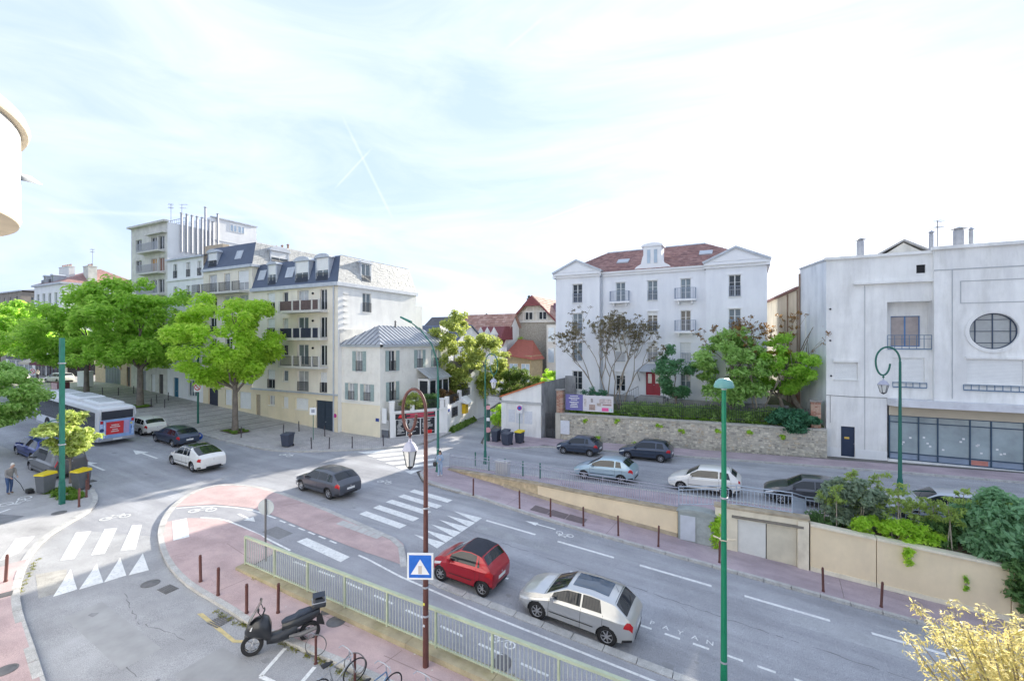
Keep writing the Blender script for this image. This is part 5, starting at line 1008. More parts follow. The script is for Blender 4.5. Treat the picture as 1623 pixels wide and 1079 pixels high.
slab(rb_, F1, 5.5, 6.4, .3, 1.05, .003, .03, WHITER, 'white_base_coat'); slab(rb_, F1, 7.3, 9.2, .3, 1.05, .003, .03, WHITER, 'white_base_coat')
# projecting right part: one wall skin with the circle cut out
cxr, czr, rr = 14.72, 9.82, 1.2; sh2 = (13.4, 16.15, 6.25, 7.95)
wall(rb_, F2, 11.7, XE, 5.0, 8.45, [sh2], RBW); wall(rb_, F2, 11.7, 13.3, 8.45, 11.2, [], RBW); wall(rb_, F2, 16.14, XE, 8.45, 11.2, [], RBW); wall(rb_, F2, 11.7, XE, 11.2, 15.5, [], RBW)
mb = MB(); n = 48; q0, q1, b0, b1 = 13.3, 16.14, 8.45, 11.2
def onrect(t):
    c, s_ = math.cos(t), math.sin(t); k = min((q1-cxr)/c if c > 1e-9 else ((q0-cxr)/c if c < -1e-9 else 1e9), (b1-czr)/s_ if s_ > 1e-9 else ((b0-czr)/s_ if s_ < -1e-9 else 1e9)); return (cxr+k*c, czr+k*s_)
angs = sorted([2*math.pi*i/n for i in range(n)]+[math.atan2(b-czr, a-cxr) % (2*math.pi) for a in (q0, q1) for b in (b0, b1)])
for i in range(len(angs)):
    t0, t1 = angs[i], angs[(i+1) % len(angs)]; ca, cb = (cxr+rr*math.cos(t0), czr+rr*math.sin(t0)), (cxr+rr*math.cos(t1), czr+rr*math.sin(t1))
    mb.poly([F2.P(*ca), F2.P(*onrect(t0)), F2.P(*onrect(t1)), F2.P(*cb)]); mb.poly([F2.P(*ca), F2.P(*cb), F2.P(*cb, -.25), F2.P(*ca, -.25)])
mb.obj('wall', RBW, rb_)
mb = MB()
for i in range(n):
    t0, t1 = 2*math.pi*i/n, 2*math.pi*(i+1)/n; q = [(cxr+r_*math.cos(t), czr+r_*math.sin(t)) for r_, t in ((rr+.02, t0), (rr+.02, t1), (rr+.24, t1), (rr+.24, t0))]
    mb.hexa([F2.P(a, b, .003) for a, b in q]+[F2.P(a, b, .07) for a, b in q])
mb.obj('window_surround', RBW, rb_)
rwn = MB(); 
for i in range(n):
    t0, t1 = 2*math.pi*i/n, 2*math.pi*(i+1)/n; q = [(cxr+r_*math.cos(t), czr+r_*math.sin(t)) for r_, t in ((rr-.06, t0), (rr-.06, t1), (rr-.002, t1), (rr-.002, t0))]
    rwn.hexa([F2.P(a, b, -.2) for a, b in q]+[F2.P(a, b, -.14) for a, b in q])
hb_ = math.sqrt(rr**2-.87**2)
for a in (cxr-.87, cxr, cxr+.87): hh = math.sqrt(max(.05, (rr-.05)**2-(a-cxr)**2)); F2.box(rwn, a-.03, a+.03, czr-hh, czr+hh, -.2, -.15)
for b in (czr-.78, czr, czr+.78): hh = math.sqrt(max(.05, (rr-.05)**2-(b-czr)**2)); F2.box(rwn, cxr-hh, cxr+hh, b-.02, b+.02, -.195, -.145)
rwo = rwn.obj('round_window', M('navy_frame', (.05, .07, .11), .5), rb_)
MB().poly([F2.P(cxr+rr*math.cos(2*math.pi*i/n), czr+rr*math.sin(2*math.pi*i/n), -.19) for i in range(n)]).obj('pane', M('frosted_pane', (.40, .41, .40), .25, .12, 1.2, spec=.7), rwo)
window(rb_, F2, *sh2, leaves=1, blind=1); hrail(rb_, F2, 13.2, 16.3, 5.8, .42, .08, 8, BR); slab(rb_, F2, 13.3, 16.25, 7.96, 8.1, .003, .1, RBW, 'shutter_box')
MB().poly([(11.7, 41.75, 5), (11.7, 43.1, 5), (11.7, 43.1, 15.5), (11.7, 41.75, 15.5)]).obj('return_wall', RBW, rb_)
slab(rb_, F2, 11.6, XE, 15.5, 15.72, -.3, .2, RBW, 'coping'); slab(rb_, F2, 11.7, XE, 14.05, 14.12, .003, .03, M('groove_grey', (.45, .46, .47), .9), 'string_line')
for (a0, a1, z0, z1) in ((13.05, 18, 13.22, 13.27), (13.05, 18, 11.72, 11.77), (13.05, 13.1, 11.77, 13.22), (12.62, 12.67, 5.2, 14.05)): slab(rb_, F2, a0, a1, z0, z1, .003, .025, M('groove_grey', (.45, .46, .47), .9), 'panel_moulding')
mb = MB(); n = 8   # canopy with rounded left end
outl = [(9.2, 42.18)]+[(9.2+.9*(1-math.cos(math.pi/2*i/n)), 42.18-.95*math.sin(math.pi/2*i/n)) for i in range(1, n+1)]+[(XE, 41.23), (XE, 42.18)]
mb.prism([(x, y, 4.5) for x, y in outl], (0, 0, .5)); mb.obj('canopy', M('canopy_white', (.68, .68, .70), .85, .08, 1, .15, 30, stain=.5, stcol=(.42, .40, .44), sscale=(1, 1, 2)), rb_)
SHN = M('shopfront_frame', (.05, .085, .13), .45, .06, 2); Fs = front(42.1); vx_ = [9.28, 10.92, 11.96, 13.64, 14.7, 16.3, 17.9, 19.5, 21.1, 22.7, XE]
wall(rb_, Fs, 9.28, XE, 3.78, 4.5, [], M('ochre_fascia', (.55, .48, .36), .85, .05, 1), name='fascia'); slab(rb_, Fs, 9.2, XE, .35, .6, -.3, .06, RBW, 'plinth')
for i in range(len(vx_)-1):
    a0, a1 = vx_[i], vx_[i+1]; mb = MB(); Fs.box(mb, a0, a0+.07, .6, 3.78, -.12, 0); Fs.box(mb, a0+.07, a1, 3.28, 3.34, -.11, -.01); Fs.box(mb, a0+.07, a1, 1.05, 1.12, -.11, -.01); Fs.box(mb, a0+.07, a1, .6, .66, -.11, -.01); Fs.box(mb, a0+.07, a1, 3.72, 3.78, -.11, -.01)
    o = mb.obj('shop_window', SHN, rb_)
    for z0, z1, mm in ((.66, 1.05, M('lower_panel_glass', (.30, .36, .46), .3, .12, 1.5, spec=.7)), (1.12, 3.28, M('shop_glass', (.34, .40, .41), .08, .22, .5, spec=.9)), (3.34, 3.72, M('shop_glass', (.2, .2, .2)))): MB().poly([Fs.P(a0+.07, z0, -.07), Fs.P(a1, z0, -.07), Fs.P(a1, z1, -.07), Fs.P(a0+.07, z1, -.07)]).obj('pane', mm, o)
    r2 = random.Random(i)
    for k in range(3): a, z = r2.uniform(a0+.2, a1-.3), r2.uniform(1.4, 2.4); slab(o, Fs, a, a+.13, z, z+.12, -.066, -.06, WHITE, 'sticker')
slab(rb_, Fs, 13.75, 14.6, .68, 1.0, -.066, -.06, M('coral_panel', (.62, .25, .2), .6), 'coral_panel')
MB().box(5.6, XE, 43.7, 60, .5, 15.3).obj('rear_mass', RBW, rb_)
for a, y, r_, h in ((7.9, 43.8, .24, 1.1), (13.6, 43.8, .3, 1.3), (14.3, 43.9, .13, 1.2), (12.1, 43.8, .14, 1.2)): tube_flue(rb_, a, y, 15.4, 15.4+h+.4, r_, STEEL)
aerial(rb_, 12.4, 43.6, 15.6, 2.3, 1.0)
mb = MB(); mb.prism([(8.9, 46, 15.4), (13.2, 46, 15.4), (11.05, 46, 16.9)], (0, 8, 0)); mb.obj('rear_gable', STONE, rb_)
MB().hexa([(8.4, 45.8, 15.4), (11.05, 45.8, 17.0), (11.05, 54, 17.0), (8.4, 54, 15.4), (8.4, 45.8, 15.55), (11.05, 45.8, 17.16), (11.05, 54, 17.16), (8.4, 54, 15.55)]).hexa([(11.05, 45.8, 17.0), (13.7, 45.8, 15.4), (13.7, 54, 15.4), (11.05, 54, 17.0), (11.05, 45.8, 17.16), (13.7, 45.8, 15.55), (13.7, 54, 15.55), (11.05, 54, 17.16)]).obj('gable_roof', M('grey_tile', (.4, .39, .38), .8, .15, 3), rb_)
for m_ in (RBW, RBB): overlay(m_, (.8, .8, .14), .88, 1.02, .36, .6, 1.3, 8)
for m_ in (WM, WHITER, OFFW, CREAM, WGW, STONE): overlay(m_, (.9, .9, .12), .93, 1.01, .34, .58, 1.3, 8)
# ------------------------------------------------------------------ houses behind the lane
def gable_house(name, label, x0, x1, y0, y1, z0, ze, zr, wm_, rm, holes=(), side=(), axis='y', ov=.4, tiles=True, cat='house', verge=None):
    o = thing(name, label, cat, ((x0+x1)/2, y0, z0), world=True); F_ = front(y0); S_ = right(x1); xc = (x0+x1)/2; yc = (y0+y1)/2
    wall(o, F_, x0, x1, z0, ze, list(holes), wm_); wall(o, S_, y0, y1, z0, ze, list(side), wm_); wall(o, left(x0), y0, y1, z0, ze, [], wm_); wall(o, back(y1), x0, x1, z0, ze, [], wm_)
    for h in holes: window(o, F_, *h, leaves=2, bars=1)
    for h in side: window(o, S_, *h, leaves=2, bars=1)
    if axis == 'y':
        MB().prism([(x0, y0, ze), (x1, y0, ze), (xc, y0, zr)], (0, .2, 0)).obj('gable', wm_, o); MB().prism([(x0, y1, ze), (x1, y1, ze), (xc, y1, zr)], (0, -.2, 0)).obj('gable', wm_, o)
        sl = (zr-ze)/(xc-x0); q = [((x0-ov, ze-ov*sl), (xc, zr)), ((x1+ov, ze-ov*sl), (xc, zr))]
        for (xa, za), (xb, zb_) in q:
            MB().hexa([(xa, y0-ov, za+.02), (xa, y1+ov, za+.02), (xb, y1+ov, zb_+.02), (xb, y0-ov, zb_+.02), (xa, y0-ov, za+.16), (xa, y1+ov, za+.16), (xb, y1+ov, zb_+.16), (xb, y0-ov, zb_+.16)]).obj('roof', rm if not isinstance(rm, list) else rm[0], o)
            if tiles: courses(o, (xa, y0-ov, za+.165), (xa, y1+ov, za+.165), (xb, y1+ov, zb_+.165), (xb, y0-ov, zb_+.165), 14, rm if isinstance(rm, list) else [rm]*3, 'tile_courses', .5, .05)
            if verge: MB().hexa([(xa, y0-ov-.04, za-.1), (xa, y0-ov-.001, za-.1), (xb, y0-ov-.001, zb_-.1), (xb, y0-ov-.04, zb_-.1), (xa, y0-ov-.04, za+.2), (xa, y0-ov-.001, za+.2), (xb, y0-ov-.001, zb_+.2), (xb, y0-ov-.04, zb_+.2)]).obj('barge_board', verge, o)
    else:
        for xx, dx in ((x0, .2), (x1, -.2)): MB().prism([(xx, y0, ze), (xx, y1, ze), (xx, yc, zr)], (dx, 0, 0)).obj('gable', wm_, o)
        sl = (zr-ze)/(yc-y0)
        for (ya, yb) in ((y0-ov, yc), (y1+ov, yc)):
            za = ze-ov*sl; MB().hexa([(x0-ov, ya, za+.02), (x1+ov, ya, za+.02), (x1+ov, yb, zr+.02), (x0-ov, yb, zr+.02), (x0-ov, ya, za+.16), (x1+ov, ya, za+.16), (x1+ov, yb, zr+.16), (x0-ov, yb, zr+.16)]).obj('roof', rm if not isinstance(rm, list) else rm[0], o)
            if tiles: courses(o, (x0-ov, ya, za+.165), (x1+ov, ya, za+.165), (x1+ov, yb, zr+.165), (x0-ov, yb, zr+.165), 14, rm if isinstance(rm, list) else [rm]*3, 'tile_courses', .5, .05)
    return o
PINK = [M('pink_tile_a', (.42, .26, .21), .8, .2, 3), M('pink_tile_b', (.36, .21, .17), .8, .2, 3), M('pink_tile_c', (.46, .30, .25), .8, .2, 3)]
MEUL = M('millstone', (.38, .35, .30), .95, .25, 5, .5, 12, stain=.4, stcol=(.25, .22, .19), sscale=(3, 3, 3), streak=2); MAROON = M('maroon_paint', (.19, .05, .055), .6, .1, 2)
vl = gable_house('villa', 'millstone villa with half-timbered gable and maroon verge boards behind the lane garden', -28.4, -21.6, 55, 66, 0, 11.6, 15.0, MEUL, PINK, [(-27.6, -26.6, 7.5, 9.3), (-26.2, -25.2, 7.5, 9.3)], [], 'y', .6, verge=MAROON)
Fv = front(54.98); TIM = M('white_timber', (.66, .64, .60), .7, .05, 2)
MB().prism([(-27.9, 54.97, 11.75), (-22.1, 54.97, 11.75), (-25, 54.97, 14.6)], (0, -.03, 0)).obj('gable_infill', M('pale_infill', (.55, .52, .46), .8, .1, 2), vl)
for k in range(-5, 6): a = -25+k*.5; slab(vl, Fv, a-.06, a+.06, 11.8, 14.5-abs(k)*.5, .045, .09, TIM, 'timber')
slab(vl, Fv, -28.2, -21.8, 11.6, 11.85, .045, .15, TIM, 'timber_beam'); slab(vl, Fv, -26.7, -23.3, 13.0, 13.15, .09, .11, TIM, 'timber_beam')
for a in (-26.2, -24.2): window(vl, Fv, a, a+1.1, 11.95, 13.0, leaves=2, set_=-.16, sill=False)
MB().prism([(-26.4, 54.2, 13.75), (-23.6, 54.2, 13.75), (-25, 54.2, 15.15)], (0, .25, 0)).obj('gable_hood', MAROON, vl)
bw = MB().box(-22.6, -19.4, 53.6, 56, 0, 11.2).obj('bay_tower', TIM, vl)
for k in range(3):
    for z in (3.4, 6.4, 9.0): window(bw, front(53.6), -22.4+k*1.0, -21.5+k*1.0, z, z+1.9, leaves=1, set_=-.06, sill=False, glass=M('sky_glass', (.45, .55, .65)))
MB().box(-19.4, -18.4, 54, 60, 0, 11.4).obj('side_wing', MEUL, vl)
MB().hexa([(-22.6, 55.2, 11.5), (-18.0, 55.2, 11.5), (-18.0, 66, 11.5), (-22.6, 66, 11.5), (-23.8, 59, 14.4), (-18.0, 59, 14.4), (-18.0, 62, 14.4), (-23.8, 62, 14.4)]).obj('side_roof', M('plum_tile', (.17, .075, .10), .7, .12, 3), vl)
for z in range(4): slab(vl, front(53.98), -19.35, -18.45, 5.2+z*.9, 5.5+z*.9, .004, .03, M('brick_red', (.36, .17, .12)), 'brick_band')
chimney(vl, -21.2, 58.5, 13, 16.5, .7, .7, 2, MEUL); aerial(vl, -22.2, 57, 15, 3.2, .5)
lh = gable_house('garden_house', 'white house with pink tiled roof and pinnacled dormers in front of the villa', -34.5, -27.2, 50, 57, 0, 8.6, 12.6, WHITER, PINK, [(-29.6, -28.8, 5.2, 6.8)], [(51.5, 52.4, 4.5, 6.5), (53.6, 54.5, 4.5, 6.5)], 'x', .35, verge=None)
MB().hexa([(-30.5, 48.6, 9.3), (-26.6, 48.6, 9.3), (-26.6, 52, 9.3), (-30.5, 52, 9.3), (-30.2, 50.5, 11.0), (-26.9, 50.5, 11.0), (-26.9, 52.5, 11.0), (-30.2, 52.5, 11.0)]).obj('maroon_canopy_roof', MAROON, lh)
for k in range(3):
    a = -29.3+k*.95; d_ = MB().box(a-.28, a+.28, 48.2, 48.9, 8.0, 9.9).obj('pinnacle', TIM, lh); MB().add([(a-.36, 48.1, 9.9), (a+.36, 48.1, 9.9), (a+.36, 49, 9.9), (a-.36, 49, 9.9), (a, 48.5, 10.9)], [(0, 1, 4), (1, 2, 4), (2, 3, 4), (3, 0, 4)]).obj('spire', TIM, d_)
MB().box(-30.2, -26.4, 48.6, 50, 0, 8.4).obj('front_wing', WHITER, lh)
br_ = thing('brick_annex', 'ochre brick annex with rust-red pent roof beside the villa', 'building', (-24.5, 50, 0), world=True); MB().box(-26.1, -22.9, 49.6, 53, 0, 7.4).obj('wall', M('ochre_brick', (.42, .33, .2), .9, .15, 3, .2, 20), br_)
MB().hexa([(-26.3, 49.2, 7.4), (-22.6, 49.2, 6.9), (-22.6, 53, 6.9), (-26.3, 53, 7.4), (-26.3, 49.2, 7.5), (-22.6, 49.2, 7.0), (-24.2, 53, 9.2), (-26.3, 53, 9.4)]).obj('roof', M('rust_tile', (.33, .10, .07), .7, .12, 3), br_)
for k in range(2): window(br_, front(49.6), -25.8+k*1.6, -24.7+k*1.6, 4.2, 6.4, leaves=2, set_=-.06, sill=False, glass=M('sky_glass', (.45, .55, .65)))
gable_house('rear_house', 'slate-blue roofed house low behind the zinc-roofed corner house', -52, -40, 58, 68, 0, 8.6, 11.6, OFFW, [SLATE]*3, [(-50, -49, 6, 7.6), (-47, -46, 6, 7.6), (-44, -43, 6, 7.6)], [(60, 61, 6, 7.6), (64, 65, 6, 7.6)], 'x', .3)
chimney(thing('chimney_stack', 'pale chimney stack rising right of the zinc roof', 'chimney', (-37, 50, 0), world=True), -37.3, 52, 0, 11.3, 1.0, .7, 3, OFFW)
gable_house('rear_house', 'grey tiled house with dark gable far behind the zinc roof', -74, -60, 92, 104, 0, 11, 15.2, OFFW, [ROOFD]*3, [(-70, -68.8, 7, 9), (-66, -64.8, 7, 9)], [(95, 96, 7, 9), (99, 100, 7, 9)], 'x', .3)
gable_house('rear_house', 'pale distant house with brown roof over the garden trees', -52, -40, 96, 106, 0, 10, 14.5, WHITER, [M('brown_tile', (.27, .2, .16), .8, .2, 3)]*3, [(-50, -49, 6.5, 8.3), (-46, -45, 6.5, 8.3)], [(98, 99, 6.5, 8.3), (102, 103, 6.5, 8.3)], 'x', .3)
block('far_block', 'far blue-white apartment block peeking over the villa roof', -28, -18, 92, 104, 0, 19.5, M('bluish_white', (.66, .69, .74)), ROOFD, 5, 5)
block('far_block', 'far brown-topped apartment block beside the fir tree', -42, -33, 108, 118, 0, 20, M('brown_stone', (.32, .28, .24)), ROOFD, 4, 5)
gable_house('lane_outbuilding', 'low white outbuilding at the foot of the lane trees', -31.5, -27.6, 43.5, 47.5, 0, 5.6, 6.6, WHITER, [ROOFD]*3, [], [], 'x', .2)
for o_, l_ in ((vl, (-35, 77, -3.7)), (lh, (-43.2, 70, -3.7)), (br_, (-34.3, 70, -3.7))): o_.location = l_; o_.scale = (1.4, 1.4, 1.4)
# ------------------------------------------------------------------ rounded balcony of our own building, top left
ob = thing('round_balcony', 'white rounded balcony with stone rim jutting in at the upper left', 'balcony', (-7.5, .9, 11), world=True)
BW = M('balcony_white', (.78, .77, .75), .8, .03, 1); RIM = M('balcony_rim', (.50, .43, .33), .8, .1, 3)
MB().lathe([(0, 10.54), (2.1, 10.54), (2.12, 10.5), (2.26, 10.5), (2.28, 10.6), (2.28, 11.5)], 72, (-8.0, -.13, 0)).obj('parapet', BW, ob, True)
MB().lathe([(2.28, 11.5), (2.34, 11.5), (2.36, 11.56), (2.34, 11.62), (2.1, 11.62), (2.1, 11.4)], 72, (-8.0, -.13, 0)).obj('rim', RIM, ob, True)
MB().lathe([(1.98, 10.52), (2.0, 10.495), (2.1, 10.49), (2.27, 10.49), (2.29, 10.56), (2.285, 10.58)], 72, (-8.0, -.13, 0)).obj('drip_edge', RIM, ob, True)
MB().hexa([(-7.5, 2.05, 11.06), (-7.22, 2.16, 10.99), (-7.23, 2.2, 10.99), (-7.5, 2.18, 11.06), (-7.5, 2.05, 11.14), (-7.22, 2.16, 11.01), (-7.23, 2.2, 11.01), (-7.5, 2.18, 11.14)]).obj('spout', ZINC, ob)
own = thing('own_building', 'white wall of the building carrying the rounded balcony, behind the viewpoint', 'building', (-12, -2, 0), world=True)
MB().box(-26, -5.8, -12, -1.2, 0, 17).obj('wall', WHITER, own)
# ------------------------------------------------------------------ vegetation
def leaf_mesh(name, clumps, nper, size, mat, seed=1, flat=.5, upbias=.5, droop=0):
    """clumps: (x, y, z, rx, rz) ; many small leaf faces spread through each clump's volume"""
    g = np.random.default_rng(seed); C_ = np.array(clumps); n = len(C_)*nper; idx = np.repeat(np.arange(len(C_)), nper)
    d = g.normal(size=(n, 3)); d /= np.linalg.norm(d, axis=1)[:, None]; r = g.random(n)**.45
    p = C_[idx, :3]+d*r[:, None]*np.stack([C_[idx, 3], C_[idx, 3], C_[idx, 4]], 1)
    nrm = g.normal(size=(n, 3))*(1-upbias)+np.array([0, 0, 1])*upbias*2+d*.6; nrm /= np.linalg.norm(nrm, axis=1)[:, None]
    a = np.cross(nrm, g.normal(size=(n, 3))); a /= np.linalg.norm(a, axis=1)[:, None]; b = np.cross(nrm, a)
    sz = size*(.6+.8*g.random(n)); a *= sz[:, None]; b *= (sz*flat)[:, None]
    v = np.empty((n, 4, 3)); v[:, 0] = p-a; v[:, 1] = p-b*.9+nrm*sz[:, None]*.12; v[:, 2] = p+a-np.array([0, 0, 1])*(sz*droop)[:, None]; v[:, 3] = p+b*.9+nrm*sz[:, None]*.12
    me = bpy.data.meshes.new(name); me.vertices.add(n*4); me.vertices.foreach_set('co', v.ravel()); me.loops.add(n*4); me.loops.foreach_set('vertex_index', np.arange(n*4, dtype=np.int32))
    me.polygons.add(n); me.polygons.foreach_set('loop_start', np.arange(0, n*4, 4, dtype=np.int32)); me.polygons.foreach_set('loop_total', np.full(n, 4, dtype=np.int32)); me.update(calc_edges=True); me.materials.append(mat)
    return me
BARK = M('bark_grey', (.20, .17, .14), .95, .25, 3, .6, 12); BARKL = M('bark_pale', (.30, .26, .21), .95, .25, 3, .6, 12)
LG1 = leafmat('elm_leaf', (.34, .60, .05), (.56, .78, .13), tr=.6); LG2 = leafmat('elm_leaf_dark', (.27, .54, .07), (.46, .70, .13), tr=.6)
LGY = leafmat('acacia_leaf', (.30, .38, .07), (.46, .54, .16)); LGB = leafmat('shrub_leaf', (.10, .22, .07), (.19, .33, .12)); LGP = leafmat('ailanthus_leaf', (.26, .38, .08), (.40, .52, .15))
LGS = leafmat('silvery_leaf', (.2, .29, .2), (.34, .42, .29)); BUD = leafmat('brown_bud_leaf', (.14, .12, .065), (.24, .21, .10), tr=.3); LDK = leafmat('laurel_leaf', (.05, .18, .10), (.10, .27, .14), tr=.25); LYL = leafmat('yellow_leaf', (.4, .33, .03), (.5, .45, .08))
LCR = leafmat('creamy_spray', (.52, .47, .14), (.70, .64, .30)); FIR = leafmat('fir_needle', (.02, .05, .03), (.04, .08, .045), tr=.1)
GRASS = leafmat('grass_blade', (.13, .27, .03), (.24, .40, .07), 3)
def branch_tree(seed, h_trunk, r0, spread, height, levels=3, n1=6, lean=(0, 0), flatten=.55, up=.35):
    """tapered trunk with limbs; returns trunk MB and the list of twig ends"""
    q = random.Random(seed); mb = MB(); tips = []
    top = Vector((lean[0], lean[1], h_trunk)); mb.tube([(0, 0, -.1), (lean[0]*.2, lean[1]*.2, h_trunk*.33), (lean[0]*.6, lean[1]*.6, h_trunk*.7), top], [r0*1.25, r0, r0*.9, r0*.8], 10)
    def grow(p, d, L_, r, lv):
        mid = p+d*L_*.5+Vector((q.uniform(-.1, .1), q.uniform(-.1, .1), q.uniform(0, .12)))*L_; end = p+d*L_+Vector((0, 0, L_*up*.25))
        mb.tube([p, mid, end], [r, r*.75, r*.5], 6 if lv > 1 else 4, cap=False)
        if lv <= 1: tips.append((end, lv)); tips.append((mid, lv)); return
        if lv == 2: tips.append((end, lv))
        for k in range(q.choice((2, 3, 3))):
            nd = (d+Vector((q.uniform(-.8, .8), q.uniform(-.8, .8), q.uniform(-.25, .55)))).normalized(); grow(end if k else mid.lerp(end, .6), nd, L_*q.uniform(.6, .8), r*.55, lv-1)
    for k in range(n1):
        t = 2*math.pi*(k+q.uniform(-.3, .3))/n1; e_ = q.uniform(.35, 1.1); d = Vector((math.cos(t), math.sin(t), e_)).normalized()
        grow(top-Vector((0, 0, q.uniform(0, h_trunk*.2))), d, spread*q.uniform(.42, .6), r0*.5, levels)
    d = Vector((0, 0, 1)); grow(top, d, height*.35, r0*.6, levels)
    return mb, tips
def tree(name, label, loc, seed, h_trunk, r0, rx, zc, rz, mat, ncl=90, nper=260, size=.16, crx=1.0, flatc=.5, bark=None, group=None, cat='tree', gaps=.0, off=(0, 0), skirt=0, lean=(0, 0)):
    """street tree: crown of flattened leaf sprays filling an uneven ellipsoid round the limbs"""
    o = thing(name, label, cat, loc, group=group); q = random.Random(seed)
    mb, tips = branch_tree(seed, h_trunk, r0, rx*.62, rz*2, 3, 6, lean); mb.obj('trunk', bark or BARK, o, True)
    cl = []
    q.shuffle(tips)
    for (p, lv) in tips:
        if len(cl) > ncl*.4: break
        x, y, z = p
        if ((x-off[0])/rx)**2+((y-off[1])/rx)**2+((z-zc)/rz)**2 < 1.25: cl.append((x, y, z, crx*q.uniform(.6, 1.1), crx*flatc*q.uniform(.6, 1.1)))
    k = 0
    while len(cl) < ncl and k < 5000:
        k += 1; t = q.uniform(0, 2*math.pi); cz = q.uniform(-1, 1); rr_ = q.uniform(.5, 1)**.5
        lob = 1+.16*math.sin(3*t+seed)+.1*math.sin(5*t+2*seed); s_ = math.sqrt(1-cz*cz)*rr_*lob
        x, y, z = off[0]+rx*s_*math.cos(t), off[1]+rx*s_*math.sin(t), zc+rz*cz*rr_
        if gaps and math.sin(x*1.7+seed)*math.sin(y*1.3+z*1.9) > 1-gaps: continue
        cl.append((x, y, z, crx*q.uniform(.55, 1.15), crx*flatc*q.uniform(.5, 1.1)))
    me = leaf_mesh('crown', cl, nper, size, mat, seed, .5, .45, .35); c = bpy.data.objects.new('crown', me); COL.objects.link(c); c.parent = o
    return o
tree('plane_tree', 'spreading bright green street tree in front of the cream apartment block', (-41.8, 25.6, zb(-41.8)+.12), 11, 4.2, .24, 4.5, 8.4, 4.4, LG1, 135, 170, .21, 1.05, .8, group='street trees along the promenade', off=(-1.8, 0), gaps=.4)
tree('plane_tree', 'tall dark green street tree before the grey stone tower block', (-59.2, 25.8, zb(-59.2)+.12), 12, 4.4, .3, 6.0, 8.8, 5.1, LG2, 150, 165, .25, 1.25, .8, group='street trees along the promenade', off=(-2.0, 0), gaps=.4)
tree('plane_tree', 'green street tree behind the bus, left of the arched gatehouse', (-70.3, 25.2, zb(-70.3)+.12), 13, 4.2, .26, 6.4, 7.6, 4.0, LG2, 140, 170, .25, 1.35, .6, group='street trees along the promenade', off=(-1, 0), gaps=.25)
tree('plane_tree', 'green street tree crown at the left edge below the distant rooftops', (-88, 22.5, zb(-88)+.1), 14, 4.4, .26, 8.5, 7.4, 3.6, LG2, 160, 150, .3, 1.5, .6, group='street trees along the promenade')
tree('hawthorn', 'white-blossomed green tree leaning in at the left edge above the parked cars', (-46.9, 11.7, zb(-46.9)+.1), 15, 2.2, .12, 2.7, 4.2, 2.2, leafmat('blossom_leaf', (.2, .48, .06), (.5, .68, .24), 5), 100, 170, .15, .7, .6)
tree('maple_sapling', 'young tree with yellow-green leaves behind the left green pole', (-36.6, 12.35, zb(-36.6)), 16, 1.7, .06, 1.2, 3.3, 1.15, leafmat('lime_leaf', (.34, .5, .05), (.62, .68, .28), 4), 52, 110, .15, .5, .6)
for s_, t_ in ((-41.8, 25.6), (-59.2, 25.8), (-70.3, 25.2)):
    cl = [(rnd.uniform(-1.1, 1.1), rnd.uniform(-.7, .7), .06, .25, .07) for _ in range(26)]; me = leaf_mesh('grass_tuft', cl, 60, .07, GRASS, int(-s_), .25, .1); o = bpy.data.objects.new('grass_patch', me); COL.objects.link(o); o.location = (s_, t_, zb(s_)+.12); tag(o, kind='stuff')
    sheet('tree_pit', [(s_-1.2, t_-.8), (s_+1.2, t_-.8), (s_+1.2, t_+.8), (s_-1.2, t_+.8)], zb, .13, SOIL)
def grass_patch(pts, z, size=.08, nper=70, seed=3, mat=None, r=.22, h=.08):
    me = leaf_mesh('grass_tuft', [(x, y, z(x) if callable(z) else z, r, h) for x, y in pts], nper, size, mat or GRASS, seed, .22, .05); o = bpy.data.objects.new('grass_patch', me); COL.objects.link(o); tag(o, kind='stuff'); return o
grass_patch([(-34.4+rnd.uniform(-1.3, 1.3), 11.5+rnd.uniform(-.45, .45)) for _ in range(26)], lambda x: zn(x)+.17, .13, 80, 4, h=.14)
MOSS = leafmat('moss_weed', (.14, .17, .03), (.30, .30, .07), 4)
grass_patch([(-16+k*.28+rnd.uniform(-.1, .1), 9.06+rnd.uniform(-.04, .06)) for k in range(34)], lambda x: zn(x)+.03, .045, 40, 5, MOSS, .12, .05)
grass_patch([(-16.5+k*.5+rnd.uniform(-.2, .2), 10.95+rnd.uniform(-.05, .03)) for k in range(26)], lambda x: zn(x)+.14, .045, 30, 6, MOSS, .12, .06)
grass_patch([(-26+k*.3, 7.75-k*.14+rnd.uniform(-.05, .05)) for k in range(14)], lambda x: zn(x)+.02, .045, 30, 7, MOSS, .1, .05)
def bush(name, label, loc, clumps, nper, size, mat, seed, group=None, cat='bush', stems=6, h=None):
    o = thing(name, label, cat, loc, group=group); me = leaf_mesh('foliage', clumps, nper, size, mat, seed, .45, .3, .2); c = bpy.data.objects.new('foliage', me); COL.objects.link(c); c.parent = o
    mb = MB(); q = random.Random(seed)
    for k in range(stems):
        cx_, cy_, cz_ = q.choice(clumps)[:3]; mb.tube([(cx_*.3, cy_*.3, -.1), (cx_*.7+q.uniform(-.1, .1), cy_*.7, cz_*.5), (cx_, cy_, cz_)], [.035, .025, .01], 5)
    mb.obj('stems', BARKL, o, True); return o
def ell(n, rx, ry, rz, zc, cr, seed, fl=.7):
    q = random.Random(seed); L_ = []
    while len(L_) < n:
        x, y, z = q.uniform(-1, 1), q.uniform(-1, 1), q.uniform(-1, 1)
        if x*x+y*y+z*z < 1: L_.append((x*rx, y*ry, zc+z*rz, cr*q.uniform(.6, 1.1), cr*fl*q.uniform(.6, 1.1)))
    return L_
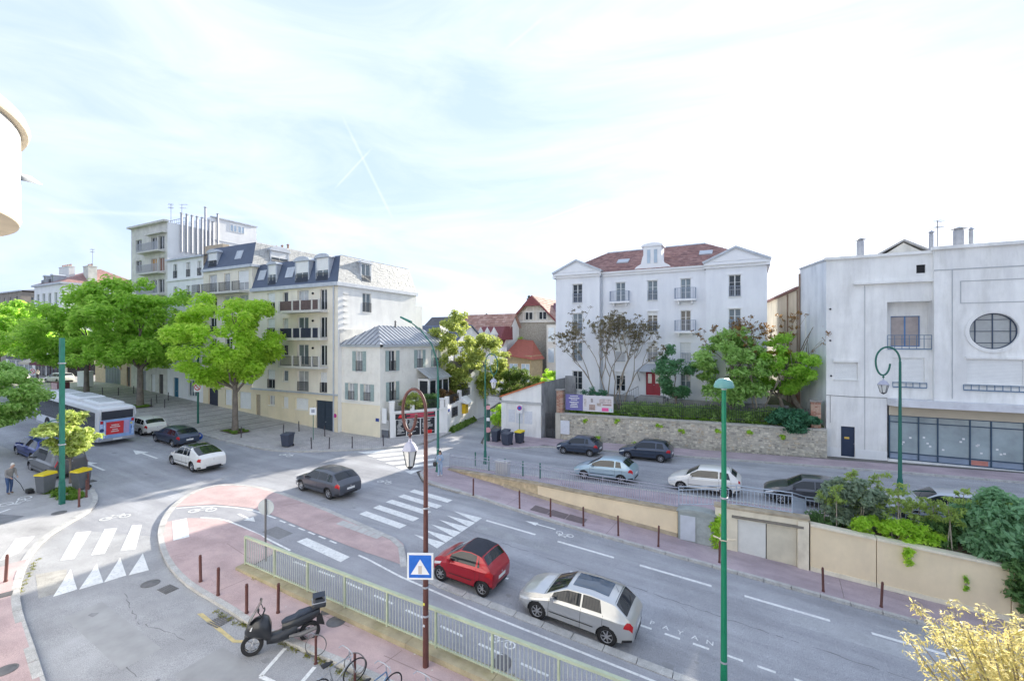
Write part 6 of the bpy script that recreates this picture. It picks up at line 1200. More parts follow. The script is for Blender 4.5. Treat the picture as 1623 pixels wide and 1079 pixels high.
# lane garden
tree('acacia_tree', 'tall airy yellow-green tree rising from the garden beside the lane', (-29.2, 42.8, 1.5), 21, 3.2, .12, 2.7, 6.3, 4.9, LGY, 150, 110, .17, .8, .7, BARKL, gaps=.2)
tree('acacia_tree', 'lower yellow-green tree over the lane wall, right of the tallest one', (-27.6, 46.5, 1.5), 22, 2.6, .10, 2.9, 4.8, 3.6, LGY, 120, 110, .17, .8, .7, BARKL, gaps=.15)
bush('hedge_bush', 'dense green hedge behind the orange-tiled hut', (-23.2, 47.0, 1.0), ell(70, 2.6, 2.0, 2.2, 2.9, .7, 31), 190, .11, leafmat('hedge_leaf', (.06, .13, .02), (.16, .24, .05)), 31)
bush('garden_bush', 'yellow-green bush above the menu boards', (-28.2, 34.4, 2.4), ell(40, 1.0, 1.5, .9, .9, .4, 32), 150, .08, LGY, 32)
bush('garden_bush', 'reddish green shrub beside the white wall piers', (-27.3, 38.4, 2.4), ell(40, .8, 1.6, 1.0, .9, .45, 33), 150, .08, leafmat('red_shrub', (.12, .10, .03), (.26, .16, .07)), 33)
bush('garden_bush', 'dark shrub near the glazed porch', (-27.6, 36.2, 2.4), ell(30, .8, .9, .8, .8, .4, 34), 150, .08, LGB, 34)
bush('border_plants', 'strap-leaved green border plants at the foot of the lane wall', (-26.0, 40.5, 0), [(.1-k*.16, -3.2+k*.75, .35, .5, .35) for k in range(9)], 160, .2, leafmat('strap_leaf', (.10, .22, .03), (.24, .36, .09)), 35, stems=4)
bush('corner_bush', 'round green bush peeping out left of the hut', (-21.9, 39.6, 0), ell(26, .7, .6, 1.2, 1.6, .4, 36), 150, .09, LG1, 36)
def fir(label, loc, h, r, seed, mat=None):
    o = thing('fir_tree', label, 'tree', loc); MB().tube([(0, 0, 0), (0, 0, h)], [r*.07, .03], 7).obj('trunk', BARK, o, True); q = random.Random(seed); cl = []
    for k in range(26):
        z = h*(.12+.86*k/25); rr_ = r*(1-z/h)**.85
        for j in range(max(3, int(9*rr_/r)+1)): t = q.uniform(0, 6.28); cl.append((rr_*.65*math.cos(t), rr_*.65*math.sin(t), z-.2*rr_, rr_*.42+.12, .22))
    c = bpy.data.objects.new('crown', leaf_mesh('crown', cl, 70, .22, mat or FIR, seed, .4, .1, .6)); COL.objects.link(c); c.parent = o
fir('tall dark fir on the skyline beside the villa gable', (-44, 94, 3), 16.5, 3.2, 41); fir('small dark fir left of the tallest one on the skyline', (-54, 92, 3), 12.5, 2.6, 42)
for i, (x, y, r_, h, lb) in enumerate(((-66, 84, 4, 9, 'dark rounded treetop behind the slate-blue roof'), (-50, 80, 4, 8.6, 'green treetop left of the small fir'), (-41, 78, 3.5, 9, 'bright green treetop below the tall fir'))):
    tree('garden_tree', lb, (x, y, 1), 50+i, 3, .2, r_, h-1.5, 3, LGB if i < 2 else LG1, 60, 130, .2, 1.2, .7)
# terrace planting in front of the white mansion
def bare_tree(label, loc, seed, h, spread, nb, tuft=.22, mat=None, group=None):
    o = thing('tree_of_heaven', label, 'tree', loc, group=group); q = random.Random(seed); mb = MB(); tips = []
    def grow(p, d, L_, r, lv):
        m1 = p+d*L_*.5+Vector((q.uniform(-.12, .12), q.uniform(-.12, .12), .04))*L_; e_ = p+d*L_+Vector((0, 0, .14*L_)); mb.tube([p, m1, e_], [r, r*.8, r*.6], 6, cap=False)
        if lv <= 2: tips.append(e_)
        if lv <= 2 and q.random() < .6: tips.append(m1+Vector((q.uniform(-.3, .3), q.uniform(-.2, .2), .15)))
        if lv == 0: return
        for k in range(q.choice((2, 2, 3))): nd = (d*1.1+Vector((q.uniform(-.9, .9), q.uniform(-.7, .7), q.uniform(-.1, .7)))).normalized(); grow(e_, nd, L_*q.uniform(.62, .85), r*.62, lv-1)
    for k in range(nb):
        t = 2*math.pi*k/nb+q.uniform(-.4, .4); grow(Vector((.15*math.cos(t), .15*math.sin(t), 0)), Vector((spread*math.cos(t), spread*.6*math.sin(t), 1)).normalized(), h*.30, .085, 4)
    mb.obj('trunk', BARKL, o, True); cl = [(p.x+q.uniform(-.06, .06), p.y, p.z+.02, tuft, tuft*.6) for p in tips]
    c = bpy.data.objects.new('crown', leaf_mesh('crown', cl, 9, .11, mat or BUD, seed, .4, .1, .5)); COL.objects.link(c); c.parent = o; return o
bare_tree('large almost bare tree with dark budding tufts left of the red door', (-11.9, 42.6, 2.6), 61, 9.4, .62, 4)
bare_tree('slim budding tree right of the first, with dark tufts before the mansion', (-10.6, 43.2, 2.6), 62, 8.4, .4, 3)
bare_tree('bare pale tree with orange tufts rising above the round green tree', (.9, 43.0, 2.6), 63, 8.6, .45, 3, .2, leafmat('orange_bud', (.16, .10, .03), (.34, .2, .06)))
tree('holm_oak', 'upright blue-green tree just right of the red door', (-5.6, 43.2, 2.5), 64, 1.6, .1, 1.6, 4.0, 2.4, leafmat('oak_leaf', (.11, .28, .13), (.2, .4, .2)), 50, 120, .13, .6, .8, BARK)
tree('fig_tree', 'broad round green tree on the terrace before the mansion right bays', (-1.2, 42.9, 2.4), 65, 1.9, .22, 3.0, 4.6, 3.0, leafmat('fig_leaf', (.27, .5, .11), (.44, .64, .22)), 105, 130, .18, .85, .65, BARK, gaps=.3, lean=(.3, 0))
tree('fig_tree', 'smaller green tree with a yellow crown leaning against the white block', (2.9, 43.6, 2.4), 66, 2.4, .16, 2.1, 5.0, 2.3, LG2, 60, 120, .17, .7, .65, BARK, lean=(-.5, 0))
bush('yellow_spray', 'yellow flowering spray on top of the tree by the white block', (2.4, 42.9, 8.0), ell(10, .7, .4, .35, .3, .3, 67), 90, .09, LYL, 67, stems=2)
tw_ = thing('leaning_trunk', 'dark leaning tree trunk by the weathered beige building', 'tree', (4.0, 44.2, 2.6)); mb = MB(); mb.tube([(.6, 0, 0), (-.4, .2, 1.6), (-1.0, .4, 3.2), (-.9, .4, 5.2)], [.22, .2, .17, .1], 8)
for k in range(7): t = k*.9; mb.tube([(-.6, .3, 2.2+.3*k), (.5+.2*math.sin(t), .2, 3.6+.5*k), (.9+.4*math.cos(t), .1, 4.6+.6*k)], [.06, .035, .01], 5)
mb.obj('trunk', BARK, tw_, True)
LAU = ell(60, 1.7, 1.1, .75, .6, .55, 71); bush('laurel_bush', 'dense dark green laurel spilling over the right end of the rubble wall', (3.2, 41.6, 2.4), LAU, 230, .13, LDK, 71)
o = leaf_mesh('foliage', [(x, 40.4+(x+15)*.09+rnd.uniform(-.1, 1.6), 2.75+rnd.uniform(-.1, .6), .45, .45) for x in np.linspace(-9.8, 2.8, 190)], 90, .15, leafmat('terrace_leaf', (.18, .34, .08), (.34, .5, .16)), 72, .35, .2); oo = bpy.data.objects.new('terrace_groundcover', o); COL.objects.link(oo); tag(oo, kind='stuff')
grass_patch([(x, 40.25+(x+15)*.09+rnd.uniform(-.1, .4)) for x in np.linspace(-14.5, 2.5, 90)], 2.6, .2, 70, 73, GRASS, .3, .25)
for i, (a, z) in enumerate(((2.9, 1.95), (5.6, 2.1), (9.2, 2.0), (11.0, 1.6), (13.8, 1.9), (16.0, 2.0), (18.3, 1.7), (4.0, .5), (7.2, .25))):
    p = Fr.P(a, z, .1); bush('wall_weed', 'green weed tuft on the rubble wall, '+('below the banner right half', 'just right of the banner', 'above the gap between the dark cars', 'low on the right of the dark hatchback', 'left of the green lamp post', 'right of the green lamp post', 'near the laurel', 'low behind the rounded dark car', 'low behind the dark hatchback')[i], tuple(p), [(rnd.uniform(-.2, .2), 0, rnd.uniform(-.12, .1), .16, .13) for _ in range(4)], 60, .06, LG1, 80+i, group='weeds in the rubble wall', cat='weed', stems=2)
bush('climbing_plant', 'dark potted shrubs behind the purple banner', (-12.6, 41.6, 2.5), ell(30, 1.5, .4, .7, 1.5, .35, 90), 70, .08, LDK, 90)
bush('climbing_plant', 'pale climber over the lane end left of the mansion', (-19.4, 46.8, 3.2), ell(30, 1.1, .8, 1.1, 1.6, .4, 91), 110, .09, LG1, 91)
# ------------------------------------------------------------------ retaining wall between lower and upper street
rt_ = thing('retaining_wall', 'ochre rendered retaining wall topped by the grey pedestrian railing', 'wall', (-10, 24.5, 0), world=True)
OCH = M('ochre_wall_render', (.78, .65, .45), .9, .07, .8, .15, 25, stain=.35, stcol=(.62, .51, .37), sscale=(1, 1, .5)); OCHD = M('weathered_wall_top', (.42, .35, .25), .95, .25, 2, .4, 14, stain=.5, stcol=(.2, .17, .13), sscale=(1, 1, 1))
wp = [(-18.6, 26.35, .12), (-16, 25.65, .35), (-13.5, 25.1, .52), (-11, 24.75, .6), (-9, 24.5, .62), (-7, 24.35, .62), (-5, 24.22, .62), (-3.05, 24.15, .62)]
for i in range(len(wp)-1):
    (x0, y0, z0), (x1, y1, z1) = wp[i], wp[i+1]
    MB().hexa([(x0, y0, zb(x0)-.1), (x1, y1, zb(x1)-.1), (x1, y1+.35, zb(x1)-.1), (x0, y0+.35, zb(x0)-.1), (x0, y0, z0), (x1, y1, z1), (x1, y1+.35, z1), (x0, y0+.35, z0)]).obj('wall_panel', OCH if i > 2 else M('rough_ochre_stone', (.52, .42, .27), .95, .25, 3, .5, 8, stain=.5, stcol=(.3, .25, .18), sscale=(1, 1, 2)), rt_)
    MB().hexa([(x0, y0-.06, z0), (x1, y1-.06, z1), (x1, y1+.45, z1), (x0, y0+.45, z0), (x0, y0-.06, z0+.1), (x1, y1-.06, z1+.1), (x1, y1+.45, z1+.1), (x0, y0+.45, z0+.1)]).obj('coping', OCHD, rt_)
    MB().hexa([(x0, y0-.09, zb(x0)), (x1, y1-.09, zb(x1)), (x1, y1, zb(x1)), (x0, y0, zb(x0)), (x0, y0-.05, zb(x0)+.28), (x1, y1-.05, zb(x1)+.28), (x1, y1, zb(x1)+.28), (x0, y0, zb(x0)+.28)]).obj('plinth', OCHD, rt_) if i > 1 else None
# grey metal cabinet in the wall
Fw = front(24.15)
cb = thing('metal_cabinet', 'grey-green metal cabinet with pale door set in the retaining wall', 'cabinet', (-2.1, 24.1, -.8), world=True)
MB().box(-3.0, -1.35, 23.95, 24.6, zb(-2)-.1, .72).obj('body', M('grey_green_metal', (.30, .33, .32), .6, .15, 2, stain=.3), cb); slab(cb, front(23.95), -2.9, -2.2, zb(-2.5)+.15, .55, .003, .03, M('pale_metal', (.52, .55, .60), .5, .08, 2), 'door'); slab(cb, front(23.95), -2.15, -1.45, zb(-2)+.15, .55, .003, .03, M('grey_green_door', (.33, .36, .35), .6, .2, 3), 'door')
n = 8; MB().prism([Vector((-2.17+.92*math.cos(math.pi*i/n), 23.9, .72+.16*math.sin(math.pi*i/n))) for i in range(n+1)], (0, .7, 0)).obj('curved_top', M('grey_green_metal', (.3, .3, .3)), cb)
gb = thing('garage_portal', 'cream portal block with pale double doors in the retaining wall', 'wall', (.7, 24.1, -1), world=True)
PB = M('portal_render', (.74, .67, .53), .9, .1, 1, .2, 25, stain=.5, stcol=(.42, .36, .27), sscale=(1, 1, .5)); gd_ = (-.35, 2.05, zb(.9)-.05, .72)
wall(gb, Fw, -1.33, 2.5, zb(2)-.3, 1.15, [gd_], PB, depth=.2); MB().box(-1.33, 2.5, 24.16, 24.65, 1.05, 1.15).box(-1.33, -.36, 24.36, 24.6, -2, 1.05).box(2.06, 2.5, 24.36, 24.6, -2, 1.05).obj('wall_back', PB, gb); slab(gb, Fw, -1.38, 2.55, 1.15, 1.25, -.5, .06, OCHD, 'coping'); slab(gb, Fw, -.6, 2.3, .78, .88, .003, .12, M('dark_lintel', (.2, .18, .15), .9, .2, 3), 'lintel')
slab(gb, Fw, -.34, .82, gd_[2], .71, -.12, -.08, M('white_door_panel', (.68, .68, .64), .7, .06, 2, stain=.2), 'door_leaf'); slab(gb, Fw, .86, 2.04, gd_[2], .71, -.12, -.08, M('cream_door_panel', (.60, .55, .43), .7, .08, 2, stain=.2), 'door_leaf')
slab(gb, Fw, 2.08, 2.5, zb(2.5)-.2, 1.1, .003, .08, PB, 'corner_pier'); MB().poly([(-.4, 24.36, -2), (2.1, 24.36, -2), (2.1, 24.36, .8), (-.4, 24.36, .8)]).obj('back_panel', BLACK, gb)
yw = thing('garden_retaining_wall', 'long smooth ochre wall below the overgrown bank at right', 'wall', (7, 24.2, -1.4), world=True)
for a0, a1 in ((2.56, 4.9), (4.93, 9.0), (9.03, 13.5), (13.53, 20)):
    z0, z1 = .93-(a0-2.5)*.068, .93-(a1-2.5)*.068
    MB().hexa([(a0, 24.18, zb(a0)-.2), (a1, 24.18, zb(a1)-.2), (a1, 24.5, zb(a1)-.2), (a0, 24.5, zb(a0)-.2), (a0, 24.18, z0), (a1, 24.18, z1), (a1, 24.5, z1), (a0, 24.5, z0)]).obj('wall_panel', OCH, yw)
    MB().hexa([(a0, 24.1, z0), (a1, 24.1, z1), (a1, 24.55, z1), (a0, 24.55, z0), (a0, 24.1, z0+.09), (a1, 24.1, z1+.09), (a1, 24.55, z1+.09), (a0, 24.55, z0+.09)]).obj('coping', PB, yw)
    MB().hexa([(a0, 24.1, zb(a0)), (a1, 24.1, zb(a1)), (a1, 24.18, zb(a1)), (a0, 24.18, zb(a0)), (a0, 24.13, zb(a0)+.28), (a1, 24.13, zb(a1)+.28), (a1, 24.18, zb(a1)+.28), (a0, 24.18, zb(a0)+.28)]).obj('plinth', PB, yw)
mb = MB(); mb.poly([(2.5, 24.5, .85), (20, 24.5, -.35), (20, 26.9, .7), (2.5, 26.9, .5)]); mb.obj('planted_bank', SOIL, kind='structure')
# planting on the bank
bk = [(x, y, z) for x, y, z in ((3.2, 25.0, .8), (4.2, 25.2, .8), (5.0, 25.0, .7))]
bush('bank_bush', 'silvery leafed shrub above the start of the ochre wall', (4.3, 25.3, .75), ell(46, 1.2, .7, 1.15, 1.1, .36, 101), 95, .12, LGS, 101)
bush('bank_bush', 'low bright weeds along the ochre wall top', (5.6, 24.75, .7), ell(40, 1.6, .35, .45, .4, .3, 102), 170, .07, LG1, 102)
bush('bank_bush', 'mid green shrub hiding the grey car on the upper street', (7.0, 25.3, .4), ell(26, 1.1, .5, .6, .6, .35, 103), 110, .12, LGB, 103)
bush('bank_bush', 'large bluish-green shrub at the right edge overhanging the ochre wall', (9.2, 25.3, .3), ell(110, 1.3, 1.0, 1.5, 1.2, .6, 104), 160, .14, leafmat('bluegreen_leaf', (.17, .36, .17), (.3, .5, .28)), 104)
bush('bank_bush', 'dark leafy growth at the extreme right edge of the bank', (10.0, 24.2, -.5), ell(80, 1.0, .7, 1.5, .6, .55, 105), 150, .14, LGB, 105)
ORD = ('first', 'second', 'third', 'fourth', 'fifth', 'sixth', 'seventh', 'eighth', 'ninth', 'tenth', 'eleventh')
def sap_lab(k): return 'feathery sapling on the bank, %s counted from the %s' % ((ORD[k], 'portal block') if k < 11 else (ORD[21-k], 'right-edge shrub'))
q = random.Random(9)
for k in range(22):
    x = 3.2+k*.26+q.uniform(-.2, .2); y = q.uniform(24.7, 26.0); h = q.uniform(1.5, 2.6)
    o = thing('ailanthus_shoot', sap_lab(k), 'sapling', (x, y, .7-(x-2.5)*.05), group='saplings on the bank')
    bx_ = q.uniform(-.2, .2); MB().tube([(0, 0, 0), (bx_*.4, 0, h*.5), (bx_, 0, h)], [.028, .022, .012], 5).obj('stem', BARKL, o, True)
    cl = [(bx_*(1-.1*j)+q.uniform(.1, .34)*math.cos(j*1.2), q.uniform(.1, .34)*math.sin(j*1.2), h+.12-q.uniform(.06, .16)*j, q.uniform(.14, .26), .1) for j in range(8)]; c = bpy.data.objects.new('leaves', leaf_mesh('leaves', cl, 30, .09, LGP, 200+k, .35, .3, .5)); COL.objects.link(c); c.parent = o
o = leaf_mesh('foliage', [(x, 24.9+rnd.uniform(-.2, 1.6), .65-(x-2.5)*.06+rnd.uniform(0, .3), .35, .28) for x in np.linspace(2.8, 13, 110)], 120, .08, LGB, 110, .3, .2); oo = bpy.data.objects.new('bank_groundcover', o); COL.objects.link(oo); tag(oo, kind='stuff')
bush('hanging_ivy', 'ivy hanging over the cabinet corner of the retaining wall', (-1.3, 24.0, .3), [(rnd.uniform(-.18, .18), -.02, rnd.uniform(-1.0, .45), .2, .2) for _ in range(14)], 70, .075, LG1, 111, stems=3, cat='ivy')
bush('hanging_ivy', 'small ivy tuft hanging on the long ochre wall', (5.9, 24.05, .35), [(rnd.uniform(-.15, .15), -.02, rnd.uniform(-.35, .25), .16, .16) for _ in range(6)], 60, .07, LG1, 112, stems=2, cat='ivy')
bush('hanging_ivy', 'thin creeper on the middle of the ochre wall', (7.7, 24.1, -.3), [(rnd.uniform(-.05, .05), -.02, rnd.uniform(-.35, .25), .07, .12) for _ in range(6)], 30, .05, LG2, 113, stems=2, cat='ivy')
# feathery cream sprays close to the viewpoint (bottom right)
for i, (x, y, z, lb) in enumerate(((2.95, 7.2, 6.3, 'cream feathery tree spraying up at the bottom right corner'),)):
    o = thing('tamarisk', lb, 'tree', (x, y, .05)); mb = MB(); q = random.Random(120+i); cl = []; mb.tube([(0, 0, 0), (.1, .1, 1.8), (0, .05, 3.4)], [.11, .09, .07], 8)
    for k in range(44):
        t = q.uniform(0, 6.28); R_ = q.uniform(.25, 1.2); hh = z-q.uniform(0, .5)-R_*.55; e_ = Vector((R_*math.cos(t), R_*math.sin(t), hh)); b0 = Vector((0, .05, q.uniform(3.0, 3.4))); m_ = (b0+e_)*.5+Vector((0, 0, .35)); mb.tube([b0, m_, e_], [.02, .014, .005], 4)
        for j in range(8): f = .45+.075*j; p = m_.lerp(e_, (f-.5)*2) if f > .5 else b0.lerp(m_, f*2); cl.append((p.x+q.uniform(-.08, .08), p.y+q.uniform(-.08, .08), p.z+q.uniform(-.05, .1), .12, .1))
    mb.obj('stems', BARKL, o, True); c = bpy.data.objects.new('foliage', leaf_mesh('foliage', cl, 38, .035, LCR, 120+i, .28, .4)); COL.objects.link(c); c.parent = o
# ------------------------------------------------------------------ railings
# grey pedestrian barriers on the wall: one thing per panel pair, posts and bars as parts
GR = M('grey_barrier_paint', (.33, .33, .39), .5, .08, 3)
rl = thing('pedestrian_railing', 'grey pedestrian railing on the retaining wall before the upper street', 'railing', (-10, 25, .6), world=True)
path_r = [(-18.6, 26.6, .15), (-16, 25.9, .42), (-13.5, 25.3, .6), (-11, 24.95, .7), (-9, 24.7, .72), (-7, 24.55, .72), (-5, 24.42, .72), (-3.05, 24.35, .72)]
def panel(parent, p, q_, h, n, mat, off):
    p, q_ = Vector(p), Vector(q_); mb = MB(); d = (q_-p); L_ = d.length
    mb.tube([p, p+Vector((0, 0, h))], .028, 6); mb.obj('post', mat, parent)
    for zz in (h-.02, h*.82, .08): MB().tube([p+Vector((0, 0, zz)), q_+Vector((0, 0, zz))], .024, 6).obj('rail', mat, parent)
    for i in range(1, n): a = p+d*i/n; MB().tube([a+Vector((0, 0, .08)), a+Vector((0, 0, h*.82))], .015, 5).obj('bar', mat, parent)
for i in range(len(path_r)-1): panel(rl, path_r[i], path_r[i+1], 1.05, 16 if i else 18, GR, None)
rl2 = thing('pedestrian_railing', 'pale blue railing above the portal block and planted bank', 'railing', (3, 26, 1), world=True)
for a, b in (((-3.05, 24.6, .75), (-.4, 24.6, 1.2)), ((-.4, 24.6, 1.2), (1.9, 24.6, 1.2)), ((1.9, 24.6, 1.2), (2.6, 26.3, .6)), ((2.6, 26.3, .6), (5.2, 26.35, .62)), ((5.2, 26.35, .62), (7.8, 26.4, .65)), ((7.8, 26.4, .65), (10.4, 26.4, .7))): panel(rl2, a, b, 1.0, 15, M('pale_blue_barrier', (.38, .44, .52), .5, .08, 3), None)
ebx = thing('utility_box', 'pale ribbed utility box standing against the grey railing', 'cabinet', (-14.2, 26.3, zu(-14.2)+.12)); MB().box(-.45, .45, -.2, .2, 0, 1.15).obj('body', M('box_grey', (.5, .5, .5), .6, .08, 3), ebx)
for k in range(7): MB().box(-.4+k*.12, -.36+k*.12, -.225, -.201, .1, 1.05).obj('rib', M('box_grey', (.5, .5, .5)), ebx)
MB().box(-.48, .48, -.24, .23, 1.15, 1.2).obj('lid', M('box_grey', (.5, .5, .5)), ebx)
# green railing beside the dropping cycle path
gr = thing('green_railing', 'pale green railing on mossy concrete base beside the cycle path', 'railing', (-17.3, 11.2, .1), world=True)
PG = M('pale_green_paint', (.43, .48, .34), .55, .12, 2, stain=.3, stcol=(.54, .57, .44), sscale=(2, 2, 2)); GB = M('railing_bars', (.42, .44, .42), .5, .12, 3)
CONC = M('mossy_concrete', (.38, .33, .22), .95, .2, 2, .3, 20, stain=.6, stcol=(.26, .24, .10), sscale=(.6, 2, 1), streak=.9)
for k in range(10):
    a0 = -17.9+k*3.0; a1 = a0+2.985; MB().hexa([(a0, 10.95, -.5), (a1, 10.95, -.5), (a1, 11.42, -2.6), (a0, 11.42, -2.6), (a0, 10.95, .27), (a1, 10.95, .27), (a1, 11.42, .30), (a0, 11.42, .30)]).obj('concrete_base', CONC, gr)
pst = MB().box(-.03, .03, -.03, .03, 0, 1.12).mesh('post', PG); bar = MB().box(-.011, .011, -.011, .011, 0, .92).mesh('bar', GB); O_ = Vector((-17.3, 11.2, .1))
k = 0; x = -17.75
while x < 8:
    inst('post', pst, gr, tuple(Vector((x, 11.25, .29))-O_)); x1 = x+1.95
    for i in range(1, 16): inst('bar', bar, gr, tuple(Vector((x+i*1.95/16, 11.25, .37))-O_))
    MB().box(x+.03, x1-.03, 11.22, 11.28, .35, .39).obj('lower_rail', PG, gr); MB().box(x, x1, 11.2, 11.31, 1.36, 1.43).obj('handrail', PG, gr); x = x1
gr.rotation_euler = (0, 0, -math.atan(.054))
# ------------------------------------------------------------------ bollards, posts, lamps, signs, bins
def bollard_proto(name, label, mat, h, r, group, cap=True):
    o = thing(name, label, 'bollard', (0, 0, 0), group=group); MB().lathe([(r*1.25, 0), (r*1.25, .05), (r, .07), (r, h-.1)], 10).obj('post', mat, o, True)
    MB().lathe([(r*1.1, h-.1), (r*1.1, h-.07), (r*.75, h-.06), (r*1.0, h-.02), (r*.6, h), (0, h+.01)], 10).obj('cap', mat, o, True); return o
def place(proto, spots, zf, dz, labels):
    for i, (s, t) in enumerate(spots):
        o = proto if i == 0 else dup(proto); o.location = (s, t, zf(s)+dz); o.rotation_euler = (R(rnd.uniform(-2, 2)), R(rnd.uniform(-2, 2)), rnd.random()*6)
        o['label'] = labels if isinstance(labels, str) else labels[i]
bw_ = bollard_proto('bollard', 'x', BROWN, 1.0, .045, 'brown bollards along the lower road')
nb_ = ('nearest the pedestrian', 'second from the pedestrian', 'third from the pedestrian', 'fourth from the pedestrian', 'fifth from the pedestrian', 'left of the metal cabinet', 'beside the tall green lamp', 'in front of the ochre wall', 'rightmost before the ochre wall')
place(bw_, [(-14.25, 22.75), (-11.14, 22.6), (-9.3, 22.6), (-7.45, 22.55), (-5.63, 22.5), (-3.71, 22.48), (-1.06, 22.5), (2.82, 22.4), (4.7, 22.4)], zb, .11, ['slim brown bollard on the mauve pavement, '+x for x in nb_])
b2_ = bollard_proto('bollard', 'x', BROWN, 1.0, .05, 'brown bollards on the near pavement')
place(b2_, [(-24.5, 6.45), (-18.2, 9.85), (-16.7, 9.62), (-14.8, 9.45), (-13.9, 9.95), (-31.68, 11.05), (-33.2, 11.9), (-34.6, 12.5)], zn, .11, ['short brown bollard by the left kerb of the service road', 'brown bollard at the curve of the red pavement, leftmost of the row', 'second brown bollard on the red pavement by the kerb', 'brown bollard left of the scooter windscreen', 'brown bollard behind the scooter', 'brown bollard nearest the left green pole', 'leaning brown bollard at the grey corner kerb', 'outermost brown bollard at the grey corner kerb'])
b3_ = bollard_proto('bollard', 'x', M('dark_bollard', (.06, .05, .055), .5, .1, 4), .95, .045, 'dark bollards on the promenade')
lab3 = ['dark slim bollard on the promenade '+x for x in ('left of the garage gate', 'closest to the cream facade', 'on the kerb right of the bin', 'second on the kerb right of the bin', 'third on the kerb right of the bin', 'before the small house gate', 'at the signpost by the gate', 'beside the nearest tree', 'before the blue door', 'right of the second tree', 'facing the white house', 'by the white house wall', 'left of the second tree', 'before the arched gatehouse', 'by the peach wall')]
place(b3_, [(-37.56, 27.4), (-37.73, 29.18), (-31.71, 25.7), (-30.46, 26.4), (-29.02, 27.5), (-27.3, 29.3), (-34.5, 29.41), (-39.3, 24.6), (-56.57, 26.91), (-58.0, 26.3), (-60.02, 27.78), (-60.85, 29.34), (-68.68, 26.13), (-67.66, 27.26), (-68.07, 28.97)], zb, .12, lab3)
b4_ = bollard_proto('bollard', 'x', GREEN, 1.0, .045, 'green bollards on the upper pavement')
place(b4_, [(-17.36, 28.0), (-15.96, 27.5), (-14.68, 27.45), (-13.28, 27.45), (-12.01, 27.45)], zu, .12, ['green bollard behind the railing, '+x for x in ('leftmost of five', 'second from left', 'middle of five', 'fourth from left', 'rightmost of five')])
def pole(mb, h, r0, r1, base=True):
    if base: mb.lathe([(r0*1.9, 0), (r0*1.9, .12), (r0*1.5, .18), (r0*1.35, .9), (r0, 1.0), (r1, h)], 12)
    else: mb.lathe([(r0, 0), (r1, h)], 12)
def lantern(parent, p, k=1.0, hm=None):
    x, y, z = p; hm = hm or M('lantern_hood', (.42, .42, .50), .5, .1, 3)
    MB().lathe([(.03, 0), (.05, -.06), (.06, -.1), (.16*k, -.14), (.27*k, -.3), (.29*k, -.34)], 8, (x, y, z)).obj('lantern_hood', hm, parent, True)
    MB().lathe([(.24*k, -.34), (.13*k, -.78), (0, -.8)], 6, (x, y, z)).obj('lantern_glass', LAMPW, parent)
    for j in range(6): t = 2*math.pi*j/6; MB().tube([(x+.26*k*math.cos(t), y+.26*k*math.sin(t), z-.34), (x+.14*k*math.cos(t), y+.14*k*math.sin(t), z-.8)], .014, 4).obj('lantern_bar', RAILB, parent)
    MB().lathe([(.14*k, -.8), (.1*k, -.84), (0, -.9)], 8, (x, y, z)).obj('lantern_base', RAILB, parent, True)
def crook_lamp(name, label, loc, h, mat, dx, scroll=True, r=.07, loop=.85, group=None, base=True, lk=1.0):
    """post bent into a crook with a hanging lantern; dx: -1 left, +1 right along the boulevard"""
    o = thing(name, label, 'street lamp', loc, group=group); mb = MB(); pole(mb, h, r, r*.62, base); n = 16
    pts = [(0, 0, h)]+[(dx*loop/2*(1-math.cos(math.pi*i/n)), 0, h+loop*.75*math.sin(math.pi*i/n)) for i in range(1, n+1)]
    m2 = n//2; a = math.pi
    sp = [(dx*(loop-loop*.30*(1-math.cos(t))), 0, h-.0-loop*.72*math.sin(t)) for t in np.linspace(0, math.pi*.95, 12)][1:]
    mb.tube(pts+(sp if scroll else []), r*.5, 8); mb.obj('post', mat, o, True)
    lx = dx*loop*.68; lz = h-loop*.72; mb = MB(); mb.tube([(lx, 0, lz+.02), (lx, 0, lz-.22)], .02, 6); mb.sphere((lx, 0, lz-.1), .06, n=8, k=5); mb.obj('hanger', mat, o, True); lantern(o, (lx, 0, lz-.2), lk); return o
crook_lamp('street_lamp', 'green crook lamp with hanging lantern in front of the white block', (7.75, 32.9, zu(7.75)), 7.57, GREEN, -1, r=.10, loop=1.1)
crook_lamp('street_lamp', 'green crook lamp with lantern on the upper street before the hut', (-17.25, 29.2, zu(-17.25)), 7.4, GREEN, 1, r=.08, loop=1.05)
br_l = crook_lamp('street_lamp', 'rust-brown crook lamp with scroll and lantern beside the near green railing', (-7.95, 10.2, .11), 7.1, BROWN, -1, r=.085, loop=.82, base=False, lk=.78)
gl = thing('street_lamp', 'tall green post with arm curving up to the left at the pavement nose', 'street lamp', (-18.9, 25.6, .12)); mb = MB(); pole(mb, 6.6, .095, .07); mb.tube([(0, 0, 6.6), (-.05, 0, 7.6), (-.45, -.1, 8.8), (-1.3, -.2, 9.8), (-2.2, -.3, 10.4)], [.06, .055, .05, .045, .04], 8); mb.obj('post', GREEN, gl, True)
MB().hexa([(-2.1, -.42, 10.3), (-2.1, -.18, 10.3), (-3.0, -.25, 10.7), (-3.0, -.45, 10.7), (-2.1, -.40, 10.45), (-2.1, -.2, 10.45), (-3.0, -.28, 10.8), (-3.0, -.42, 10.8)]).obj('lamp_head', GREEN, gl)
tg = thing('street_lamp', 'tall bright green post with bowl-shaped lamp head, right foreground', 'street lamp', (-.55, 14.1, zb(-.55)-.2)); mb = MB(); GBR = M('bright_green_paint', (.01, .22, .11), .4, .08, 3); mb.lathe([(.16, 0), (.16, .3), (.1, .4), (.085, 1.5), (.06, 9.0)], 12); mb.obj('post', GBR, tg, True)
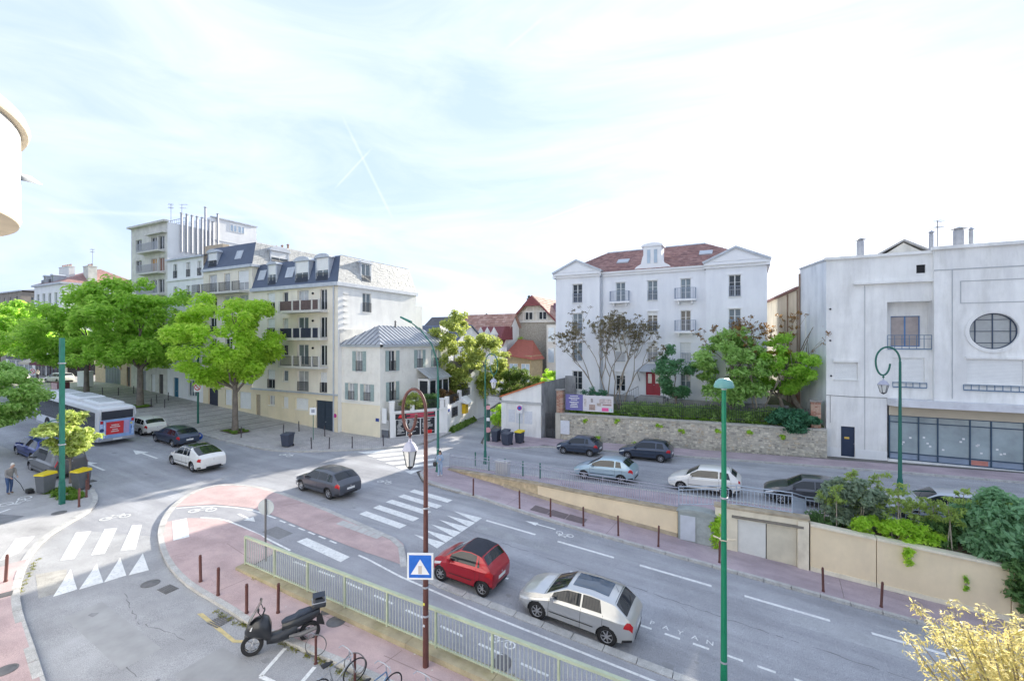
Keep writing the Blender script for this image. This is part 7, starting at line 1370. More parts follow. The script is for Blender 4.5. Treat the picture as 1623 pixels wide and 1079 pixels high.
MB().lathe([(.0, 9.28), (.12, 9.27), (.22, 9.2), (.27, 9.06), (.26, 9.02), (.12, 9.03), (.07, 8.98)], 20).obj('lamp_head', M('lamp_head_teal', (.16, .36, .33), .35, .05, 3), tg, True); MB().sphere((0, 0, 9.02), .09, n=10, k=6).obj('bulb', LAMPW, tg, True)
mb = MB(); mb.tube([(.1*math.cos(t), .1*math.sin(t), 4.75+.01*math.sin(3*t)) for t in np.linspace(0, 6.28, 12)], .018, 5); mb.tube([(.08, 0, 4.75), (.3, .05, 4.78)], .02, 5); mb.tube([(-.08, 0, 4.75), (-.28, .02, 4.8)], .02, 5); mb.obj('ribbon', M('cream_ribbon', (.6, .52, .4), .8), tg, True)
lg = thing('street_lamp', 'square green post on the grey corner pavement at left', 'lamp post', (-33.0, 10.8, zn(-33)+.11)); MB().box(-.11, .11, -.11, .11, 0, 1.2).box(-.095, .095, -.095, .095, 1.2, 9.0).obj('post', GREEN, lg); MB().tube([(0, -.02, 4.6), (-.6, -.2, 4.5), (-.95, -.3, 4.35)], .03, 6).obj('bracket', GREEN, lg, True)
for z in (3.2, 7.6): MB().box(-.13, .13, -.13, .13, z, z+.06).obj('strap', STEEL, lg)
for root_, rr_, zs_ in ((tg, .092, (1.3, 5.9)), (gl, .1, (1.6, 4.3)), (br_l, .088, (1.4, 2.2, 4.4))):
    for z in zs_: MB().lathe([(rr_, z), (rr_+.012, z+.005), (rr_+.012, z+.05), (rr_, z+.055)], 12).obj('collar', STEEL, root_, True)
MB().box(-.06, .06, -.11, -.09, .6, 1.1).obj('access_door', GBR, tg)
for z, c in ((1.75, (.7, .65, .1)), (2.5, (.62, .62, .62)), (1.15, (.55, .56, .6))): MB().box(-.025, .03, -.093, -.08, z, z+.06).obj('sticker', M('sticker_%d' % int(z*100), c, .6), br_l)
# zebra sign on the brown lamp
sg = thing('crossing_sign', 'square blue sign with white triangle on the brown lamp post', 'sign', (-7.98, 10.0, 2.99)); a = R(30)
sg.rotation_euler = (0, R(0), a*.85); MB().box(-.36, .36, -.02, .02, -.36, .36).obj('plate', WHITE, sg); MB().box(-.31, .31, -.025, -.021, -.31, .31).obj('blue_field', M('sign_blue', (.02, .14, .55), .35, .15, 4), sg)
MB().prism([(-.26, -.026, -.22), (.26, -.026, -.22), (0, -.026, .2)], (0, -.003, 0)).obj('white_triangle', WHITE, sg); MB().box(-.05, .05, -.033, -.03, -.2, .02).obj('sticker', M('sticker_beige', (.55, .48, .42), .7), sg)
def post_sign(name, label, loc, h, rp_, pm, discs, cat='sign', rz=R(27)):
    o = thing(name, label, cat, loc, rz); MB().lathe([(rp_, 0), (rp_, h), (0, h+.02)], 8).obj('post', pm, o, True)
    for d in discs: d(o)
    return o
REDS = M('sign_red', (.62, .03, .04), .4); BLUES = M('sign_blue2', (.03, .12, .50), .4)
def disc(z, r, m, y=-.06, name='disc'): return lambda o: MB().lathe([(0, y-.02), (r, y-.02), (r, y), (0, y)], 24, (0, 0, z), 'y').obj(name, m, o)
def no_entry_plate(z):
    def f(o):
        p = MB().box(-.36, .36, -.09, -.06, z-.4, z+.4).obj('plate', WHITE, o); mb = MB()
        for i in range(24):
            t0, t1 = 2*math.pi*i/24, 2*math.pi*(i+1)/24; mb.poly([(r_*math.cos(t), -.094, z+.05+r_*math.sin(t)) for r_, t in ((.23, t0), (.31, t0), (.31, t1), (.23, t1))])
        mb.poly([(-.2, -.095, z+.22), (-.15, -.095, z+.27), (.2, -.095, z-.12), (.15, -.095, z-.17)]); mb.obj('red_ring', REDS, p)
        me = text_mesh('7.5', .22, .001); me.materials.append(BLACK); t = bpy.data.objects.new('lettering', me); COL.objects.link(t); t.parent = p; t.location = (0, -.0935, z+.04); t.rotation_euler = (R(90), 0, 0)
    return f
gp = post_sign('weight_limit_sign', 'white square sign with crossed red ring on a green post under the nearest tree', (-47.0, 25.2, zb(-47)+.12), 8.5, .09, GREEN, [no_entry_plate(3.45)])
MB().tube([(0, 0, 8.4), (.5, -.3, 8.9), (1.2, -.6, 9.1)], .04, 6).obj('lamp_arm', GREEN, gp, True); MB().box(.9, 1.6, -.85, -.55, 9.0, 9.15).obj('lamp_head', GREEN, gp)
post_sign('weight_limit_sign', 'small round red-ringed sign on the far promenade beyond the bus', (-77, 22.6, 3.1), 2.6, .05, STEEL, [no_entry_plate(2.3)])
post_sign('mirror_post', 'grey post with a round pale disc seen from behind on the island', (-17.55, 12.0, .1), 2.6, .04, IRON, [disc(2.25, .33, M('pale_disc', (.42, .46, .48), .5), .05)])
post_sign('direction_arrow_sign', 'low round blue arrow sign at the kerb beside the dark blue hatchback', (-40.6, 21.9, zb(-40.6)), .55, .04, STEEL, [disc(.55, .3, BLUES), lambda o: MB().prism([(-.16, -.085, .42), (-.1, -.085, .36), (.12, -.085, .56), (.17, -.085, .5), (.18, -.085, .72), (-.02, -.085, .7), (.05, -.085, .64)], (0, -.004, 0)).obj('arrow', WHITE, o)])
post_sign('notice_post', 'white notice plate on a thin green post before the garage gate', (-34.2, 27.9, .4), 2.9, .03, GREEN, [lambda o: MB().box(-.3, .3, -.06, -.03, 2.2, 2.85).obj('plate', WHITE, o), lambda o: MB().box(-.15, .15, -.065, -.061, 2.4, 2.7).obj('pictogram', M('grey_picto', (.3, .32, .36), .6), o)])
post_sign('no_parking_sign', 'round magenta and blue no-parking disc on a white plate before the hut', (-18.9, 38.3, .1), 3.0, .03, GREEN, [lambda o: MB().box(-.28, .28, -.06, -.03, 2.3, 3.1).obj('plate', WHITE, o), disc(2.78, .22, M('magenta_ring', (.5, .02, .22), .4), -.062), disc(2.78, .14, BLUES, -.084)])
st = post_sign('sign_cluster', 'dark green post with small round signs beside the hut bins', (-20.6, 35.4, .1), 3.4, .16, M('dark_green_box', (.03, .08, .07), .6), [disc(3.1, .2, M('pale_pink_disc', (.6, .3, .32), .5), -.16), disc(1.1, .24, M('pale_pink_disc', (.6, .3, .32)), -.16), lambda o: MB().box(-.14, .14, -.19, -.165, 1.9, 2.2).obj('plate', WHITE, o)])
np_ = thing('no_parking_disc', 'small magenta disc on the wall right of the garage gate', 'sign', (-35.05, 31.05, 2.0), world=True); MB().lathe([(0, -.02), (.2, -.02), (.2, 0)], 20, (-35.02, 31.05, 2.0), 'y').obj('disc', M('magenta_ring', (.5, .02, .22)), np_)
def bin_(label, loc, rz, body, lid, h=1.05, w_=.58, d=.7, group=None):
    o = thing('wheelie_bin', label, 'bin', loc, rz, group=group); b0, b1 = .8, 1.0
    MB().hexa([(-w_/2*b0, -d/2*b0, .08), (w_/2*b0, -d/2*b0, .08), (w_/2*b0, d/2*b0, .08), (-w_/2*b0, d/2*b0, .08), (-w_/2, -d/2, h-.1), (w_/2, -d/2, h-.1), (w_/2, d/2, h-.1), (-w_/2, d/2, h-.1)]).obj('body', body, o)
    MB().hexa([(-w_/2-.03, -d/2-.04, h-.1), (w_/2+.03, -d/2-.04, h-.1), (w_/2+.03, d/2+.04, h-.1), (-w_/2-.03, d/2+.04, h-.1), (-w_/2-.02, -d/2, h-.02), (w_/2+.02, -d/2, h-.02), (w_/2+.02, d/2, h+.05), (-w_/2-.02, d/2, h+.05)]).obj('lid', lid, o)
    for x in (-w_/2*.8, w_/2*.8): MB().lathe([(0, -.03), (.1, -.03), (.1, .03), (0, .03)], 12, (x, d/2*.8, .1), 'x').obj('wheel', RUBBER, o, True)
    MB().tube([(-w_/2, d/2+.07, h-.06), (w_/2, d/2+.07, h-.06)], .02, 6).obj('handle', body, o); return o
BGY = M('bin_grey', (.12, .13, .14), .5, .08, 3); BYL = M('bin_yellow', (.72, .55, .02), .5, .05, 3); BNV = M('bin_navy', (.05, .06, .09), .5, .1, 3)
bin_('tall grey bin with yellow lid beside the grey van, left one', (-35.75, 11.0, zn(-35.7)+.11), R(20), BGY, BYL, 1.15, .6, .68); bin_('tall grey bin with yellow lid behind the left green pole, right one', (-35.0, 12.3, zn(-35)+.11), R(15), BGY, BYL, 1.15, .62, .68)
bin_('lone dark bin on the promenade kerb before the cream block', (-34.0, 25.2, .36), R(20), BNV, BNV, 1.1, .75, .8)
for i, (x, y, m_, lb) in enumerate(((-19.9, 35.6, BNV, 'dark bin nearest the sign cluster by the hut'), (-19.1, 35.9, BNV, 'second dark bin by the hut corner'), (-18.4, 34.9, BNV, 'large dark bin in front of the other hut bins'), (-17.8, 36.1, BYL, 'dark bin with yellow lid by the hut'))): bin_(lb, (x, y, .12), rnd.uniform(-.2, .2), BNV, m_, 1.1, .75 if i == 2 else .6, .75)
dsk = thing('advert_box', 'dark red street box with a white pictogram panel on the far promenade', 'cabinet', (-73.5, 23.9, zb(-73.5)+.12)); MB().box(-1.1, 1.1, -.5, .5, 0, 1.3).obj('body', M('dark_red_box', (.16, .05, .06), .6), dsk); MB().box(-.9, .7, -.53, -.501, .2, 1.2).obj('panel', M('pale_pict', (.62, .42, .42), .6, .2, 3), dsk)
wbx = thing('white_cabinet', 'tall white street cabinet left of the arched gatehouse', 'cabinet', (-77, 27.5, 3.2)); MB().box(-.9, .9, -.5, .5, 0, 1.9).obj('body', WHITE, wbx); MB().box(-.95, .95, -.55, .55, 1.9, 1.97).obj('lid', WHITE, wbx)
dsn = post_sign('direction_signs', 'stack of white direction boards with green top at the far crossing', (-97, 22, 3.1), 5.4, .07, GREEN, [(lambda z: (lambda o: MB().box(-1.7, 1.7, -.1, -.06, z, z+.5).obj('board', WHITE, o)))(2.6+k*.58) for k in range(4)]+[lambda o: MB().box(-1.7, .9, -.105, -.101, 4.5, 4.75).obj('green_band', M('sign_green', (.02, .3, .16), .5), o)], rz=R(50))
for i, (x, y, lb) in enumerate(((-93, 21.2, 'traffic light with red lamp lit near the direction boards'), (-90, 17.5, 'traffic light with red lamp lit left of the direction boards'))):
    o = post_sign('traffic_light', lb, (x, y, 3.1), 3.2, .06, STEEL, [lambda o: MB().box(-.16, .16, -.2, -.05, 2.3, 3.2).obj('housing', BLACK, o), disc(3.0, .1, M('red_lamp', (1, .05, .03), .3, 0, emit=2.5), -.205, 'red_lamp'), disc(2.75, .1, BLACK, -.205, 'amber_lamp'), disc(2.5, .1, BLACK, -.205, 'green_lamp')], 'traffic light', R(50))
# ------------------------------------------------------------------ vehicles
CGL = M('car_glass', (.018, .022, .027), .04, 0, 1.5, spec=.6); CGB = M('car_glass_sky', (.05, .08, .12), .04, .2, 1, spec=1.); RIMM = M('alloy', (.48, .48, .5), .3, .05, 4, metal=.7); TAIL = M('tail_lamp', (.45, .015, .02), .2, .1, 8); HEAD = M('head_lamp', (.6, .62, .64), .15, .1, 8); PLATE = M('number_plate', (.7, .7, .68), .5, .05, 8)
def paint(name, c, metal=.3, rough=.32): return M('paint_'+name, c, rough, .03, 3, metal=metal, spec=.5, coat=.7)
def wheel_mesh():
    ty = MB().lathe([(.62, -.095), (.66, -.11), (.93, -.11), (1.0, -.07), (1.0, .07), (.93, .11), (.66, .11), (.62, .095)], 24, axis='y').mesh('tyre', RUBBER, True)
    m = MB(); m.lathe([(.64, -.10), (.6, -.085), (.57, -.04)], 24, axis='y'); m.lathe([(0, -.075), (.14, -.08), (.16, -.06)], 12, axis='y'); m.lathe([(0, -.01), (.6, -.01)], 20, axis='y', m=1)
    for k in range(7):
        t = 2*math.pi*k/7; c, s = math.cos(t), math.sin(t)
        m.hexa([(r*c-o*s, y, r*s+o*c) for y in (-.075, -.04) for r, o in ((.12, -.07), (.12, .07), (.6, .045), (.6, -.045))])
    return ty, m.mesh('rim', [RIMM, BLACK], False)
TYRE, RIM_ = wheel_mesh()
def car(name, label, cat, loc, rz, pm, L_, W_, H_, hood=.26, wind=.43, roof1=.86, hood_z=.98, front_z=.70, tail_z=.98, belt=.93, tailx=.975, wr=.315, fw_=.19, rw_=.80, sill=.24, roofm=None, doors=2, glass=None, roofrack=False, lights='side', sunroof=False, plate=True, trim=None, group=None, quarter=True, vanrear=False, windows=True, spoiler=False, sideblank=None, wiper=True, strip=None):
    """car lofted from a side profile; x forward along local -X (nose at x=0, tail at x=L)"""
    o = thing(name, label, cat, loc, rz, group=group); g = glass or CGL
    xs_k = [0, .012*L_, .06*L_, hood*L_*.6, hood*L_, wind*L_, (wind+roof1)/2*L_, roof1*L_, tailx*L_, L_]
    zt_k = [front_z-.1, front_z, front_z+.07, (front_z+hood_z)/2+.07, hood_z, H_-.045, H_, H_-.06, tail_z, tail_z-.16]
    gx = np.linspace(0, L_, 400); raw = np.interp(gx, xs_k, zt_k); kk_ = np.ones(15)/15; sm = np.convolve(np.pad(raw, 7, 'edge'), kk_, 'valid')
    top = lambda x: float(np.interp(x, gx, sm))
    bel = lambda x: min(float(np.interp(x, [0, .1*L_, .3*L_, .8*L_, L_], [front_z-.12, front_z-.02, belt-.03, belt+.03, belt+.02])), top(x)-.03)
    def half(x):
        w = W_/2; f = .95*.5
        if x < .75: w *= 1-.24*(1-x/.75)**2.2
        if x > L_-.6: w *= 1-.16*((x-L_+.6)/.6)**2.2
        return w
    silf = lambda x: sill+(.06*(1-x/.35) if x < .35 else 0)+(.10*(x-L_+.4)/.4 if x > L_-.4 else 0)
    UB = [0, .08, .28, .42, .50, .78, .86, .93, 1.0]
    def S(x, u, sg=1):
        w = half(x); zt = top(x); z_b = bel(x); zs = silf(x); gh = zt-z_b; tum = .30*min(gh, .62)
        ys = [.88*w, .975*w, w, .985*w, .945*w, .945*w-tum, .945*w-tum-.09, .5*(.945*w-tum), 0]
        zz = [zs, zs+.05, zs+.5*(z_b-zs), z_b-.07, z_b, z_b+.86*gh, zt-.012, zt+.018, zt+.028]
        return Vector((x, sg*float(np.interp(u, UB, ys)), float(np.interp(u, UB, zz))))
    wxs = (fw_*L_, rw_*L_); ra = wr*1.12
    xs = set(np.linspace(0, L_, 44).tolist())
    for wx in wxs: xs |= {wx+ra*math.cos(t) for t in np.linspace(0, math.pi, 15)}
    xs = sorted(xs); us = sorted(set(UB) | set(np.linspace(0, .5, 15).tolist()) | {.6, .7}); nx, nu = len(xs), len(us)
    for sg in (1, -1): pass
    mb = MB(); grid = {}
    for sg in (1, -1):
        for i, x in enumerate(xs):
            for j, u in enumerate(us): grid[sg, i, j] = len(mb.v); mb.v.append(tuple(S(x, u, sg)))
        for i in range(nx-1):
            for j in range(nu-1):
                q = [grid[sg, i, j], grid[sg, i+1, j], grid[sg, i+1, j+1], grid[sg, i, j+1]]
                c = sum((Vector(mb.v[k]) for k in q), Vector())/4
                if us[j] < .42 and any(math.hypot(c.x-wx, c.z-wr) < ra for wx in wxs): continue
                mb.f.append(tuple(q if sg < 0 else q[::-1])); mb.m.append(1 if roofm and us[j] >= .78 and wind*L_ <= c.x <= roof1*L_ else 0)
        for (s2, i, j), k in list(grid.items()):
            if s2 != sg or us[j] > .45: continue
            v = mb.v[k]
            for wx in wxs:
                d = math.hypot(v[0]-wx, v[2]-wr)
                if 1e-3 < d < ra: f = ra/d; mb.v[k] = (wx+(v[0]-wx)*f, v[1], wr+(v[2]-wr)*f)
    for i, dx in ((0, -.035), (nx-1, .03)):
        ring = [grid[1, i, j] for j in range(nu)]+[grid[-1, i, j] for j in range(nu-2, -1, -1)]; P_ = [Vector(mb.v[k]) for k in ring]; c = sum(P_, Vector())/len(P_); base = len(mb.v)
        mb.v += [tuple(c+(p-c)*.82+Vector((dx, 0, 0))) for p in P_]; n_ = len(ring)
        for k in range(n_-1): q = (ring[k], ring[k+1], base+k+1, base+k); mb.f.append(q if dx > 0 else q[::-1]); mb.m.append(0)
        mb.f.append((ring[-1], ring[0], base, base+n_-1)); mb.m.append(0); mb.f.append(tuple(range(base, base+n_))); mb.m.append(0)
    body = mb.obj('body', [pm, roofm or pm], o, True, 32)
    def patch(name, corners, mat, both=True, off=.006, n1=8, n2=5, parent=None, sides=(1, -1)):
        """corners: 4 (x, u) points; laid on the body skin"""
        for sg in sides:
            mb = MB(); A, B, C, D = corners; pts = []
            for a in range(n1+1):
                for b in range(n2+1):
                    f, h = a/n1, b/n2; x = (A[0]*(1-f)+B[0]*f)*(1-h)+(D[0]*(1-f)+C[0]*f)*h; u = (A[1]*(1-f)+B[1]*f)*(1-h)+(D[1]*(1-f)+C[1]*f)*h
                    p = S(x, u, sg); du = S(x, min(u+.02, 1), sg)-S(x, u-.02, sg); dxx = S(min(x+.03, L_), u, sg)-S(max(x-.03, 0), u, sg); nr = dxx.cross(du)
                    if nr.length < 1e-9: nr = Vector((0, sg, 0))
                    nr.normalize(); 
                    if nr.dot(Vector((0, sg*.6, .6))) < 0 and u > .05: nr = -nr
                    pts.append(p+nr*off)
            mb.add(pts, [(a*(n2+1)+b, (a+1)*(n2+1)+b, (a+1)*(n2+1)+b+1, a*(n2+1)+b+1) for a in range(n1) for b in range(n2)]); mb.obj(name, mat, parent or body, True)
    def span(name, x0, x1, u0, mat, off=.006, taper=0.):
        mb = MB(); pts = []; n1 = 8; UU = [u0+(1-u0)*k/4 for k in range(5)]
        for a in range(n1+1):
            x = x0+(x1-x0)*a/n1; row = [S(x, u, -1) for u in UU]+[S(x, u, 1) for u in UU[::-1]][1:]; d = S(min(x+.03, L_), 1)-S(max(x-.03, 0), 1); nr = Vector((-d.z, 0, d.x)).normalized(); pts += [p+nr*off for p in row]
        k = 9; mb.add(pts, [(a*k+b, (a+1)*k+b, (a+1)*k+b+1, a*k+b+1) for a in range(n1) for b in range(k-1)]); return mb.obj(name, mat, body, True)
    h0, w0, r1, t1 = hood*L_, wind*L_, roof1*L_, tailx*L_
    span('windscreen', h0+.06, w0-.03, .845, g)
    if not vanrear: span('rear_window', r1+.05, t1-.12, .845, g)
    span('bonnet_gap', h0-.02, h0-.005, .80, BLACK, .003); span('tailgate_gap', r1+.005, r1+.02, .84, BLACK, .003)
    patch('bonnet_gap', ((.45, .505), (h0-.05, .52), (h0-.05, .532), (.45, .517)), BLACK, off=.003, n1=8, n2=1)
    if not vanrear: MB().tube([S(r1+.05, 1)+Vector((-.06, 0, 0)), S(r1-.12, 1)+Vector((-.02, 0, .16))], .006, 4).obj('antenna', BLACK, body); MB().tube([S(t1-.14, 1)+Vector((0, 0, .012)), S((r1+t1)/2, .93, 1)+Vector((.01, 0, .012))], .008, 4).obj('rear_wiper', BLACK, body)
    if wiper: MB().tube([S(h0+.08, .93, -1)+Vector((0, 0, .015)), S(h0+.3, .98, 1)+Vector((0, 0, .015))], .007, 4).obj('wiper', BLACK, body)
    patch('rubbing_strip', ((wxs[0]+ra+.1, .215), (wxs[1]-ra-.1, .215), (wxs[1]-ra-.1, .235), (wxs[0]+ra+.1, .235)), strip or BLACK, off=.008, n1=8, n2=1)
    if sunroof: span('sunroof', w0+.12, r1-.25, .90, CGB, .007)
    if windows:
        xm = (h0+.18); x2 = r1+.02
        if doors == 2: cuts_ = [(xm+.06, w0+.42*(r1-w0)+.35), (w0+.42*(r1-w0)+.43, x2-.02)]
        else: cuts_ = [(xm+.06, w0+.16*(r1-w0)+.25), (w0+.16*(r1-w0)+.31, w0+.66*(r1-w0)+.18)]+([(w0+.66*(r1-w0)+.24, min(x2+.12, t1-.25))] if quarter else [])
        for k_, (a, b) in enumerate(cuts_): patch('side_window', ((a, .525), (b, .525), (b-(.10 if k_ == len(cuts_)-1 else 0), .765), (a+(.08 if k_ == 0 else 0), .765)), sideblank if (sideblank and k_ > 0) else g)
        for a, b in cuts_: patch('door_gap', ((b+.035, .10), (b+.047, .10), (b+.047, .5), (b+.035, .5)), BLACK, off=.003, n1=1, n2=8)
        patch('door_gap', ((xm+.0, .10), (xm+.012, .10), (xm+.012, .48), (xm, .48)), BLACK, off=.003, n1=1, n2=8)
        for a, b in cuts_[:2]:
            for sg in (1, -1): p = S(b-.14, .40, sg); MB().box(p.x-.09, p.x+.09, p.y-.012, p.y+.018*sg+.012, p.z-.015, p.z+.015).obj('door_handle', trim or pm, body)
        for sg in (1, -1):
            p = S(h0+.32, .5, sg); MB().hexa([(p.x-.06, p.y, p.z+.0), (p.x+.07, p.y, p.z+.0), (p.x+.09, p.y+.19*sg, p.z+.02), (p.x-.05, p.y+.19*sg, p.z+.02), (p.x-.05, p.y, p.z+.1), (p.x+.06, p.y, p.z+.1), (p.x+.08, p.y+.19*sg, p.z+.16), (p.x-.03, p.y+.19*sg, p.z+.16)]).obj('mirror', trim or pm, o)
    patch('headlamp', ((.03, .36), (.42, .40), (.46, .475), (.06, .46)), HEAD); 
    if lights == 'tall': patch('tail_lamp', ((L_-.10, .40), (L_-.012, .40), (L_-.012, .70), (L_-.09, .70)), TAIL)
    else: patch('tail_lamp', ((L_-.30, .36), (L_-.012, .34), (L_-.012, .50), (L_-.20, .50)), TAIL)
    patch('sill_trim', ((wxs[0]+ra+.03, .02), (wxs[1]-ra-.03, .02), (wxs[1]-ra-.03, .10), (wxs[0]+ra+.03, .10)), BLACK, off=.004)
    patch('bumper_trim', ((L_-.35, .03), (L_-.01, .03), (L_-.01, .14), (L_-.3, .14)), trim or BLACK, off=.004)
    wH = half(0)*.7; MB().box(-.048, -.030, -wH*.75, wH*.75, sill+.08, sill+.24).obj('grille', BLACK, o); MB().box(-.055, -.045, -.25, .25, sill+.26, sill+.37).obj('number_plate', PLATE, o)
    if plate: zp = (tail_z-.16+silf(L_))/2+.03; MB().box(L_+.025, L_+.038, -.26, .26, zp-.06, zp+.06).obj('number_plate', PLATE, o)
    MB().box(L_+.018, L_+.034, -W_/2*.5, W_/2*.5, silf(L_)+.0, silf(L_)+.11).obj('rear_diffuser', BLACK, o); MB().box(L_+.026, L_+.0335, -W_/2*.62, W_/2*.62, silf(L_)+.20, silf(L_)+.207).obj('tailgate_gap', BLACK, o); MB().lathe([(0, L_+.03), (.035, L_+.036), (.035, L_+.03)], 10, (0, 0, tail_z-.26), 'x').obj('badge', STEEL, o)
    MB().box(.35, L_-.3, -W_/2*.78, W_/2*.78, sill-.04, .72).obj('underbody', BLACK, o)
    for wx in wxs:
        for sg in (1, -1):
            wh = bpy.data.objects.new('wheel', RIM_); COL.objects.link(wh); wh.parent = o; wh.location = (wx, sg*(W_/2-.10), wr); wh.scale = (wr, wr, wr); wh.rotation_euler = (0, rnd.random()*3, 0 if sg < 0 else math.pi)
            ty = bpy.data.objects.new('tyre', TYRE); COL.objects.link(ty); ty.parent = wh
    o['S'] = 0; del o['S']
    # pivot to the middle of the car on the ground
    for ch in o.children: ch.location.x -= L_/2
    return o
# local nose points to -X; rz turns it; slope follows the street
def slope(o, k): o.rotation_euler = (0, math.atan(k), o.rotation_euler.z); return o
SILV = paint('champagne_silver', (.58, .58, .57), .75); REDC = paint('ruby_red', (.36, .006, .018), .35, .28); WHT = paint('pearl_white', (.72, .71, .68), .05); DKB = paint('midnight_blue', (.045, .062, .10), .45); CHAR = paint('charcoal', (.085, .092, .112), .5); LBL = paint('ice_blue', (.36, .48, .56), .4); GRYV = paint('graphite_grey', (.13, .13, .13), .4); BLU = paint('royal_blue', (.02, .045, .22), .4); SGR = paint('pale_grey', (.45, .48, .52), .5)
slope(car('parked_car', 'silver five-door hatchback with glass roof parked beside the cycle path', 'car', (-5.25, 15.3, zb(-5.25)), 0, SILV, 4.05, 1.74, 1.47, .25, .44, .84, 1.0, .72, 1.02, .95, .972, .32, .19, .80, doors=3, sunroof=True, quarter=False, group='cars parked on the lower road'), .07)
slope(car('parked_car', 'red two-seater city car with dark fabric roof parked by the cycle path', 'car', (-9.75, 15.35, zb(-9.75)), 0, REDC, 2.72, 1.66, 1.53, .20, .46, .80, 1.02, .80, 1.05, .98, .95, .30, .155, .855, roofm=M('dark_fabric_roof', (.03, .033, .045), .8, .1, 4), doors=2, group='cars parked on the lower road'), .07)
slope(car('driving_car', 'pearl white electric crossover with dark glass roof crossing the junction', 'car', (-34.8, 18.55, zb(-34.8)), R(-4), WHT, 4.75, 1.92, 1.60, .20, .41, .68, .98, .68, 1.14, .97, .95, .355, .185, .79, doors=3, glass=CGL, roofm=M('black_glass_roof', (.02, .025, .03), .06, .1, 2, spec=.9), group='cars driving on the boulevard'), .02)
slope(car('driving_car', 'dark charcoal hatchback turning in the middle of the junction', 'car', (-22.5, 19.35, zb(-22.5)), R(-5), CHAR, 4.3, 1.8, 1.52, .25, .43, .84, .99, .72, 1.03, .95, .97, .335, .19, .79, doors=3, group='cars driving on the boulevard'), .012)
slope(car('driving_car', 'midnight blue hatchback on the promenade side of the boulevard', 'car', (-42.0, 20.75, zb(-42)), 0, DKB, 4.2, 1.78, 1.45, .26, .44, .84, .97, .7, 1.0, .92, .97, .32, .19, .79, doors=3, group='cars driving on the boulevard'), .065)
slope(car('driving_car', 'white hatchback beside the bus on the promenade side', 'car', (-47.4, 21.0, zb(-47.4)), 0, WHT, 4.1, 1.78, 1.46, .26, .44, .84, .98, .7, 1.0, .93, .97, .32, .19, .79, doors=3, group='cars driving on the boulevard'), .065)
slope(car('driving_van', 'white van ahead of the bus', 'van', (-62.5, 18.8, zb(-62.5)), 0, WHT, 5.2, 1.95, 2.3, .18, .33, .96, 1.2, .85, 1.5, 1.15, .99, .34, .18, .8, doors=2, vanrear=True, lights='tall', sideblank=WHT), .065)
slope(car('parked_van', 'graphite grey panel van parked at the left corner', 'van', (-39.9, 12.8, zb(-39.9)), R(0), GRYV, 4.4, 1.82, 1.85, .19, .36, .955, 1.12, .8, 1.45, 1.02, .985, .32, .18, .80, doors=2, vanrear=True, lights='tall', sideblank=GRYV, plate=False, group='vehicles parked at the left corner'), .065)
slope(car('parked_car', 'royal blue estate car parked beyond the grey van', 'car', (-44.7, 13.5, zb(-44.7)), 0, BLU, 4.5, 1.82, 1.6, .24, .40, .88, 1.03, .75, 1.08, .98, .975, .34, .19, .8, doors=3, sunroof=True, group='vehicles parked at the left corner'), .065)
slope(car('parked_car', 'small rounded dark blue three-door car by the rubble wall gate', 'car', (-12.0, 35.35, zu(-12)), R(-2), DKB, 3.5, 1.62, 1.49, .24, .45, .80, .98, .74, 1.02, .93, .955, .29, .18, .82, doors=2, glass=CGL, group='cars parked on the upper street'), -.02)
slope(car('parked_car', 'dark blue five-door hatchback parked along the rubble wall', 'car', (-6.8, 35.75, zu(-6.8)), R(-2), DKB, 3.85, 1.68, 1.5, .25, .45, .88, .98, .73, 1.05, .94, .98, .30, .18, .82, doors=2, group='cars parked on the upper street'), -.02)
slope(car('parked_car', 'ice blue hatchback parked behind the grey railing', 'car', (-8.2, 29.5, zu(-8.2)), R(-2), LBL, 3.95, 1.72, 1.48, .25, .46, .82, .98, .72, 1.03, .94, .965, .30, .19, .81, doors=2, group='cars parked on the upper street'), -.02)
slope(car('parked_car', 'white hatchback with tall red lamps behind the railing', 'car', (-2.2, 29.5, zu(-2.2)), R(-2), WHT, 3.92, 1.7, 1.47, .25, .44, .87, .98, .72, 1.05, .94, .98, .30, .19, .81, doors=2, lights='tall', group='cars parked on the upper street'), -.02)
slope(car('parked_car', 'dark grey car half hidden by the silvery shrub on the upper street', 'car', (3.0, 29.5, zu(3)), R(-2), CHAR, 4.1, 1.75, 1.46, .26, .44, .85, .98, .72, 1.0, .94, .97, .31, .19, .81, doors=3, group='cars parked on the upper street'), -.02)
slope(car('parked_car', 'pale grey saloon mostly hidden behind the bank saplings', 'car', (8.6, 29.5, zu(8.6)), R(-2), SGR, 4.5, 1.8, 1.45, .26, .43, .80, .98, .72, 1.02, .94, .96, .32, .19, .80, doors=3, group='cars parked on the upper street'), -.02)
slope(car('distant_car', 'white car parked far off behind the second tree', 'car', (-88, 28.5, 3.1), R(8), WHT, 4.3, 1.8, 1.5, doors=3), 0); slope(car('distant_car', 'white car with dark windows at the far crossing by the cafe', 'car', (-96, 25.5, 3.1), R(60), WHT, 4.3, 1.8, 1.5, doors=3), 0); slope(car('distant_car', 'white car stopped at the far lights, left edge', 'car', (-96, 18.5, 3.1), 0, WHT, 4.4, 1.8, 1.5, doors=3), 0)
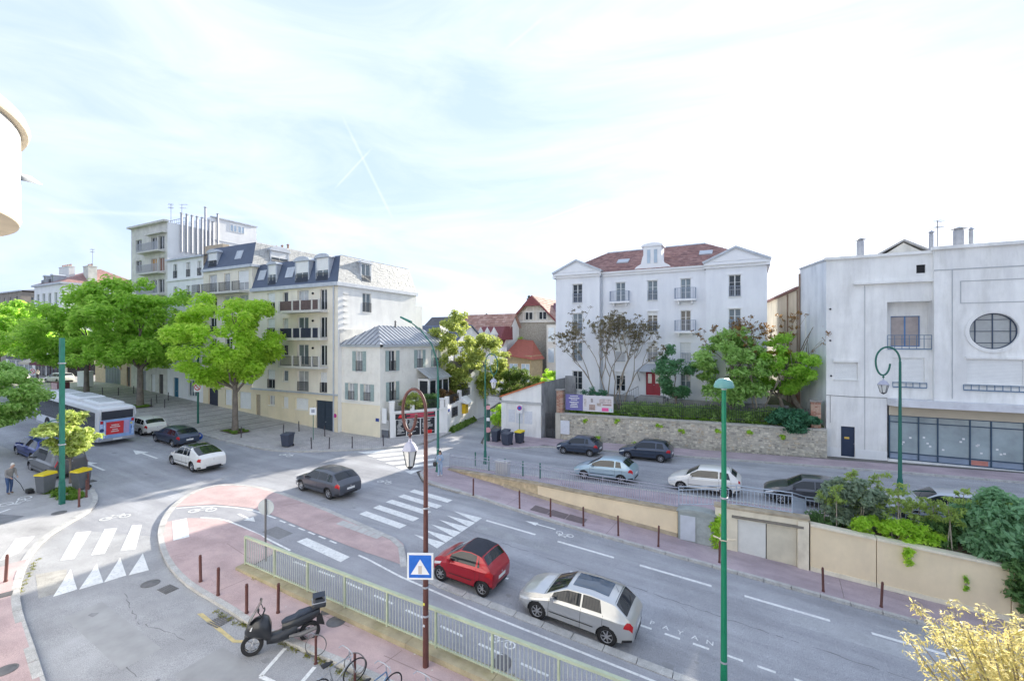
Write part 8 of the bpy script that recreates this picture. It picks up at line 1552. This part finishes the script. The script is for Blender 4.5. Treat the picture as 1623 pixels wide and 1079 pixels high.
# grey van back doors
# ------------------------------------------------------------------ bus
bs = thing('city_bus', 'white city bus with red rear advert panel and blue pictures on the boulevard', 'bus', (-50.5, 17.9, zb(-50.5))); BL, BWd, BH = 11.6, 2.5, 3.0
WB = M('bus_white', (.68, .69, .71), .4, .04, 1); BDK = M('bus_dark_glass', (.025, .03, .04), .1, .1, 1, spec=.9); BBL = M('bus_blue', (.28, .42, .68), .45, .15, 3)
def rbox(mb, x0, x1, y0, y1, z0, z1, r, m=0):
    n = 5; ring = []
    for cx_, cy_, a0 in ((x1-r, y1-r, 0), (x0+r, y1-r, 90), (x0+r, y0+r, 180), (x1-r, y0+r, 270)):
        for i in range(n+1): t = R(a0+90*i/n); ring.append((cx_+r*math.cos(t), cy_+r*math.sin(t)))
    k = len(ring); c = ((x0+x1)/2, (y0+y1)/2); ins = .06
    prof = [(0, z0), (0, z1-.22), (.04, z1-.1), (.14, z1-.03), (.3, z1)]; vs = []
    for d, z in prof:
        for x, y in ring: fx = 1-d/((x1-x0)/2); fy = 1-d/((y1-y0)/2); vs.append((c[0]+(x-c[0])*fx, c[1]+(y-c[1])*fy, z))
    fs = [(i*k+j, i*k+(j+1) % k, (i+1)*k+(j+1) % k, (i+1)*k+j) for i in range(len(prof)-1) for j in range(k)]+[tuple(range(k))[::-1], tuple((len(prof)-1)*k+j for j in range(k))]
    return mb.add(vs, fs, m)
mb = MB(); rbox(mb, -BL/2, BL/2, -BWd/2, BWd/2, .35, BH, .25); bbd = mb.obj('body', WB, bs, True, 35)
for sg in (-1, 1):
    y0 = sg*(BWd/2)
    for k in range(7):
        x0 = -BL/2+.35+k*1.55; MB().box(x0, x0+1.5, y0-.012, y0+.012, 1.15, 2.6).obj('side_window', BDK, bbd)
    MB().box(-BL/2+.3, BL/2-.3, y0-.008, y0+.008, .4, .5).obj('skirt', STEEL, bbd)
    for wx in (-3.3, 3.0):
        wh = bpy.data.objects.new('wheel', RIM_); COL.objects.link(wh); wh.parent = bs; wh.location = (wx, sg*(BWd/2-.06), .48); wh.scale = (.48, .9, .48); wh.rotation_euler = (0, 0, 0 if sg < 0 else math.pi); ty = bpy.data.objects.new('tyre', TYRE); COL.objects.link(ty); ty.parent = wh
        MB().lathe([(0, 0), (.6, 0)], 20, (wx, sg*(BWd/2+.004), .48), 'y', a0=0, a1=math.pi).obj('wheel_arch', BLACK, bbd)
MB().box(-BL/2+.01, -BL/2-.02, -1.1, 1.1, 1.0, 2.6).obj('windscreen', BDK, bbd)
xr = BL/2; MB().box(xr-.01, xr+.03, -1.02, 1.02, 2.05, 2.72).obj('rear_window', BDK, bbd); MB().box(xr-.01, xr+.025, -1.12, 1.12, .55, 2.03).obj('rear_panel', BBL, bbd)
adv = MB().box(xr+.026, xr+.035, -.72, .42, .85, 1.85).obj('advert', M('advert_red', (.62, .045, .05), .5, .15, 3), bbd)
for k, (w_, z) in enumerate(((.5, 1.55), (.65, 1.4), (.35, 1.2), (.5, 1.05))): MB().box(xr+.036, xr+.039, -.15-w_/2, -.15+w_/2, z, z+.06).obj('lettering', CHK, adv)
MB().box(xr+.026, xr+.035, .45, .78, .85, 1.85).obj('lilac_panel', M('advert_lilac', (.45, .36, .56), .5, .1, 3), bbd)
for k, (y_, z_, w_, h_, c) in enumerate(((-1.02, .7, .16, 1.1, (.5, .6, .8)), (-.82, .62, .08, 1.3, (.62, .68, .8)), (.86, .7, .1, 1.1, (.2, .32, .62)), (1.02, .7, .12, .8, (.45, .58, .82)), (.92, 1.5, .14, .16, (.7, .62, .2)))): MB().box(xr+.0255, xr+.029+k*.0006, y_-w_/2, y_+w_/2, z_, z_+h_).obj('picture_field', M('bus_pict_%d' % k, c, .5, .2, 5), bbd)
for sg in (-1, 1):
    MB().lathe([(0, 0), (.14, 0)], 16, (xr+.03, sg*.98, 1.25), 'x').obj('picture_disc', M('advert_navy', (.03, .06, .18), .5), bbd); MB().box(xr+.026, xr+.04, sg*1.0-.09, sg*1.0+.09, 1.75, 1.98).obj('tail_lamp', TAIL, bbd)
MB().box(xr-.02, xr+.12, -1.15, 1.15, .38, .58).obj('bumper', STEEL, bbd); MB().box(xr+.121, xr+.127, -.3, .3, .42, .54).obj('number_plate', PLATE, bbd)
for x0, x1, y0, y1, h in ((-4.8, -1.8, -.8, .8, .22), (-1.2, 1.6, -.95, .95, .3), (2.0, 4.9, -.9, .9, .26)):
    mb = MB(); rbox(mb, x0, x1, y0, y1, BH, BH+h, .15); pod = mb.obj('roof_pod', WB, bs, True, 35)
    for k in range(5): MB().box(x0+.2+k*(x1-x0-.4)/5, x0+.32+k*(x1-x0-.4)/5, y0*.7, y1*.7, BH+h, BH+h+.012).obj('vent_slot', M('vent_grey', (.25, .26, .28), .6), pod)
for sg in (-1, 1): MB().tube([(xr-.1, sg*1.1, 2.0), (xr+.12, sg*1.15, 2.4), (xr+.05, sg*1.1, 2.9)], .05, 6).obj('corner_strip', WB, bs, True)
for sg in (-1, 1): MB().box(-BL/2-.35, -BL/2-.2, sg*1.35-.12, sg*1.35+.12, 2.0, 2.5).obj('mirror', BLACK, bs)
slope(bs, .065)
# ------------------------------------------------------------------ scooter
scq = thing('motor_scooter', 'black maxi scooter with top box on its stand at the kerb', 'scooter', (-12.35, 8.97, zn(-12.35)), math.atan2(9.59-8.34, -11.85+12.85)); SCB = M('scooter_black', (.022, .024, .028), .3, .1, 4, coat=.4); SCS = M('scooter_seat', (.035, .045, .065), .6, .1, 6)
wm1 = MB().lathe([(.19, -.05), (.22, -.06), (.29, -.06), (.30, 0), (.29, .06), (.22, .06), (.19, .05)], 24, axis='y').mesh('tyre', RUBBER, True); wm2 = MB(); wm2.lathe([(.2, -.04), (.2, .04)], 24, axis='y'); wm2.lathe([(0, -.06), (.06, -.06), (.06, .06), (0, .06)], 10, axis='y')
for k in range(6): t = k*math.pi/3; wm2.tube([(.05*math.cos(t), 0, .05*math.sin(t)), (.2*math.cos(t+.25), 0, .2*math.sin(t+.25))], .018, 5)
wm2 = wm2.mesh('rim', RIMM)
for x in (-.78, .76): wv = bpy.data.objects.new('wheel', wm2); COL.objects.link(wv); wv.parent = scq; wv.location = (x, 0, .30); tv = bpy.data.objects.new('tyre', wm1); COL.objects.link(tv); tv.parent = wv
def loft(rings, mat, name, parent, smooth=True, sharp=45):
    """rings: list of (x, halfwidth, z0, z1, roundness) -> closed body along x"""
    mb = MB(); n = 12; vs = []
    for x, w_, z0, z1 in rings:
        c, h = (z0+z1)/2, (z1-z0)/2
        for j in range(n): t = 2*math.pi*j/n; cc, ss = math.cos(t), math.sin(t); vs.append((x, w_*math.copysign(abs(cc)**.7, cc), c+h*math.copysign(abs(ss)**.7, ss)))
    k = len(rings); fs = [(i*n+j, i*n+(j+1) % n, (i+1)*n+(j+1) % n, (i+1)*n+j) for i in range(k-1) for j in range(n)]+[tuple(range(n))[::-1], tuple((k-1)*n+j for j in range(n))]
    return mb.add(vs, fs).obj(name, mat, parent, smooth, sharp)
loft([(-.98, .03, .62, .72), (-.88, .13, .52, .9), (-.72, .22, .5, 1.02), (-.5, .25, .42, 1.08), (-.36, .22, .3, 1.0), (-.28, .18, .26, .8)], SCB, 'front_fairing', scq)
loft([(-.98, .06, .48, .60), (-.8, .08, .56, .66), (-.6, .07, .54, .66)], SCB, 'front_mudguard', scq)
loft([(-.4, .17, .24, .5), (-.1, .2, .22, .52), (.2, .19, .26, .62), (.42, .17, .34, .72)], SCB, 'floor_tunnel', scq)
loft([(.0, .1, .5, .74), (.2, .16, .48, .82), (.45, .18, .52, .86), (.8, .14, .62, .92), (1.05, .08, .72, .94)], SCB, 'tail_fairing', scq)
loft([(-.02, .06, .72, .78), (.1, .14, .72, .84), (.35, .17, .78, .87), (.45, .17, .8, .96), (.75, .14, .86, 1.0), (.92, .08, .9, .98)], SCS, 'seat', scq)
MB().hexa([(-.9, -.21, .92), (-.9, .21, .92), (-.87, .21, .92), (-.87, -.21, .92), (-.56, -.16, 1.48), (-.56, .16, 1.48), (-.53, .16, 1.48), (-.53, -.16, 1.48)]).obj('windscreen', M('smoked_screen', (.16, .15, .14), .15, .1, 3, spec=.8), scq)
MB().tube([(-.5, -.36, 1.12), (-.48, -.2, 1.12), (-.52, 0, 1.06), (-.48, .2, 1.12), (-.5, .36, 1.12)], .022, 6).obj('handlebar', BLACK, scq, True)
for sg in (-1, 1): mb = MB(); mb.tube([(-.52, sg*.28, 1.12), (-.6, sg*.36, 1.3)], .012, 5); mb.sphere((-.6, sg*.38, 1.36), .03, .09, .06, 8, 5); mb.obj('mirror', BLACK, scq, True)
for sg in (-1, 1): MB().hexa([(-.93, sg*.05, .72), (-.8, sg*.17, .74), (-.8, sg*.19, .76), (-.94, sg*.05, .75), (-.9, sg*.05, .80), (-.76, sg*.18, .86), (-.76, sg*.2, .86), (-.9, sg*.05, .82)]).obj('headlamp', HEAD, scq)
tb = thing; bxs = MB(); rbox(bxs, .82, 1.22, -.22, .22, 1.0, 1.30, .06); tbx = bxs.obj('top_box', SCB, scq, True); MB().box(.815, 1.225, -.225, .225, 1.13, 1.15).obj('box_seam', STEEL, tbx); MB().box(.84, 1.2, -.2, .2, 1.301, 1.31).obj('box_lid', SCS, tbx)
MB().tube([(.55, 0, .9), (1.0, 0, 1.0)], .04, 6).obj('rack', IRON, scq)
for sg in (-1, 1): MB().tube([(-.78, sg*.09, .3), (-.62, sg*.1, .75)], .025, 6).obj('fork', STEEL, scq)
mb = MB(); mb.tube([(.2, -.16, .36), (.5, -.2, .36), (.95, -.22, .46)], [.05, .07, .06], 8); mb.obj('exhaust', IRON, scq, True); mb = MB(); mb.tube([(.15, .12, .36), (.76, .14, .3)], .06, 8); mb.sphere((.2, .16, .38), .13, .06, .13, 10, 6); mb.obj('engine', IRON, scq, True)
MB().tube([(.2, .12, .3), (.3, .2, .02)], .015, 5).obj('stand', STEEL, scq); MB().hexa([(.95, -.08, .5), (.95, .08, .5), (1.18, .08, .42), (1.18, -.08, .42), (.95, -.08, .75), (.95, .08, .75), (1.1, .08, .72), (1.1, -.08, .72)]).obj('number_plate_bracket', BLACK, scq)
scq.rotation_euler = (R(-6), 0, scq.rotation_euler.z)
# ------------------------------------------------------------------ bicycles and hoops
def bicycle(label, loc, rz, fc, tilt=0, basket=False):
    o = thing('bicycle', label, 'bicycle', loc, rz); fm = M('bike_'+label[:8].replace(' ', '_'), fc, .4, .1, 4, metal=.3)
    for x in (-.52, .52):
        mb = MB(); n = 28; mb.tube([(x+.33*math.cos(2*math.pi*i/n), 0, .34+.33*math.sin(2*math.pi*i/n)) for i in range(n+1)], .018, 6, cap=False); w_ = mb.obj('wheel', RUBBER, o, True); mb = MB()
        for i in range(14): t = 2*math.pi*i/14; mb.tube([(x, .02*(-1)**i, .34), (x+.315*math.cos(t), 0, .34+.315*math.sin(t))], .003, 3)
        mb.lathe([(.02, -.04), (.02, .04)], 8, (x, 0, .34), 'y'); mb.obj('spokes', STEEL, w_)
    mb = MB(); J = {'bb': (-.08, 0, .3), 'st': (-.22, 0, .82), 'ht': (.33, 0, .86), 'hb': (.37, 0, .72), 'ra': (-.52, 0, .34), 'fa': (.52, 0, .34)}
    for a, b, r_ in (('bb', 'st', .017), ('bb', 'hb', .02), ('st', 'ht', .017), ('st', 'ra', .01), ('bb', 'ra', .011), ('ht', 'hb', .02), ('hb', 'fa', .013)): mb.tube([J[a], J[b]], r_, 6)
    mb.obj('frame', fm, o, True); mb = MB(); mb.tube([(.33, 0, .86), (.31, 0, 1.02)], .014, 6); mb.tube([(.16, -.27, 1.03), (.26, -.26, 1.05), (.33, -.1, 1.02), (.33, .1, 1.02), (.26, .26, 1.05), (.16, .27, 1.03)], .014, 6); mb.obj('handlebar', STEEL, o, True)
    mb = MB(); mb.tube([(-.22, 0, .82), (-.25, 0, .95)], .013, 6); mb.obj('seat_post', STEEL, o); loft([(-.42, .08, .95, 1.0), (-.3, .075, .95, 1.0), (-.14, .02, .95, .99)], BLACK, 'saddle', o)
    mb = MB(); mb.lathe([(0, -.03), (.09, -.03), (.09, -.02)], 16, (-.08, 0, .3), 'y'); mb.tube([(-.08, -.05, .3), (-.02, -.06, .15)], .01, 5); mb.tube([(-.08, .05, .3), (-.14, .06, .45)], .01, 5); mb.obj('crank', IRON, o)
    MB().tube([(-.52, -.02, .7), (-.25, -.02, .72), (-.52, .02, .7)], .01, 4).obj('rack', STEEL, o); o.rotation_euler = (R(tilt), 0, rz); return o
bicycle('grey city bicycle with dark bars leaning on the hoop beside the scooter', (-9.5, 8.45, 0), R(75), (.3, .31, .33), 6); bicycle('blue-framed bicycle with chrome handlebar at the bottom edge', (-8.2, 8.45, .0), R(80), (.12, .2, .32), 5); bicycle('bicycle cut off at the bottom edge with only its dark wheel showing', (-7.05, 8.6, .02), R(82), (.2, .2, .2), 4)
def hoop(label, loc, rz): 
    o = thing('cycle_hoop', label, 'cycle rack', loc, rz, group='cycle hoops at the kerb'); MB().lathe([(.06, 0), (.06, .02), (.035, .03), (.035, .8), (0, .82)], 8).obj('post', BROWN, o, True); n = 20; MB().tube([(.28*math.cos(2*math.pi*i/n), 0, .52+.3*math.sin(2*math.pi*i/n)) for i in range(n+1)], .014, 6, cap=False).obj('ring', IRON, o, True); return o
hoop('brown post with iron ring for bicycles right behind the scooter', (-10.9, 8.98, 0), R(40)); hoop('brown post with iron ring holding the grey bicycle', (-9.35, 8.95, 0), R(30))
# ------------------------------------------------------------------ people
def person(label, loc, rz, J, rad, cols, hair, waist, coll, wrist):
    """body grown as one skin from a posed skeleton, coloured by garment"""
    o = thing('person', label, 'person', loc, rz); names = list(J); me = bpy.data.meshes.new('body')
    E_ = [('pel', 'sp'), ('sp', 'ch'), ('ch', 'nk'), ('nk', 'hd0'), ('hd0', 'hd1'), ('hd1', 'hd2')]
    for s in 'lr': E_ += [('ch', s+'sh'), (s+'sh', s+'el'), (s+'el', s+'wr'), (s+'wr', s+'hn'), ('pel', s+'hp'), (s+'hp', s+'kn'), (s+'kn', s+'an'), (s+'an', s+'to')]
    me.from_pydata([J[n] for n in names], [(names.index(a), names.index(b)) for a, b in E_], []); b = bpy.data.objects.new('body', me); COL.objects.link(b); b.parent = o
    md = b.modifiers.new('skin', 'SKIN'); sub = b.modifiers.new('sub', 'SUBSURF'); sub.levels = 2; sub.render_levels = 2; md.use_smooth_shade = True
    sk = me.skin_vertices[0].data
    for i, n in enumerate(names): r_ = rad[n if n in rad else n[1:]]; sk[i].radius = r_ if isinstance(r_, tuple) else (r_, r_)
    sk[names.index('pel')].use_root = True
    bpy.context.view_layer.update(); dg = bpy.context.evaluated_depsgraph_get(); m2 = bpy.data.meshes.new_from_object(b.evaluated_get(dg)); b.modifiers.clear(); b.data = m2; m2.materials.clear()
    for c in cols: m2.materials.append(c)
    hd = Vector(J['hd1'])
    for p in m2.polygons:
        c = p.center; k = 0
        if c.z < waist: k = 1
        if c.z < .10: k = 2
        if c.z > coll and (Vector((c.x, c.y))-Vector((hd.x, hd.y))).length < .16: k = 3
        for s in 'lr':
            if (c-Vector(J[s+'hn'])).length < wrist: k = 3
        p.material_index = k; p.use_smooth = True
    # fingers: five short tapered chains rooted in each palm
    for s in 'lr':
        h = Vector(J[s+'hn']); d = (h-Vector(J[s+'wr'])).normalized(); sd_ = d.cross(Vector((1, 0, 0))).normalized() if abs(d.x) < .9 else Vector((0, 1, 0)); up_ = d.cross(sd_)
        for k, (of, ln) in enumerate(((-.03, .06), (-.012, .075), (.008, .072), (.028, .058), (-.045, .045))):
            a = h+sd_*of*(1 if k < 4 else .9)+d*(.015 if k < 4 else -.02); mid = a+d*ln*.55+(up_*.01 if k < 4 else sd_*-.02); e_ = a+d*ln+up_*.03
            MB().tube([a, mid, e_], [.010, .009, .006], 6).obj('finger', cols[3], b, True)
    hx, hy, hz = J['hd1']; f = Vector((0, -1, 0))
    hm = MB(); hm.sphere((hx, hy+.012, hz+.035), .092, .105, .115, 14, 8); 
    hm.v = [(x, y if y > hy-.045 or z > hz+.07 else hy-.045, z) for x, y, z in hm.v]
    if hair[1]: hm.tube([(hx, hy+.09, hz), (hx, hy+.12, hz-.2), (hx, hy+.1, hz-.38)], [.09, .085, .04], 8)
    hm.obj('hair', hair[0], b, True)
    DK = M('eye_dark', (.03, .025, .02), .4); 
    for s in (-1, 1): MB().sphere((hx+s*.032, hy-.088, hz+.012), .012, n=8, k=5).obj('eye', DK, b, True); MB().sphere((hx+s*.083, hy+.005, hz), .012, .022, .032, 8, 5).obj('ear', cols[3], b, True)
    MB().hexa([(hx-.014, hy-.085, hz-.03), (hx+.014, hy-.085, hz-.03), (hx+.014, hy-.115, hz-.028), (hx-.014, hy-.115, hz-.028), (hx-.008, hy-.085, hz+.02), (hx+.008, hy-.085, hz+.02), (hx+.008, hy-.095, hz+.02), (hx-.008, hy-.095, hz+.02)]).obj('nose', cols[3], b); MB().box(hx-.025, hx+.025, hy-.094, hy-.086, hz-.058, hz-.05).obj('mouth', M('lip', (.35, .15, .13), .6), b)
    return o
SKIN = M('skin', (.52, .33, .25), .6, .06, 6); JEAN = M('denim', (.05, .09, .19), .85, .12, 8); LJEAN = M('pale_denim', (.30, .38, .50), .85, .12, 8); SHOE = M('brown_shoe', (.22, .14, .09), .6); WSH = M('white_shoe', (.6, .58, .57), .6); GJK = M('grey_jacket', (.27, .26, .25), .9, .1, 8)
RAD = {'pel': (.15, .115), 'sp': (.145, .11), 'ch': (.17, .115), 'nk': .055, 'hd0': .07, 'hd1': .098, 'hd2': .065, 'sh': .065, 'el': .05, 'wr': .036, 'hn': .04, 'hp': .095, 'kn': .065, 'an': .045, 'to': .042}
Jm = {'pel': (0, .05, .93), 'sp': (0, .04, 1.1), 'ch': (0, -.06, 1.35), 'nk': (0, -.16, 1.49), 'hd0': (0, -.2, 1.55), 'hd1': (0, -.24, 1.62), 'hd2': (0, -.26, 1.69)}
for s, x in (('l', -1), ('r', 1)): Jm.update({s+'sh': (x*.19, -.07, 1.38), s+'el': (x*.23, -.08, 1.1), s+'wr': (x*.16, -.3, .97), s+'hn': (x*.14, -.38, .95), s+'hp': (x*.095, .05, .86), s+'kn': (x*.1, -.01+.04*x, .48), s+'an': (x*.1, .05+.05*x, .09), s+'to': (x*.11, -.12+.05*x, .045)})
person('white-haired man in grey jacket and jeans stooping beside the grey van', (-37.0, 9.9, zn(-37)+.11), R(105), Jm, RAD, [GJK, JEAN, SHOE, SKIN], (M('white_hair', (.65, .62, .58), .8), False), .93, 1.47, .075)
Jw = {'pel': (0, 0, .9), 'sp': (0, .01, 1.06), 'ch': (0, 0, 1.29), 'nk': (0, -.01, 1.42), 'hd0': (0, -.015, 1.48), 'hd1': (0, -.03, 1.55), 'hd2': (0, -.03, 1.61)}
for s, x in (('l', -1), ('r', 1)): Jw.update({s+'sh': (x*.165, 0, 1.33), s+'el': (x*.2, -.02, 1.07), s+'wr': (x*.12, -.22, 1.12 if x > 0 else .95), s+'hn': (x*.08, -.29, 1.17 if x > 0 else .93), s+'hp': (x*.09, 0, .83), s+'kn': (x*.09, -.04*x, .46), s+'an': (x*.09, .06*x, .085), s+'to': (x*.1, -.12+.06*x, .04)})
RW = dict(RAD); RW.update({'ch': (.145, .1), 'sp': (.125, .1), 'pel': (.15, .115), 'kn': .08, 'an': .07})
wn = person('dark-haired woman in pale denim jacket and jeans waiting at the pavement nose', (-18.1, 24.75, .2), R(20), Jw, RW, [LJEAN, LJEAN, WSH, SKIN], (M('dark_hair', (.03, .022, .02), .7), True), .9, 1.42, .065)
hb = thing('handbag', 'small dark bag hanging at the waiting woman side', 'bag', (-18.42, 24.6, 1.0)); loft([(-.12, .05, -.14, .1), (-.06, .08, -.18, .14), (.06, .08, -.18, .14), (.12, .05, -.14, .1)], M('bag_leather', (.04, .035, .035), .5), 'pouch', hb); MB().tube([(-.08, 0, .12), (0, .06, .45), (.08, 0, .12)], .012, 5).obj('strap', BLACK, hb, True)
tl2 = thing('pressure_hose_tool', 'dark pump tool with cable on the pavement before the stooping man', 'tool', (-36.3, 10.5, zn(-36.3)+.11)); MB().box(-.2, .2, -.12, .12, .03, .25).obj('housing', BLACK, tl2); MB().tube([(-.15, 0, .2), (-.4, -.1, .1), (-.6, -.2, .5), (-.66, -.45, .95)], .014, 5).obj('cable', BLACK, tl2, True)
for x in (-.15, .15): MB().lathe([(0, -.02), (.07, -.02), (.07, .02), (0, .02)], 10, (x, .13, .07), 'y').obj('wheel', RUBBER, tl2, True)
for i, (x, y, c, lb) in enumerate(((-95.5, 28.5, M('pale_top', (.6, .57, .52), .9), 'person in a pale top walking past the far cafe terrace'), )):
    person(lb, (x, y, 3.2), R(40), Jw, RW, [c, M('dark_trousers', (.05, .05, .06), .9), SHOE, SKIN], (M('dark_hair', (.03, .02, .02)), False), .9, 1.42, .065)
